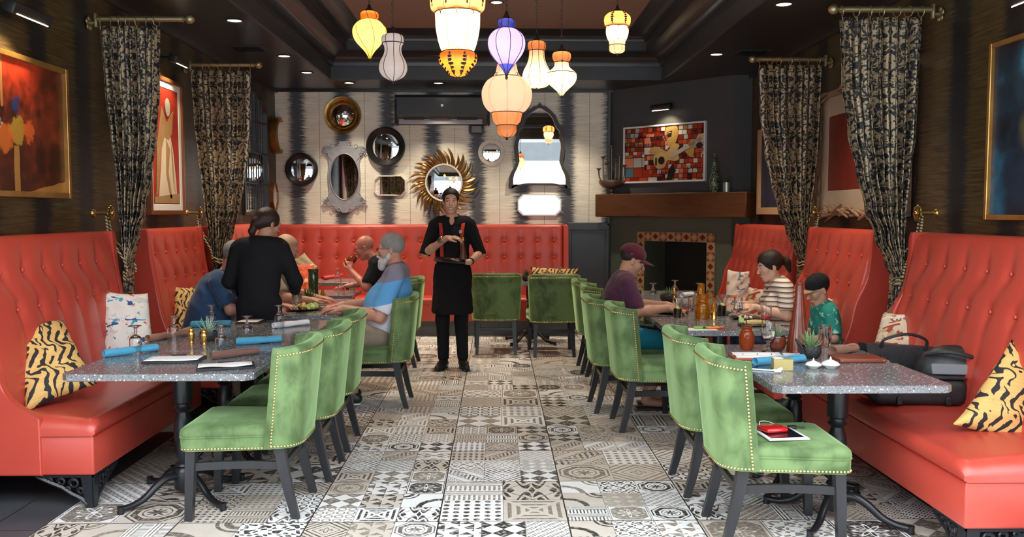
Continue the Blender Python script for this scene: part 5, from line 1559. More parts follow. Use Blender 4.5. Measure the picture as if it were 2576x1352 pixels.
q = onx(412, 165, XL+.1); t = thing('picture_light', 'picture light showing past the first left curtain, above the robed figure painting', 'picture light', (XL+.002, b.y-.42, b2.z+.14), PI/2)
picture_light(t, .30, .16); PICLIGHTS.append((XL+.17, b.y-.42, b2.z+.08, XL, b.y-.42, b2.z-.4, 14))
# paned arch mirror, round and octagonal mirrors far along the left wall
p0 = onx(608, 540, XL); p1 = onx(668, 215, XL)
y0, y1 = onx(606, 400, XL).y, onx(667, 400, XL).y; z0 = onx(640, 541, XL).z; z1 = onx(650, 232, XL).z
t = thing('wall_mirror', 'tall arched mirror with thin black bars on the left wall beside the second curtain', 'mirror', (XL+.002, (y0+y1)/2, (z0+z1)/2), PI/2, 'mirrors on the left wall')
w, h = y1-y0, z1-z0
def arch(e, n=12):
    W2, H2 = w/2-e, h/2-e; pts = [(-W2, -H2), (W2, -H2), (W2, H2-.22)]
    for k in range(1, n): a = PI*k/n; pts.append((W2*cos(a), H2-.22+.22*sin(a)))
    pts.append((-W2, H2-.22)); return pts
m = MB(); m.prism(arch(0), (0, 0, 0), (1, 0, 0), (0, 0, 1), .04, hole=arch(.035)); m.build('frame', G['black'], t, 30)
m = MB(); m.prism(arch(.03), (0, 0, 0), (1, 0, 0), (0, 0, 1), .012); m.build('mirror_glass', G['mirror'], t, 0)
m = MB()
for k in range(1, 5): m.box((-w/2+w*k/5, -.024, 0), (.014, .012, h-.12), .002)
for k in range(1, 4): m.box((0, -.024, -h/2+h*k/4), (w-.06, .012, .014), .002)
m.build('glazing_bars', G['iron'], t, 30)
q = onx(689, 341, XL); t = thing('wall_mirror', 'round gold-rimmed mirror high near the back left corner', 'mirror', (XL+.002, q.y-.0, q.z), PI/2, 'mirrors on the left wall')
m = MB(); m.lathe([(.23, 0), (.24, .03), (.235, .09), (.20, .10), (.19, .05)], seg=40, mtx=RX); m.build('frame', G['gilt_frame'], t, 50)
m = MB(); m.lathe([(0, .055), (.19, .05)], seg=40, mtx=RX); m.build('mirror_glass', G['mirror'], t, 30)
q = onx(686, 495, XL); t = thing('wall_mirror', 'small octagonal mirror low near the back left corner', 'mirror', (XL+.002, q.y-.0, q.z), PI/2, 'mirrors on the left wall')
o8 = lambda r: [(r*.8*cos(PI/8+k*PI/4), r*cos(0)*sin(PI/8+k*PI/4)) for k in range(8)]
m = MB(); m.prism(o8(.19), (0, 0, 0), (1, 0, 0), (0, 0, 1), .04, hole=o8(.16)); m.build('frame', G['copper_frame'], t, 30)
m = MB(); m.prism(o8(.165), (0, 0, 0), (1, 0, 0), (0, 0, 1), .03); m.build('mirror_glass', G['mirror'], t, 0)
# right wall: blue painting, light, driftwood frame, blond frame
b = onx(2482, 553, XR); b2 = onx(2517, 108, XR)
yf = (b.y+b2.y)/2
t, iw, ih = wall_picture('R', yf-1.3, yf, b.z, b2.z, 'dark blue abstract painting in a gold frame on the right wall', 'gilt_frame', .03, 'x', .045)
m = MB(); m.box((0, 0, 0), (.02, iw, ih)); m.build('canvas', G['art_blue'], t, 0, loc=(0, -.012, 0), rot=(0, 0, PI/2))
q = onx(2576, 45, XR-.1); t = thing('picture_light', 'picture light at the top right edge, above the dark blue painting', 'picture light', (XR-.002, yf-.55, b2.z+.16), -PI/2)
picture_light(t, .30, .14); PICLIGHTS.append((XR-.15, yf-.55, b2.z+.10, XR, yf-.55, b2.z-.4, 14))
ya, yb_ = onx(2176, 300, XR).y, onx(2068, 300, XR).y; za = onx(2120, 555, XR).z; zb = onx(2150, 200, XR).z
ya = 6.25; yb_ = onx(2070, 300, XR).y
t, iw, ih = wall_picture('R', ya, yb_, za+.04, zb-.04, 'linen-mounted maroon picture in a rustic driftwood frame, between the two right curtains', 'driftwood', .05, 'x', .04, 'paint_linen', .17)
m = MB(); m.box((0, -.012, 0), (iw, .02, ih)); m.build('canvas', G['paint_maroon'], t, 0)
w, h = yb_-ya, zb-za-.08
random.seed(11)
for k in range(96):
    e = (0, 0, 2, 1, 3, 3)[k % 6]; u = random.uniform(-1, 1); L_ = random.uniform(.12, .26); off = random.uniform(-.055, .045); tl = random.uniform(-.35, .35)
    if e < 2: c = ((w/2-.03+off)*(1 if e else -1), -.045-random.random()*.03, u*(h/2)); d = V((sin(tl), 0, cos(tl)))
    else: c = (u*w/2, -.045-random.random()*.03, (h/2-.03+off)*(1 if e == 2 else -1)); d = V((cos(tl), 0, sin(tl)))
    m = MB(); c = V(c); m.tube([c-d*L_/2, c+V((.006, 0, .004)), c+d*L_/2], [.010, .014, .009], 6); m.build('driftwood_stick', G['driftwood'], t, 50)
q = onx(2120, 205, XR); t = thing('picture_light', 'small copper picture light above the driftwood-framed picture', 'picture light', (XR-.002, ya+.25, zb+.05), -PI/2)
picture_light(t, .16, .12); PICLIGHTS.append((XR-.14, ya+.25, zb+.0, XR, ya+.25, zb-.5, 8))
ya, yb_ = onx(1975, 400, XR).y, onx(1916, 400, XR).y; za = onx(1940, 540, XR).z; zb = onx(1920, 327, XR).z
ya -= .25
t, iw, ih = wall_picture('R', ya, yb_, za, zb, 'dark picture in a pale blond wood frame behind the far right curtain', 'blond_wood', .075, 'x', .05)
m = MB(); m.box((0, -.012, 0), (iw, .02, ih)); cnv = m.build('canvas', G['paint_navy'], t, 0)
m = MB()
for k in range(4): m.box((-.05+.03*k, -.0235, -.1+.02*(k % 2)), (.008, .002, .1))
m.build('painted_marks', G['paint_ochre'], cnv, 0)
# brass rail between window seats
# ------------------------------------------------------------------ cushions
def cushion(name, mt, corners, th, label, cat='pillow', group='patterned throw pillows', tagw=False):
    """corners TL, TR, BR, BL in world space; puffed between them"""
    TL_, TR_, BR, BL = [V(c) for c in corners]; c = (TL_+TR_+BR+BL)/4
    ax = ((TR_-TL_)+(BR-BL)).normalized(); ay = ((TL_-BL)+(TR_-BR)); ay = (ay-ax*ay.dot(ax)).normalized(); az = ax.cross(ay)
    R = Matrix((ax, ay, az)).transposed(); Ri = R.transposed()
    L = [Ri @ (q-c) for q in (TL_, TR_, BR, BL)]
    n = 26; m = MB(); vs = []; idx = {}
    def P(u, v, s):
        p = L[3].lerp(L[2], u).lerp(L[0].lerp(L[1], u), v)
        a, b = 2*u-1, 2*v-1
        pinch = .07*(1-abs(a)**2)*abs(b)**3+0; pin2 = .07*(1-abs(b)**2)*abs(a)**3
        w = (L[1]-L[0]).length
        p = V((p.x*(1-pin2), p.y*(1-pinch), p.z))
        t = th*((1-abs(a)**2.6)*(1-abs(b)**2.6))**.55
        wr = .006*sin(9*a+4*b)*(1-a*a)*(1-b*b)+.004*sin(13*b-6*a)
        return (p.x, p.y, p.z+s*t/2+wr*(1 if t > .01 else 0))
    for s in (1, -1):
        m.grid(lambda u, v: P(u, v, s), n, n)
    bm = bmesh.new(); me0 = m.mesh('cushion', G[mt], 180, False); bm.from_mesh(me0)
    bmesh.ops.remove_doubles(bm, verts=bm.verts, dist=.0008); bmesh.ops.recalc_face_normals(bm, faces=bm.faces)
    bm.to_mesh(me0); bm.free(); me0.shade_smooth()
    o = bpy.data.objects.new(name, me0); COL.objects.link(o); o.location = c; o.rotation_euler = R.to_euler()
    tag(o, label, cat, group)
    return o
A = at
cushion('throw_pillow', 'tiger_cloth', [A(8, 812, 5.05), A(160, 806, 5.30), A(245, 968, 4.95), A(66, 1038, 4.72)], .17, 'ochre tiger-stripe pillow on the near left banquette')
cushion('throw_pillow', 'watercolor_cloth', [A(250, 728, 6.02), A(372, 738, 6.12), A(400, 945, 5.90), A(258, 950, 5.80)], .15, 'white pillow with blue and red painted birds on the near left banquette')
cushion('throw_pillow', 'tiger_cloth', [A(2545, 855, 4.42), A(2760, 950, 4.55), A(2640, 1160, 4.22), A(2396, 1068, 4.15)], .18, 'large tiger-stripe pillow at the right edge of the picture')
cushion('throw_pillow', 'crimson_cloth', [A(2222, 785, 5.72), A(2365, 790, 5.62), A(2330, 985, 5.35), A(2160, 965, 5.45)], .14, 'crimson and cream blotched pillow behind the black tote bag')
cushion('throw_pillow', 'crimson_cloth', [A(2072, 745, 6.85), A(2168, 770, 6.95), A(2165, 885, 6.70), A(2050, 890, 6.60)], .15, 'crimson and cream pillow behind the boy')
cushion('throw_pillow', 'magnolia_cloth', [A(1830, 678, 8.5), A(1886, 682, 8.6), A(1888, 815, 8.35), A(1822, 815, 8.25)], .14, 'pale magnolia-print pillow by the tiled fireplace')
cushion('throw_pillow', 'crimson_cloth', [A(1882, 722, 7.62), A(1955, 728, 7.64), A(1955, 838, 7.52), A(1868, 838, 7.50)], .12, 'crimson and cream pillow beside the woman in stripes')
cushion('throw_pillow', 'tiger_cloth', [A(438, 722, 7.25), A(500, 718, 7.35), A(510, 865, 7.0), A(430, 865, 7.0)], .13, 'tiger-stripe pillow peeking out left of the man in the blue tee')
cushion('throw_pillow', 'tiger_cloth', [A(1335, 672, 11.3), A(1455, 676, 11.3), A(1455, 745, 11.1), A(1335, 745, 11.1)], .14, 'tiger-stripe pillow on the back banquette')
cushion('throw_pillow', 'red_orange_cloth', [A(738, 664, 11.15), A(790, 664, 11.15), A(790, 742, 11.0), A(738, 742, 11.0)], .12, 'orange and cream pillow on the back banquette beside the green vase')
cushion('throw_pillow', 'tan_cloth', [A(725, 660, 11.36), A(766, 636, 11.36), A(800, 672, 11.3), A(760, 735, 11.26)], .08, 'tan pillow corner sticking up behind the orange pillow')
# ------------------------------------------------------------------ glassware
TZ = .7505
def onT(px, py): p = onz(px, py, TZ); return p
def goblet_prof():
    o = [(0, 0), (.034, .0), (.035, .003), (.012, .010), (.007, .018), (.009, .026), (.006, .034), (.010, .042), (.007, .050), (.020, .060), (.031, .070), (.0345, .082), (.034, .12), (.0345, .163)]
    i = [(.0325, .163), (.032, .12), (.0325, .084), (.029, .074), (.018, .066), (0, .064)]
    return o+i
def goblet(loc, label, up=False, liquid=None, lh=.10, group=None, sc=1.0):
    z = loc[2] if up else loc[2]+.163*sc
    t = thing('water_goblet', label, 'glass', (loc[0], loc[1], z), (0 if up else PI, 0, 0), group or ('upside-down water goblets' if not up else 'water goblets in use'))
    t.scale = (sc,)*3
    m = MB(); m.lathe(goblet_prof(), seg=24); m.build('glass', G['glass'], t, 60)
    if liquid:
        m = MB(); m.lathe([(0, .0645), (.017, .0665), (.028, .0745), (.0318, .084), (.0315, lh), (0, lh)], seg=24); m.build('liquid', G[liquid], t, 60)
    return t
UG = [(342, 890, 'leftmost upside-down goblet, behind the near blue napkin'), (437, 860, 'upside-down goblet left of the two brass shakers'),
      (557, 888, 'upside-down goblet between the brass shakers and the dark brown napkin'), (622, 860, 'upside-down goblet just left of the blue napkin on the middle left table'),
      (533, 826, 'upside-down goblet behind the aloe, against the blue tee'), (703, 826, 'upside-down goblet next to the white rolled napkin'),
      (864, 741, 'upside-down goblet in front of the bald man'), (852, 703, 'small upside-down goblet by the red rolled napkin, far back'),
      (1605, 757, 'upside-down goblet just in front of the maroon tee'), (1643, 772, 'upside-down goblet right of the maroon tee man, by the red napkin'),
      (1698, 751, 'upside-down goblet in front of the dark fireplace opening'), (1760, 765, 'upside-down goblet farthest right on the far right table')]
for px, py, lb in UG:
    if px == 864: p = V((at(858, 740, 8.7).x, 8.70, TZ))
    elif px == 852: p = V((at(850, 706, 10.25).x, 10.25, TZ))
    elif px > 1500: p = V((at(px, 700, 8.0+.35*((px//10) % 2)).x, 8.0+.35*((px//10) % 2), TZ))
    else: p = onT(px, py)
    goblet(p, lb)
q = onT(745, 784); goblet(q, 'water goblet beside the food platter at the waitress', True, 'pale_drink', .135)
goblet(onT(1932, 886), 'goblet of water right of the pineapple tumbler', True, 'water', .125, sc=1.12)
goblet(onT(1857, 802), 'goblet of water near the hands of the woman in stripes', True, 'water', .125)
goblet(V((at(1936, 800, 5.9).x, 5.98, TZ)), 'goblet with red drink in the bottom, in front of the woman', True, 'red_drink', .095, sc=1.08)
goblet(V((at(1240, 700, 10.35).x, 10.35, TZ)), 'upside-down goblet above the left chair back at the back table')
goblet(V((at(1377, 700, 10.4).x, 10.45, TZ)), 'upside-down goblet over the right chair back, in front of the tiger pillow')
goblet(V((at(1410, 700, 10.3).x, 10.3, TZ)), 'rightmost upside-down goblet on the back table')
def tumbler(loc, r0, r1, h, label, liq=None, lh=.5, glass='glass', name='tumbler', group='drinking tumblers', lime=False):
    t = thing(name, label, 'glass', loc, 0, group)
    m = MB(); m.lathe([(0, 0), (r0, 0), (r1, h), (r1-.003, h), (r0-.003, .008), (0, .008)], seg=24); m.build('glass', G[glass], t, 40)
    if liq:
        rr = lerp(r0, r1, lh)-.0035; m = MB(); m.lathe([(0, .009), (r0-.0035, .009), (rr, h*lh), (0, h*lh)], seg=24); m.build('liquid', G[liq], t, 40)
    if lime:
        m = MB(); m.lathe([(0, -.003), (.02, -.003), (.02, .003), (0, .003)], c=(0, 0, 0), seg=16); m.build('lemon_slice', G['lime'], t, 30, loc=(.005, 0, h*lh+.006), rot=(.5, .3, 0))
    return t
tumbler(onT(1704, 802), .031, .038, .155, 'tall tumbler of dark cola nearest the maroon tee man', 'cola', .5, lime=True)
tumbler(onT(1816, 795), .034, .041, .165, 'tall tumbler of dark cola right of the amber pitcher', 'cola', .5, lime=True)
tumbler(V((at(1739, 772, 7.12).x, 7.12, TZ)), .026, .028, .12, 'narrow water tumbler behind the amber pitcher', 'water', .8)
tumbler(V((at(1797, 760, 6.75).x, 6.75, TZ)), .030, .032, .12, 'short tumbler holding a small plant by the pitcher', None)
tumbler(V((at(2057, 860, 5.42).x, 5.30, TZ)), .038, .040, .125, 'straight glass of water behind the coconut-shell plant', 'water', .82)
tumbler(V((at(890, 700, 9.0).x-.02, 9.02, TZ)), .03, .034, .10, 'short clear tumbler near the bald man', 'pale_drink', .3)
# pineapple tumblers
def pineapple(loc, label, rot=0, straw=True):
    t = thing('pineapple_tumbler', label, 'glass', loc, rot, 'pineapple-shaped tumblers of iced tea')
    prof = [(0, 0), (.030, 0), (.036, .012), (.043, .035), (.046, .060), (.044, .085), (.036, .108), (.029, .120), (.031, .13), (.031, .14), (.0, .138)]
    m = MB(); m.lathe(smooth_prof(prof), seg=40, mod=lambda a, z: 1+.025*cos(6*a+z*210)*cos(6*a-z*210)*(1 if z < .115 else 0)); m.build('glass_body', G['iced_tea'], t, 60)
    m = MB(); m.lathe([(.031, .13), (.032, .142), (.030, .142), (.029, .13)], seg=24); m.build('rim', G['glass'], t)
    if straw:
        m = MB(); m.tube([(0, 0, .05), (-.006, .0, .19)], .0035, 6); m.build('straw', G['straw'], t)
    return t
def smooth_prof(p): return [(max(0, v.x), v.y) for v in smoothpath([(r, z, 0) for r, z in p], 3)]
pineapple(onT(1878, 880), 'pineapple-shaped tumbler of iced tea at the corner of the right table')
# amber pitcher
p = onT(1768, 804); t = thing('pitcher', 'squat amber glass pitcher in the middle of the family table', 'pitcher', p)
m = MB(); m.lathe(smooth_prof([(0, 0), (.052, 0), (.056, .01), (.056, .09), (.050, .12), (.040, .145), (.042, .165), (.046, .185), (.044, .186), (.038, .165), (.035, .145), (.047, .118), (.052, .09), (.052, .012), (0, .010)]), seg=28); m.build('body', G['amber_glass'], t, 60)
m = MB(); m.tube(smoothpath([(.042, 0, .165), (.075, 0, .16), (.085, 0, .12), (.075, 0, .07), (.054, 0, .05)], 5), .007, 8); m.build('handle', G['amber_glass'], t)
p = onT(1790, 790); t = thing('bottle', 'slim amber glass bottle behind the pitcher', 'bottle', (p.x-.06, p.y+.12, p.z))
m = MB(); m.lathe(smooth_prof([(0, 0), (.035, 0), (.036, .01), (.036, .13), (.03, .16), (.028, .21), (.030, .23), (.026, .23), (.024, .21), (0, .2)]), seg=22); m.build('body', G['amber_glass'], t, 60)
m = MB(); m.lathe([(.030, .15), (.032, .155), (.030, .16)], seg=22); m.build('band', G['gold'], t)
# brass shakers
def shaker(loc, label, s=1.0):
    t = thing('shaker', label, 'shaker', loc, 0, 'brass salt and pepper shakers'); t.scale = (s,)*3
    m = MB(); m.lathe(smooth_prof([(0, 0), (.014, 0), (.015, .004), (.011, .012), (.016, .030), (.021, .055), (.018, .068), (.013, .074), (0, .074)]), seg=20); m.build('body', G['gold'], t, 60)
    m = MB(); m.lathe(smooth_prof([(.014, .074), (.016, .078), (.015, .088), (.008, .094), (.005, .098), (0, .1)]), seg=20); m.build('cap', G['gold'], t, 60)
shaker(onT(482, 864), 'brass shaker left of the aloe pot')
shaker(onT(514, 868), 'brass shaker directly in front of the aloe pot')
def mill(loc, label, mt='gold', s=1):
    t = thing('pepper_mill', label, 'pepper mill', loc); t.scale = (s,)*3
    m = MB(); m.lathe(smooth_prof([(0, 0), (.022, 0), (.023, .006), (.016, .03), (.012, .06), (.014, .075), (.011, .08), (0, .08)]), seg=20); m.build('body', G[mt], t, 60)
    m = MB(); m.lathe(smooth_prof([(.011, .08), (.014, .09), (.010, .105), (.006, .115), (0, .12)]), seg=16); m.build('cap', G[mt], t, 60)
mill(onT(1796, 803), 'cone-shaped brass shaker right of the amber pitcher')
mill(V((at(1693, 740, 7.9).x, 7.85, TZ)), 'brass shaker on the far right table by the dark planter', s=1.1)
# aloe pots
def dark_pot(loc, label, r, h, n, L, mt='aloe_pale', shell=False, w=.009, cat='plant', pot='volcanic', spread=.9):
    t = thing('potted_aloe', label, cat, loc, 0, 'small potted succulents')
    m = MB(); m.lathe(smooth_prof([(0, 0), (r*.55, 0), (r*.85, h*.2), (r, h*.55), (r*.93, h), (r*.84, h), (r*.86, h*.8), (0, h*.78)]), seg=26,
                      mod=(lambda a, z: 1+.05*sin(5*a)+.03*sin(11*a+z*60)) if shell else None)
    m.build('pot', G[pot], t, 60)
    if shell:
        m = MB(); m.grid(lambda u, v: (-.045-.02*v-.03*v*sin(PI*u), -.01+.07*(u-.5), .01+.10*v*(.55+.45*sin(PI*u))), 8, 8); o = m.build('raised_shell', G[pot], t, 60)
        md = o.modifiers.new('thick', 'SOLIDIFY'); md.thickness = .008
    aloe(t, n, L, w, h*.75, mt, spread)
    return t
p = onT(516, 862); dark_pot((p.x, p.y+.07, TZ), 'spiky pale aloe in a round black pot behind the brass shakers', .056, .062, 14, .13)
p = onT(2052, 905); dark_pot((p.x-.01, p.y+.05, TZ), 'green aloe in a rough black coconut-shell pot on the near right table', .058, .068, 22, .125, 'aloe', True, .010, spread=1.1)
p = onT(1958, 885); dark_pot((p.x, p.y+.03, TZ), 'aloe in a round glossy red-brown pot left of the tall brown vase', .052, .085, 12, .115, 'aloe', pot='brown_glaze')
dark_pot((at(1676, 745, 8.0).x, 7.9, TZ), 'small succulent in a black planter in front of the fireplace', .075, .07, 16, .10, 'aloe')
dark_pot((at(1325, 700, 10.35).x, 10.32, TZ), 'small dark green succulent between the two back chairs', .06, .07, 16, .11, 'fern_green')
p = at(778, 745, 7.75); dark_pot((p.x, 7.72, TZ), 'bushy green succulent in front of the tall green vase', .055, .05, 30, .13, 'fern_green', spread=1.2)
# tall vases
p = V((at(2002, 885, 5.1).x, 5.06, TZ)); t = thing('tall_vase', 'tall tapering glossy brown ribbed ceramic vase on the right table', 'vase', p)
m = MB(); m.lathe(smooth_prof([(0, 0), (.064, 0), (.066, .006), (.062, .05), (.052, .12), (.038, .22), (.028, .30), (.021, .37), (.019, .39), (.023, .405), (.019, .408), (.016, .39), (0, .38)]), seg=60, mod=lambda a, z: 1+.03*cos(16*a)+.012*sin(z*160+a*3)); m.build('body', G['brown_glaze'], t, 60)
m = MB(); random.seed(5)
for k in range(46):
    a = random.random()*2*PI; z = random.uniform(.01, .37); r = interp(z, [(0, .066), (.12, .053), (.22, .039), (.30, .029), (.37, .022)]); m.ball((r*cos(a), r*sin(a), z), .0035, 6, 4)
m.build('relief_dots', G['brown_glaze'], t)
p = V((at(790, 745, 8.0).x, 7.98, TZ)); t = thing('tall_vase', 'tall cylindrical green glazed vase beside the waitress', 'vase', p)
m = MB(); m.lathe(smooth_prof([(0, 0), (.052, 0), (.055, .01), (.046, .05), (.043, .12), (.046, .20), (.044, .26), (.050, .29), (.047, .295), (.040, .26), (0, .25)]), seg=40, mod=lambda a, z: 1+.03*sin(3*a+z*30)+.015*sin(11*a-z*80)); m.build('body', G['green_glaze'], t, 60)
# patty-pan shakers
for px, lb, s in ((2046, 'white squash-shaped ceramic shaker, left of the pair', .92), (2089, 'white squash-shaped ceramic shaker, right of the pair', 1.05)):
    p = onT(px, 927); t = thing('squash_shaker', lb, 'shaker', p, 0, 'white squash-shaped shakers'); t.scale = (s,)*3
    m = MB(); m.lathe(smooth_prof([(0, 0), (.022, 0), (.028, .006), (.041, .016), (.043, .022), (.034, .032), (.016, .040), (.006, .044), (0, .045)]), seg=48, mod=lambda a, z: 1+.05*abs(cos(a*5))); m.build('body', G['ceramic_white'], t, 60)
    m = MB(); m.lathe([(.007, .042), (.005, .05), (.003, .058), (0, .059)], seg=10); m.build('stem', G['ceramic_white'], t)
# rolled napkins
def napkin_roll(a, b, mt, label, r=.026, lean=0):
    a, b = V(a), V(b); L = (b-a).length; c = (a+b)/2; yaw = math.atan2(b.y-a.y, b.x-a.x)
    m = MB(); n = 22; seg = 18; vs = []
    for i in range(n+1):
        u = i/n; x = (u-.5)*L; rr = r*(1+.06*sin(u*7)+.04*sin(u*17))*(1-.05*u)
        for k in range(seg):
            q = 2*PI*k/seg; w = 1+.05*sin(3*q+u*5)
            vs.append((x+.006*cos(q)*(1 if i in (0, n) else 0), rr*w*cos(q)*1.12, max(0.0005, r*.86+rr*w*sin(q)*.86)))
    fs = [(i*seg+k, i*seg+(k+1) % seg, (i+1)*seg+(k+1) % seg, (i+1)*seg+k) for i in range(n) for k in range(seg)]
    m.add(vs, fs)
    # hollow ends with a spiral of cloth
    for sx in (-1, 1):
        x = sx*L/2; v2 = []
        for k in range(seg):
            q = 2*PI*k/seg; v2.append((x, r*1.12*cos(q)*.98, r*.86+r*.86*sin(q)*.98))
        for k in range(seg):
            q = 2*PI*k/seg; v2.append((x-sx*.012, r*.62*cos(q), r*.86+r*.5*sin(q)))
        m.add(v2, [(k, (k+1) % seg, seg+(k+1) % seg, seg+k) for k in range(seg)]+[tuple(seg+k for k in range(seg))])
        m.tube([(x-sx*.006, (r*.55-.0022*j)*cos(j*.6), r*.86+(r*.5-.0022*j)*sin(j*.6)) for j in range(10)], .0016, 4)
    m.tube([((u-.5)*L, -r*.62-.001*sin(u*9), r*1.48+.002*sin(u*11)) for u in [k/12 for k in range(13)]], .0018, 5)
    m.thing('rolled_napkin', G[mt], label, 'napkin', (c.x, c.y, TZ), yaw, 'rolled cloth napkins', 50)
O = onT
napkin_roll(O(262, 900), O(395, 884), 'napkin_blue', 'bright blue rolled napkin at the left end of the near table')
napkin_roll(O(372, 861), O(480, 843), 'napkin_tan', 'tan brown rolled napkin lying behind the left goblets')
napkin_roll(O(531, 906), O(647, 892), 'napkin_brown', 'dark brown rolled napkin behind the right clipboard')
napkin_roll(O(595, 869), O(708, 862), 'napkin_blue', 'light blue rolled napkin nearest the second green chair on the left')
napkin_roll(O(483, 824), O(582, 822), 'napkin_teal', 'teal rolled napkin in front of the man in the blue tee')
napkin_roll(O(688, 827), O(775, 818), 'napkin_white', 'white rolled napkin at the far end of the near left tables', .024)
napkin_roll(O(812, 705), O(858, 697), 'napkin_red', 'red rolled napkin on the far back-left table', .026)
napkin_roll(O(1900, 921), O(2020, 912), 'napkin_blue', 'blue rolled napkin behind the small gold box')
napkin_roll(O(2094, 894), O(2150, 886), 'napkin_tan', 'brown rolled napkin lying by the leather menu on the right', .030)
napkin_roll(V((at(1716, 740, 8.3).x, 8.3, TZ)), V((at(1742, 740, 8.4).x, 8.42, TZ)), 'napkin_white', 'pale rolled napkin on the far right table')
# red folded napkins
def folded(loc, yaw, w, d, mt, label, z=TZ, h=.016):
    m = MB(); m.hull([(-w/2, -d/2, 0), (w/2, -d/2, 0), (w/2, d/2, 0), (-w/2, d/2, 0), (-w/2+.01, -d/2+.01, h*.7), (w/2-.01, -d/2+.01, h), (w/2-.01, d/2-.01, h*.6), (-w/2+.02, d/2-.01, h)])
    m.box((0, 0, h*.9), (w*.9, d*.5, .006), .002, rot=(.04, .05, .1)); m.thing('folded_napkin', G[mt], label, 'napkin', (loc[0], loc[1], z), yaw, 'folded red napkins', 30)
folded((at(1630, 745, 7.2).x+.04, 7.12, 0), .5, .16, .12, 'napkin_red', 'crumpled red napkin by the far plates on the family table', h=.03)
# clipboards with menus
def clipboard(px, py, w, d, yaw, label, second=False, z=TZ, paper='paper'):
    p = onT(px, py); t = thing('menu_clipboard', label, 'menu', (p.x, p.y, z), yaw, 'menus clipped on dark boards')
    m = MB(); m.box((0, 0, .006), (w, d, .012), .002); m.build('board', G['black_wood'], t)
    m = MB(); vs = []
    n = 8
    for k in range(n+1):
        for j in range(5):
            x = lerp(-w/2+.008, w/2-.012, k/n); y = lerp(-d/2+.01, d/2-.004, j/4); vs.append((x, y, .0150+.004*(1+sin(k*.9+j))*(1 if second else .3)*(1-j/4)))
    m.add(vs, [(a*5+b, (a+1)*5+b, (a+1)*5+b+1, a*5+b+1) for a in range(n) for b in range(4)]); o = m.build('paper', G[paper], t, 60)
    md = o.modifiers.new('thick', 'SOLIDIFY'); md.thickness = .0015
    m = MB(); m.tube([(-.035, d/2-.02, .018), (-.02, d/2-.045, .021), (.02, d/2-.045, .021), (.035, d/2-.02, .018), (-.035, d/2-.02, .018)], .0016, 5); m.box((0, d/2-.014, .017), (.08, .012, .006), .002); m.build('clip', G['black'], t)
clipboard(440, 908, .30, .20, .10, 'dark clipboard with a white menu at the left of the near table')
clipboard(568, 925, .29, .17, .30, 'dark clipboard with a rumpled white menu at the right corner of the near table', True)
clipboard(631, 812, .17, .20, .0, 'dark clipboard with a pinkish menu at the far end of the left tables', paper='cream_paper')
# ------------------------------------------------------------------ platter and plates
def plate(loc, r, label, food=None, n=10, mt='black', group='dark dinner plates', seed=1, fr_=.02):
    t = thing('plate', label, 'plate', loc, 0, group)
    m = MB(); m.lathe([(0, .004), (r*.6, .004), (r*.95, .014), (r, .016), (r*.98, .012), (r*.62, 0), (0, 0)], seg=32); m.build('dish', G[mt], t, 50)
    random.seed(seed)
    for k in range(n):
        a = random.random()*6.28; q = r*.75*math.sqrt(random.random()); m = MB(); s = random.uniform(.6, 1.2)*fr_
        m.ball((q*cos(a), q*sin(a), .012+s*.5), (s, s*.8, s*.55), 10, 6, rot=(random.random(), random.random(), a))
        m.build('food_piece', G[random.choice(food or ['food_mix'])], t, 60)
    return t
p = V((at(768, 770, 7.35).x, 7.3, TZ)); t = plate(p, .15, 'round dark platter of tacos, limes and salad beside the waitress', ['food_mix', 'tortilla', 'lime', 'food_mix', 'napkin_red'], 24, seed=4, fr_=.03)
for k, (a, b) in enumerate(((.06, -.06), (.09, .02))):
    m = MB(); m.lathe([(0, -.004), (.028, -.004), (.028, .004), (0, .004)], seg=20); m.build('lime_slice', G['lime'], t, 30, loc=(a, b, .035), rot=(1.1, .2, .3))
plate(V((1.42, 7.0, TZ)), .13, 'dark plate of food in front of the man in the maroon tee', ['food_mix', 'napkin_red', 'lime'], 12, seed=2)
plate(V((1.75, 6.95, TZ)), .13, 'dark plate with greens on the far side of the family table', ['fern_green', 'food_mix'], 12, seed=3)
plate(V((1.90, 6.62, TZ)), .12, 'dark plate under the hands of the woman', ['food_mix', 'onion'], 8, seed=8)
p = V((at(1898, 806, 6.2).x, 6.2, TZ)); t = thing('corn_plate', 'small oblong dark dish with a piled yellow corn and cheese dish', 'plate', p)
m = MB(); m.box((0, 0, .008), (.22, .11, .014), .006); m.build('dish', G['black'], t)
m = MB(); m.ball((0, 0, .028), (.085, .026, .020), 20, 10); m.build('corn_cob', G['tortilla'], t)
m = MB(); m.lathe([(0, -.003), (.020, -.003), (.020, .003), (0, .003)], seg=16); m.build('lime_slice', G['lime'], t, 30, loc=(-.095, 0, .045), rot=(1.2, 0, 0))
# children's sheet and markers
p = V((at(1752, 815, 6.05).x, 6.04, TZ)); t = thing('paper_sheet', 'white colouring sheet with markers lying on it', 'paper', p, .05)
m = MB(); m.box((0, 0, .0008), (.27, .12, .0015)); m.build('sheet', G['paper'], t, 0)
for dx, dy, yw, mt, lb in ((.10, .02, .2, 'marker_pink', 'pink marker at the end of the colouring sheet'), (.04, .015, -.1, 'marker_green', 'green marker on the colouring sheet'), (.13, -.0, .1, 'marker_orange', 'orange marker at the right of the colouring sheet')):
    t = thing('marker', lb, 'marker', (p.x+dx, p.y+dy, TZ+.0105), (0, 0, yw), 'coloured markers')
    m = MB(); m.tube([(-.055, 0, 0), (.03, 0, 0)], .0075, 10); m.build('barrel', G['black' if mt == 'marker_pink' else mt], t)
    m = MB(); m.tube([(.031, 0, 0), (.062, 0, 0)], .0082, 10); m.build('cap', G['marker_red' if mt != 'marker_green' else 'marker_green'], t)
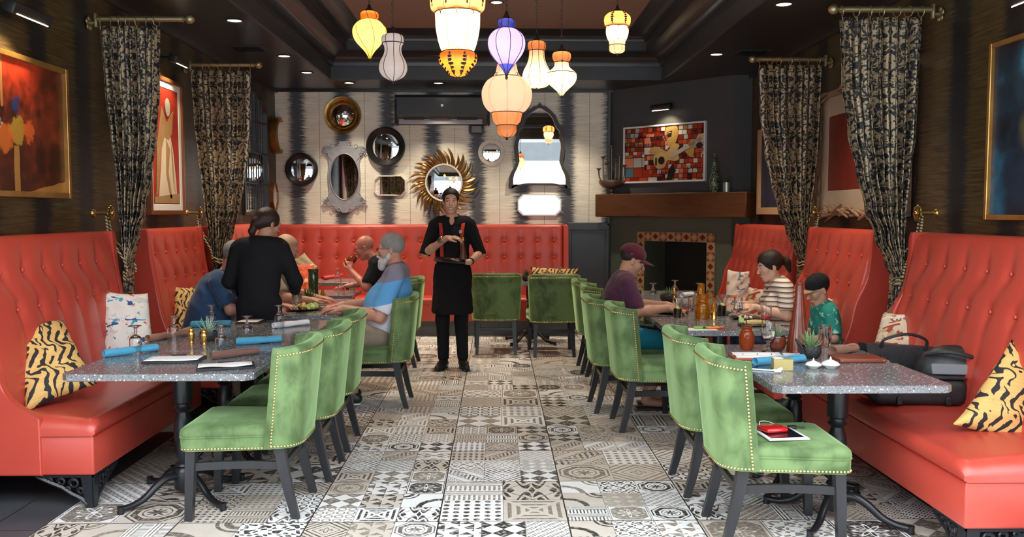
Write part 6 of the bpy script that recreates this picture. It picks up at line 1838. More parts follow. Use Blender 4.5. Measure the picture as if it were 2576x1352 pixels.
# ------------------------------------------------------------------ near right table clutter
p = onT(1917, 930); t = thing('phone', 'white smartphone lying at the left edge of the near right table', 'phone', p, -.45)
m = MB(); m.box((0, 0, .0045), (.15, .075, .008), .003, seg=2); m.build('body', G['plastic_white'], t)
m = MB(); m.box((0, 0, .0088), (.115, .066, .001)); m.build('screen', G['screen'], t, 0)
p = onT(1972, 934); t = thing('sugar_box', 'small gold paper box on the near right table', 'box', (p.x, p.y+.03, TZ), -.05)
m = MB(); m.box((0, 0, .030), (.10, .055, .060), .002); m.build('box', G['gold_paper'], t)
m = MB(); 
m.box((-.02, .005, .061), (.05, .03, .008), .001, rot=(.1, .1, .2)); m.build('packet', G['cream_paper'], t)
p = onT(1958, 938); m = MB(); m.ball((0, 0, .012), (.013, .013, .012), 12, 8); m.ball((.012, .006, .018), (.010, .009, .010), 10, 6); m.ball((-.014, .0, .007), (.012, .01, .006), 10, 6)
m.thing('flower_bud', G['plastic_white'], 'small white bud in front of the gold box', 'flower', (p.x, p.y-.01, TZ))
p = V((at(1893, 897, 4.95).x, 4.86, TZ)); t = thing('open_menu', 'open white menu book with a tan leather cover left of the blue napkin', 'menu', p, -.05)
m = MB(); m.box((0, 0, .006), (.29, .20, .012), .002); m.build('cover', G['leather_tan'], t)
for s in (-1, 1):
    m = MB(); m.grid(lambda u, v: (-.135+.27*u, s*(.003+.09*v), .0135+.014*sin(PI*v)*.5), 4, 8); o = m.build('page', G['paper'], t, 60); md = o.modifiers.new('thick', 'SOLIDIFY'); md.thickness = .001
m = MB()
for k in range(3): m.tube([(-.08+.08*k, -.006, .014), (-.08+.08*k, 0, .021), (-.08+.08*k, .006, .014)], .0016, 5)
m.build('binding_ring', G['black'], t)
p = V((at(2000, 890, 4.95).x, 4.93, TZ)); t = thing('open_menu', 'cream menu sheet under the tall brown vase', 'menu', (p.x, 4.905, TZ), -.15)
m = MB(); m.box((0, 0, .002), (.15, .15, .003)); m.build('page', G['paper'], t, 0)
p = onT(2168, 913); t = thing('leather_menu', 'closed red-brown leather menu with a riveted spine, right of the white shakers', 'menu', (p.x, p.y+.07, TZ), .03)
m = MB(); m.box((0, 0, .012), (.26, .17, .022), .006, seg=2); m.build('cover', G['leather_brown'], t)
m = MB()
for s in (-1, 1): m.ball((s*.115, -.086, .012), (.004, .003, .004), 8, 6)
m.build('rivets', G['brass'], t)
# red menu / napkin next to the bearded man's hand
p = V((at(862, 768, 7.6).x, 7.62, TZ)); t = thing('open_menu', 'red napkin lying on a cream menu near the hand of the bearded man', 'menu', p, -.15)
m = MB(); m.box((0, 0, .004), (.24, .16, .008), .002); m.build('menu', G['cream_paper'], t)
m = MB(); m.hull([(-.12, -.07, .009), (.10, -.09, .009), (.11, .0, .009), (-.10, .03, .009), (-.10, -.05, .025), (.08, -.06, .022)]); m.build('napkin', G['napkin_red'], t)
m = MB(); m.lathe([(0, 0), (.025, 0), (.028, .03), (.024, .06), (.012, .08), (.014, .1), (0, .1)], seg=16); t = m.thing('sauce_bottle', G['amber_glass'], 'small amber cruet right of the tall green vase', 'bottle', (at(812, 745, 8.1).x, 8.1, TZ))
# ------------------------------------------------------------------ things on the front right chair
cx_, cy_ = 1.345, 4.19
t = thing('tablet', 'white tablet lying on the seat of the nearest right chair', 'tablet', (1.36, 4.14, .4985), .10)
m = MB(); m.box((0, 0, .004), (.20, .25, .008), .003, seg=2); m.build('body', G['plastic_white'], t)
m = MB(); m.box((0, 0, .0082), (.165, .205, .001)); m.build('screen', G['screen'], t, 0)
t = thing('wallet', 'small glossy red wallet on top of the tablet', 'wallet', (1.335, 4.16, .5075), .3)
m = MB(); m.box((0, 0, .012), (.12, .095, .024), .010, seg=3); m.build('body', G['red_glossy'], t)
m = MB(); m.tube(smoothpath([(-.05, .03, .02), (-.03, .06, .035), (.02, .065, .03), (.045, .035, .018)], 5), .002, 6); m.build('strap', G['cream_paper'], t)
t = thing('key_bunch', 'bunch of car keys on the seat of the nearest right chair', 'keys', (1.475, 4.24, .4985), 0)
m = MB(); m.box((-.015, 0, .008), (.045, .03, .014), .005, seg=2); m.build('fob', G['black'], t)
m = MB(); m.tube([(.012+.012*cos(q), -.002+.012*sin(q), .005) for q in [2*PI*i/14 for i in range(14)]], .0012, 5, closed=True); m.box((.03, -.012, .004), (.035, .010, .003), .001, rot=(0, 0, -.4)); m.box((.035, .008, .006), (.035, .010, .003), .001, rot=(0, .1, .4)); m.build('key', G['chrome'], t)
# ------------------------------------------------------------------ bags on the right banquette
SZ = .492
t = thing('tote_bag', 'black leather tote bag standing on the near right banquette', 'bag', (2.42, 5.16, SZ), .12)
m = MB(); m.hull([(-.22+.0, -.07, 0), (.22, -.07, 0), (.22, .07, 0), (-.22, .07, 0), (-.25, -.05, .30), (.25, -.05, .26), (.25, .04, .26), (-.25, .04, .30), (-.235, -.085, .12), (.235, -.085, .12), (.235, .085, .12), (-.235, .085, .12)]); m.build('body', G['bag_black'], t, 40)
m = MB(); m.tube(smoothpath([(-.16, -.06, .28), (-.15, -.08, .33), (-.02, -.10, .36), (.11, -.08, .32), (.12, -.06, .26)], 6), .009, 6); m.build('handle', G['bag_black'], t)
m = MB()
for x in (-.16, .10): m.tube([(x+.016*cos(q), -.092, .20+.020*sin(q)) for q in [2*PI*i/14 for i in range(14)]], .0028, 5, closed=True)
m.build('buckle', G['chrome'], t)
m = MB()
for x in (-.16, .10): m.box((x, -.086, .17), (.03, .006, .15), .002)
m.build('strap', G['bag_black'], t)
t = thing('backpack', 'black nylon backpack with a grey mesh pocket beside the tote', 'bag', (2.60, 4.90, SZ), -.25)
m = MB(); m.ball((0, 0, .15), (.21, .13, .17), 20, 12); m.box((0, 0, .10), (.38, .22, .20), .07, seg=3); m.build('body', G['bag_black'], t, 60)
m = MB(); m.box((-.04, -.128, .20), (.20, .012, .06), .004, rot=(-.35, 0, .05)); m.build('mesh_pocket', G['bag_grey'], t)
m = MB(); m.tube(smoothpath([(-.16, -.06, .27), (-.05, -.14, .30), (.10, -.13, .26), (.17, -.05, .20)], 6), .012, 6); m.build('strap', G['bag_black'], t)
t = thing('messenger_bag', 'flat black messenger bag lying in front of the tote bag', 'bag', (2.36, 4.86, SZ), -.12)
m = MB(); m.box((0, 0, .08), (.50, .26, .155), .045, seg=3); m.build('body', G['bag_black'], t, 60)
m = MB(); m.box((.0, -.01, .160), (.48, .24, .012), .005); m.build('flap', G['bag_black'], t)
m = MB()
for x in (-.12, .14): m.box((x, -.134, .035), (.03, .02, .045), .004)
m.build('buckle', G['black'], t)
# ------------------------------------------------------------------ people
def frame_from(fwd, up=(0, 0, 1)):
    f = V(fwd).normalized(); r = f.cross(V(up)).normalized(); u = r.cross(f); return Matrix((r, f, u)).transposed()
def head_parts(c, yaw, pitch, roll=0, s=1.0, beard=False, female=False, closed=False, smile=False):
    R = Euler((pitch, roll, yaw), 'XYZ').to_matrix() if 0 else (Matrix.Rotation(yaw, 3, 'Z') @ Matrix.Rotation(pitch, 3, 'X') @ Matrix.Rotation(roll, 3, 'Y'))
    M = Matrix.Translation(c) @ (R.to_4x4()) @ Matrix.Scale(s, 4)
    j = .9 if female else 1.0
    P = [ell((0, -.015, .035), (.074, .094, .082), .03), ell((0, .022, -.030), (.060*j, .066, .078), .03),
         ell((0, .050, -.098), (.026*j, .024, .019), .03), cap((-.052*j, .0, -.062), (-.016, .056, -.100), .018, .014, .03), cap((.052*j, .0, -.062), (.016, .056, -.100), .018, .014, .03),
         ell((-.036, .060, -.026), .020, .025), ell((.036, .060, -.026), .020, .025),
         cap((-.032, .080, .018), (.032, .080, .018), .011, .011, .014),
         ell((-.030, .101, .000), (.017, .016, .012), .010, op='sub'), ell((.030, .101, .000), (.017, .016, .012), .010, op='sub'),
         cap((-.041, .083, .0095), (-.019, .0885, .0100), .0042, .0042, .004), cap((.041, .083, .0095), (.019, .0885, .0100), .0042, .0042, .004),
         cap((0, .086, .004), (0, .110, -.036), .0065, .0115, .010), ell((-.011, .099, -.040), .0075, .007), ell((.011, .099, -.040), .0075, .007),
         cap((-.020, .085, -.070), (0, .0925, -.068), .004, .005, .007), cap((.020, .085, -.070), (0, .0925, -.068), .004, .005, .007), cap((-.013, .0865, -.0785), (.013, .0865, -.0785), .0058, .0058, .008),
         ell((-.076, -.006, -.012), (.008, .017, .029), .006), ell((.076, -.006, -.012), (.008, .017, .029), .006),
         ell((-.083, .000, -.010), (.006, .008, .014), .006, op='sub'), ell((.083, .000, -.010), (.006, .008, .014), .006, op='sub')]
    P += [cap((sx*.040, .080, -.0105), (sx*.021, .0860, -.0105), .0040, .0040, .004) for sx in (-1, 1)]
    if closed: P += [ell((sx*.030, .0795, .0), .0128, .004) for sx in (-1, 1)]
    if smile: P += [ell((sx*.034, .070, -.046), .017, .015) for sx in (-1, 1)]+[cap((-.017, .094, -.0735), (.017, .094, -.0735), .0035, .0035, .003, op='sub')]
    out = []
    for p in P:
        q = dict(p)
        if p['t'] == 'cap': q['a'] = M @ p['a']; q['b'] = M @ p['b']; q['ra'] *= s; q['rb'] *= s
        else: q['c'] = M @ p['c']; r = p['r']; q['r'] = tuple(v*s for v in (r if isinstance(r, tuple) else (r, r, r))); q['rot'] = R
        out.append(q)
    return out, M, R
def hx(prims, M, R, s=1.0):
    out = []
    for p in prims:
        q = dict(p)
        if p['t'] == 'cap': q['a'] = M @ p['a']; q['b'] = M @ p['b']; q['ra'] *= s; q['rb'] *= s
        elif p['t'] == 'ell': q['c'] = M @ p['c']; r = p['r']; q['r'] = tuple(v*s for v in (r if isinstance(r, tuple) else (r, r, r))); q['rot'] = R @ p['rot'] if p['rot'] is not None else R
        else: q['p'] = M @ p['p']; q['n'] = R @ p['n']
        out.append(q)
    return out
def hand(w, d, n, curl, side, s=1.0, spread=.12, thumb=.6):
    """wrist w, finger direction d, palm normal n (the way the palm faces), side=+1 when the thumb is on d x n"""
    w = V(w); d = V(d).normalized(); n = V(n); n = (n-d*n.dot(d)).normalized(); t = d.cross(n)*side
    P = [cap(w, w+d*.03*s, .024*s, .026*s, .015)]
    cs = curl if isinstance(curl, (list, tuple)) else [curl]*4
    for i in range(4):
        k = w+(d*(.088-.004*abs(i-1))+t*(.030-.0195*i))*s
        P.append(cap(w+t*(.012-.008*i)*s+d*.01*s, k, .013*s, .0105*s, .012))
        L = [.044, .048, .045, .036][i]*s; ang = 0; p = k
        dd = (d+t*spread*(1.5-i)*.35).normalized()
        for sgm in range(3):
            ang += cs[i]*(.75 if sgm == 0 else 1)
            v = dd*cos(ang)+n*sin(ang); q = p+v*L*(1, .62, .5)[sgm]
            P.append(cap(p, q, (.0095, .0085, .0078)[sgm]*s, (.0086, .0079, .0065)[sgm]*s, .004)); p = q
    a = w+(d*.022+t*.026)*s; b = a+(d*.030+t*.026+n*.014*thumb)*s; c = b+(d*.030+t*.006+n*.018*thumb)*s; e = c+(d*.022-t*.004+n*.014*thumb)*s
    P += [cap(w+d*.012*s, a, .016*s, .013*s, .012), cap(a, b, .0125*s, .0105*s, .008), cap(b, c, .0105*s, .0092*s, .005), cap(c, e, .009*s, .007*s, .004)]
    return P
def eyes_etc(M, R, s, t, brow='hair_dark', lips=True, smile=False, closed=False):
    for sx in (-1, 1):
        if not closed:
            m = MB(); c = M @ V((sx*.030, .0772, .0)); m.ball(c, .0118*s, 12, 8)
            m.build('eye', G['eye_white'], t)
            m = MB(); c2 = M @ V((sx*.030, .0862, -.001)); m.ball(c2, .0052*s, 8, 6); m.build('iris', G['iris'], t)
        m = MB(); m.tube([M @ V((sx*(.014+.034*u), .0965-.022*u*u, .0225+.005*sin(PI*(u*.8+.1)))) for u in [k/6 for k in range(7)]], [.0018*s, .003*s, .0034*s, .0032*s, .003*s, .0022*s, .001*s], 6); m.build('eyebrow', G[brow], t)
        m = MB(); m.tube([M @ V((sx*(.018+.025*u), .0915-.011*u*u, .0060*sin(PI*(.15+.7*u))-.0005)) for u in [k/6 for k in range(7)]], .0011*s, 5); m.build('eyelid', G[brow], t)
    if smile:
        m = MB(); m.tube([M @ V((x, .0915-8*x*x, -.0735+14*x*x)) for x in [-.021+.007*k for k in range(7)]], [.002, .0045, .0052, .0054, .0052, .0045, .002], 6); m.build('teeth', G['teeth'], t)
        m = MB(); m.tube([M @ V((x, .0955-9*x*x, -.0675+14*x*x)) for x in [-.024+.008*k for k in range(7)]], .0024, 6); m.tube([M @ V((x, .0945-9*x*x, -.0805+18*x*x)) for x in [-.024+.008*k for k in range(7)]], .0032, 6); m.build('lips', G['lips'], t)
    elif lips:
        m = MB(); m.tube([M @ V((x, .0965-8*x*x, -.0735)) for x in [-.020+.0067*k for k in range(7)]], [.001, .003, .0042, .0045, .0042, .003, .001], 6); m.build('lips', G['lips'], t)
def limb(a, b, c, r): return [cap(a, b, r[0], r[1], .03), cap(b, c, r[1], r[2], .02)]
def person(label, loc, rz, J, skn, W=1.0, s=1.0, h=.007, shirt=None, sleeve=.75, long=False, pants=None, shorts=False, shoes='shoe_black', collar=None, belly=.0, hd=None, extra_body=(), arms=(.047, .041, .027), female=False, legs=True, smile=False, closed=False, brow='hair_dark', shirt_name='shirt', name='person', vneck=False, beard=False):
    t = thing(name, label, 'person', loc, rz)
    g = {k: V(v) for k, v in J.items() if isinstance(v, (tuple, list)) and len(v) == 3}
    pel, che, nek = g['pel'], g['che'], g['nek']
    mid = pel.lerp(che, .5)
    fwd = V((0, 1, 0))
    hp, M, R = head_parts(g['head'], J.get('yaw', 0), J.get('pitch', 0), J.get('roll', 0), s*J.get('hs', 1), female=female, closed=closed, smile=smile)
    B = []
    hs = s
    up = (che-pel).normalized()
    tor = [cap(pel, mid+fwd*belly*.4, .138*W*s, (.135+belly*.5)*W*s, .05, an=(1, .74+belly, 1)), cap(mid+fwd*belly*.4, che, (.135+belly*.4)*W*s, .150*W*s, .05, an=(1, .70+belly*.5, 1)),
           cap(che, che.lerp(nek, .55), .145*W*s, .085*s, .05, an=(1, .72, 1)),
           cap(g['shR'].lerp(nek, .25), g['shL'].lerp(nek, .25), .062*s, .062*s, .05)]
    if female: tor += [ell(che+V((sx*.065*s, .085*s, -.02*s)), .062*s, .04) for sx in (-1, 1)]
    B += tor
    skull = g['head']+(R @ V((0, -.02, -.07)))*s
    B += [cap(nek-V((0, 0, .03)), skull, .058*s*(.85 if female else 1), .052*s*(.85 if female else 1), .03)]
    arm_p = {}
    for k in ('R', 'L'):
        a, b, c = g['sh'+k], g['el'+k], g['wr'+k]
        arm_p[k] = [cap(a, b, arms[0]*s, arms[1]*s, .03), cap(b, b.lerp(c, .35), arms[1]*s, arms[1]*.95*s, .02), cap(b.lerp(c, .35), c, arms[1]*.95*s, arms[2]*s, .02)]
        B += arm_p[k]
        if ('hand'+k) in J:
            d, n, cu, sd = J['hand'+k]; B += hand(c, d, n, cu, sd, s*J.get('hsz', 1))
    if legs:
        for k in ('R', 'L'):
            a, b, c = g['hip'+k], g['kn'+k], g['an'+k]
            B += [cap(a, b, .082*W*s, .054*s, .04), cap(b, b.lerp(c, .3)+V((0, -.012, 0)), .052*s, .054*s, .02), cap(b.lerp(c, .3)+V((0, -.012, 0)), c, .054*s, .034*s, .02)]
            td = V(J.get('toe'+k, (0, 1, 0))).normalized()
            B += [cap(c-V((0, 0, .035)), c+td*.13*s-V((0, 0, .052)), .034*s, .028*s, .03)]
    B = B+hp+list(extra_body)
    sdf_mesh(B, h, 'body', G[skn], t)
    eyes_etc(M, R, s*J.get('hs', 1), t, brow, not smile, smile, closed)
    if shirt:
        e = .013
        S = []
        for p in tor:
            q = dict(p)
            if p['t'] == 'cap': q['ra'] += e; q['rb'] += e
            else: q['r'] = tuple((v+e) for v in (p['r'] if isinstance(p['r'], tuple) else (p['r'],)*3))
            S.append(q)
        cuts = []
        for k in ('R', 'L'):
            a, b, c = g['sh'+k], g['el'+k], g['wr'+k]
            if long:
                S += [cap(a, b, arms[0]*s+.014, arms[1]*s+.014, .03), cap(b, b.lerp(c, J.get('cuff', .9)), arms[1]*s+.014, arms[2]*s+.016, .02)]
            else:
                end = a.lerp(b, sleeve)
                rr = arms[0]*s+.020 if sleeve < .9 else arms[1]*s+.016
                S += [cap(a, end, arms[0]*s+.013, rr, .014)]
                dd = (b-a).normalized(); cuts.append(ell(end+dd*(rr+.012), rr+.012, .004, op='sub'))
        cuts.append(ell(nek+V((0, .03, .055)), (.062, .062, .060), .004, op='sub'))
        if vneck: cuts.append(cap(nek+V((0, .10, .0)), nek+V((0, .13, -.13)), .045, .008, .006, op='sub'))
        sdf_mesh(S+cuts, h, shirt_name, G[shirt], t, rough=.0016, rseed=len(label) % 7)
        if collar:
            m = MB(); m.lathe([(.062, -.012), (.066, .02), (.070, .022), (.080, -.004), (.082, -.02), (.074, -.022)], seg=24, mtx=Matrix.Translation(nek+V((0, .012, .015))) @ Matrix.Rotation(-.30, 4, 'X'), a0=PI/2+.35, a1=PI/2+2*PI-.35); m.build('collar', G[collar], t, 60)
    if pants and legs:
        S = [cap(pel-up*.0, pel-up*.06, .145*W*s, .13*W*s, .04, an=(1, .78+belly*.5, 1))]
        for k in ('R', 'L'):
            a, b, c = g['hip'+k], g['kn'+k], g['an'+k]
            if shorts: S.append(cap(a, a.lerp(b, .92), .090*W*s, .080*s, .03))
            else: S += [cap(a, b, .094*W*s, .068*s, .03), cap(b, c.lerp(b, .08), .068*s, .056*s, .02)]
        sdf_mesh(S, h, 'trousers' if not shorts else 'shorts', G[pants], t, rough=.0018, rseed=2)
    if shoes and legs:
        for k in ('R', 'L'):
            c = g['an'+k]; td = V(J.get('toe'+k, (0, 1, 0))).normalized()
            S = [cap(c-td*.035-V((0, 0, .04)), c+td*.05-V((0, 0, .042)), .040, .042, .02), cap(c+td*.05-V((0, 0, .045)), c+td*.150-V((0, 0, .058)), .042, .030, .02), cap(c-V((0, 0, .01)), c-V((0, 0, .03)), .042, .042, .02), plane(c-V((0, 0, .086)), (0, 0, -1))]
            o = sdf_mesh(S, .006, 'shoe', G[shoes], t)
            m = MB(); m.box(c+td*.055-V((0, 0, .082)), (.070, .235, .014), .006, rot=(0, 0, math.atan2(-td.x, td.y))); m.build('sole', G['shoe_white' if shoes == 'shoe_black_white' else shoes], o)
    return t, M, R
def hair_cap(t, M, R, s, mt, back=0, hairline=.050, vol=.008, extra=(), rough=.0022, h=.005, sides=True):
    P = [ell((0, -.017, .038), (.076+vol, .096+vol, .084+vol), .01)]
    P += [ell((0, .112, hairline-.088), (.068, .080, .094), .010, op='sub'), ell((0, .075, -.10), (.12, .088, .105), .01, op='sub')]
    if sides: P += [ell((sx*.082, .006, -.012), (.016, .022, .030), .006, op='sub') for sx in (-1, 1)]
    P += [plane((0, -.02, -.045+back), (0, .25, -1))]
    P += list(extra)
    q = hx(P, M, R, s)
    return sdf_mesh(q, h, 'hair', G[mt], t, rough=rough, rseed=3)
def seated(pel_z=.575, che=(0, .02, .93), nek=(0, .03, 1.09), head=(0, .06, 1.25), w=.17, **kw):
    J = dict(pel=(0, 0, pel_z), che=che, nek=nek, head=head, shR=(w, nek[1]-.01, nek[2]-.05), shL=(-w, nek[1]-.01, nek[2]-.05),
             hipR=(.09, .02, .56), hipL=(-.09, .02, .56), knR=(.11, .43, .53), knL=(-.11, .43, .53), anR=(.11, .42, .10), anL=(-.11, .42, .10))
    J.update(kw); return J
# server ------------------------------------------------------------
J = dict(pel=(0, 0, .97), che=(0, .01, 1.32), nek=(0, .005, 1.50), head=(.012, .035, 1.675), yaw=.05, pitch=-.04,
         shR=(.175, -.005, 1.44), shL=(-.175, -.005, 1.44), elR=(.265, .05, 1.165), elL=(-.275, .0, 1.16), wrR=(.045, .25, 1.315), wrL=(-.175, .22, 1.085),
         handR=((-.9, .15, .1), (-.1, -.3, -.95), [.5, .55, .6, .65], -1), handL=((.93, .35, .0), (0, 0, 1), [.25, .25, .3, .3], 1),
         hipR=(.095, 0, .93), hipL=(-.095, 0, .93), knR=(.10, .02, .50), knL=(-.085, .03, .50), anR=(.095, -.01, .095), anL=(-.10, -.01, .095), toeR=(.35, 1, 0), toeL=(-.30, 1, 0))
t, M, R = person('smiling server in black shirt, red braces and apron, holding a pepper mill in the aisle', (-.44, 8.66, 0), PI, J, 'skin_tan', h=.006, shirt='black_shirt', sleeve=1.0, pants='black_denim', collar='black_shirt', smile=True, vneck=True)
hair_cap(t, M, R, 1, 'hair_dark', vol=.009, hairline=.078, extra=[ell((.036, .108, -.014), (.046, .078, .090), .008, op='sub'), ell((-.036, .108, -.014), (.046, .078, .090), .008, op='sub')])
sdf_mesh([cap((0, .0, 1.02), (0, .0, .93), .168, .178, .05, an=(1, .80, 1)), cap((0, .01, .93), (0, .02, .60), .178, .205, .05, an=(1, .74, 1)), plane((0, 0, .565), (0, 0, -1)), plane((0, 0, 1.06), (0, 0, 1))], .008, 'apron', G['apron_black'], t, rough=.003)
for sx, sw in ((-1, -.01), (1, .01)):
    m = MB(); pts = smoothpath([(sx*.115, -.01, 1.525), (sx*.112, .075, 1.46), (sx*.100, .128, 1.36), (sx*.098, .128, 1.22), (sx*.095, .122, 1.08)], 5); vs = []
    for p in pts: vs += [(p.x-.017, p.y, p.z), (p.x+.017, p.y, p.z), (p.x+.017, p.y+.004, p.z), (p.x-.017, p.y+.004, p.z)]
    n = len(pts); m.add(vs, [(i*4+j, i*4+(j+1) % 4, i*4+4+(j+1) % 4, i*4+4+j) for i in range(n-1) for j in range(4)]); m.build('brace_strap', G['red_strap'], t)
m = MB()
for k in range(7): a = 2*PI*k/7; m.tube([(-.085+.005*cos(a), .131, 1.375+.005*sin(a)), (-.085+.016*cos(a), .131, 1.375+.018*sin(a))], .0035, 5)
m.build('embroidered_badge', G['paper'], t)
for k, mt in enumerate(('chrome', 'black', 'denim')):
    m = MB(); c = V((.075+.014*k, .222-.012*k, 1.302-.008*k)); d = V((-.22, .20, .15)).normalized(); a = d.cross(V((0, 0, 1))).normalized(); b = d.cross(a)
    m.tube([c+(a*cos(q)+b*sin(q))*.033 for q in [2*PI*i/16 for i in range(16)]], .005, 6, closed=True); m.build('bracelet', G[mt], t)
m = MB(); c = V((-.185, .205, 1.092)); d = V((.1, .22, -.075)).normalized(); a = d.cross(V((0, 0, 1))).normalized(); b = d.cross(a)
m.tube([c+(a*cos(q)+b*sin(q))*.031 for q in [2*PI*i/16 for i in range(16)]], .008, 6, closed=True); m.build('wristwatch', G['black'], t)
# mill and tablet in his hands (world: facing the camera)
def srv(x, y, z): return (-.44-x, 8.66-y, z)
p = srv(-.115, .265, 1.118); t = thing('pepper_mill', 'tall dark wood and brass pepper mill held by the server', 'pepper mill', p)
m = MB(); m.lathe(smooth_prof([(0, 0), (.034, 0), (.036, .008), (.030, .05), (.018, .11), (.013, .15), (.015, .165), (.012, .17), (0, .17)]), seg=24); m.build('body', G['mill_wood'], t, 60)
m = MB(); m.lathe(smooth_prof([(.012, .17), (.016, .18), (.014, .195), (.007, .203), (0, .205)]), seg=18); m.build('knob', G['brass'], t, 60)
m = MB(); m.lathe([(.0335, .018), (.0345, .020), (.0335, .024), (.0325, .022)], seg=20); m.build('brass_band', G['brass'], t)
p = srv(.01, .265, 1.105); t = thing('order_pad', 'flat black order tablet held low by the server', 'tablet', p, 0)
m = MB(); m.box((0, 0, 0), (.30, .17, .012), .004, rot=(.18, .10, 0)); m.build('case', G['black'], t)
m = MB(); m.box((-.11, .0, .018), (.05, .006, .006), .002, rot=(.18, .10, 0)); m.build('pen', G['red_strap'], t)
# waitress ----------------------------------------------------------
J = dict(pel=(0, 0, .90), che=(0, .05, 1.19), nek=(0, .07, 1.345), head=(.045, .13, 1.475), yaw=-.75, pitch=-.25, roll=-.05,
         shR=(.165, .06, 1.285), shL=(-.165, .05, 1.285), elR=(.255, .10, 1.03), elL=(-.245, .08, 1.03), wrR=(.20, .33, .93), wrL=(-.10, .36, .93),
         handR=((-.1, .95, -.2), (0, -.2, -1), .4, -1), handL=((.5, .85, -.1), (0, -.2, -1), .4, 1),
         hipR=(.085, 0, .86), hipL=(-.085, 0, .86), knR=(.09, .0, .47), knL=(-.09, .0, .47), anR=(.09, -.03, .09), anL=(-.09, -.03, .09))
t, M, R = person('waitress in a black long-sleeved top with a dark ponytail, seen from behind', (-1.83, 6.73, 0), 0, J, 'skin_olive', s=.97, W=1.0, h=.007, shirt='black_shirt', long=True, pants='black_denim', female=True, shirt_name='top', arms=(.050, .045, .027))
hair_cap(t, M, R, .97, 'hair_brown', vol=.012, hairline=.045, back=-.03, extra=[ell((0, -.085, -.01), (.05, .05, .05), .03), cap((0, -.115, -.02), (-.01, -.125, -.09), .032, .026, .03), cap((-.01, -.125, -.09), (-.02, -.10, -.16), .026, .012, .02)])
# man in blue tee ---------------------------------------------------
J = seated(che=(0, .14, .90), nek=(0, .22, 1.06), head=(0, .31, 1.205), pitch=-.40, yaw=.1, w=.18, elR=(.23, .33, .80), elL=(-.22, .40, .80), wrR=(.15, .56, .80), wrL=(-.12, .60, .80),
           handR=((-.2, .95, 0), (0, 0, -1), .3, -1), handL=((.2, .95, 0), (0, 0, -1), .3, 1), knR=(.13, .36, .54), knL=(-.13, .36, .54), anR=(.13, .36, .10), anL=(-.13, .36, .10))
t, M, R = person('man in a dark blue tee leaning over the table, left of the waitress', (-2.42, 7.10, 0), -PI/2, J, 'skin_fair', W=1.12, s=1.04, shirt='blue_tee', pants='khaki', belly=.12, brow='hair_sand')
hair_cap(t, M, R, 1.04, 'hair_grey', vol=.003, hairline=.04)
# light-haired man behind the waitress --------------------------------
J = seated(che=(0, .12, .92), nek=(0, .20, 1.08), head=(0, .29, 1.245), pitch=-.35, yaw=0, elR=(.23, .30, .84), elL=(-.22, .30, .84), wrR=(.13, .52, .80), wrL=(-.12, .52, .80),
           handR=((-.3, .95, 0), (0, 0, -1), .3, -1), handL=((.3, .95, 0), (0, 0, -1), .3, 1), knR=(.11, .36, .54), knL=(-.11, .36, .54), anR=(.11, .36, .10), anL=(-.11, .36, .10))
t, M, R = person('man with thin pale hair seated on the banquette behind the waitress', (-2.14, 7.74, 0), -PI/2, J, 'skin_fair', shirt='beige_short', pants='khaki', brow='hair_sand')
hair_cap(t, M, R, 1, 'hair_sand', vol=.001, hairline=.05, rough=.001)
# bald man drinking --------------------------------------------------
J = seated(che=(0, .10, .93), nek=(0, .15, 1.085), head=(0, .27, 1.205), pitch=-.30, yaw=.0, elL=(-.24, .22, .82), elR=(.23, .20, .84), wrL=(-.075, .40, .975), wrR=(.15, .44, .80),
           handL=((.30, .20, .92), (.9, .15, -.3), [.55, .6, .6, .6], 1), handR=((-.2, .95, 0), (0, 0, -1), .3, -1))
t, M, R = person('bald man in glasses and a black tee drinking from a pineapple tumbler', (-1.08, 8.95, 0), PI/2, J, 'skin_pink', shirt='black_tee', pants='denim', W=1.05, brow='hair_grey')
def glasses(t, M, mt='metal_dark'):
    m = MB()
    for sx in (-1, 1):
        m.tube([M @ V((sx*.031+.021*cos(q), .104, -.002+.015*sin(q))) for q in [2*PI*i/18 for i in range(18)]], .0017, 5, closed=True)
        m.tube([M @ V((sx*.052, .102, .004)), M @ V((sx*.072, .05, .006)), M @ V((sx*.080, -.005, .004)), M @ V((sx*.080, -.02, -.01))], .0018, 5)
    m.tube([M @ V((-.010, .105, .001)), M @ V((0, .108, .003)), M @ V((.010, .105, .001))], .0016, 5)
    o = m.build('eyeglasses', G[mt], t)
    m = MB()
    for sx in (-1, 1): m.add([M @ V((sx*.031+.020*cos(q), .1035, -.002+.014*sin(q))) for q in [2*PI*i/18 for i in range(18)]], [tuple(range(18))])
    m.build('lens', G['glass'], o, 0)
glasses(t, M)
text_mb('goo', .05, (-.115, .21, .93), (0, 1, .1), (0, .0, 1), .002) if 0 else None
# his tumbler: held in the left hand (local (-.06,.52,.98)) -> world
p = V((-1.08-.465, 8.95-.005, 1.03)); o = pineapple(p, 'pineapple-shaped tumbler of iced tea raised to the mouth of the bald man', 0, False); o.rotation_euler = (0, .92, 0)
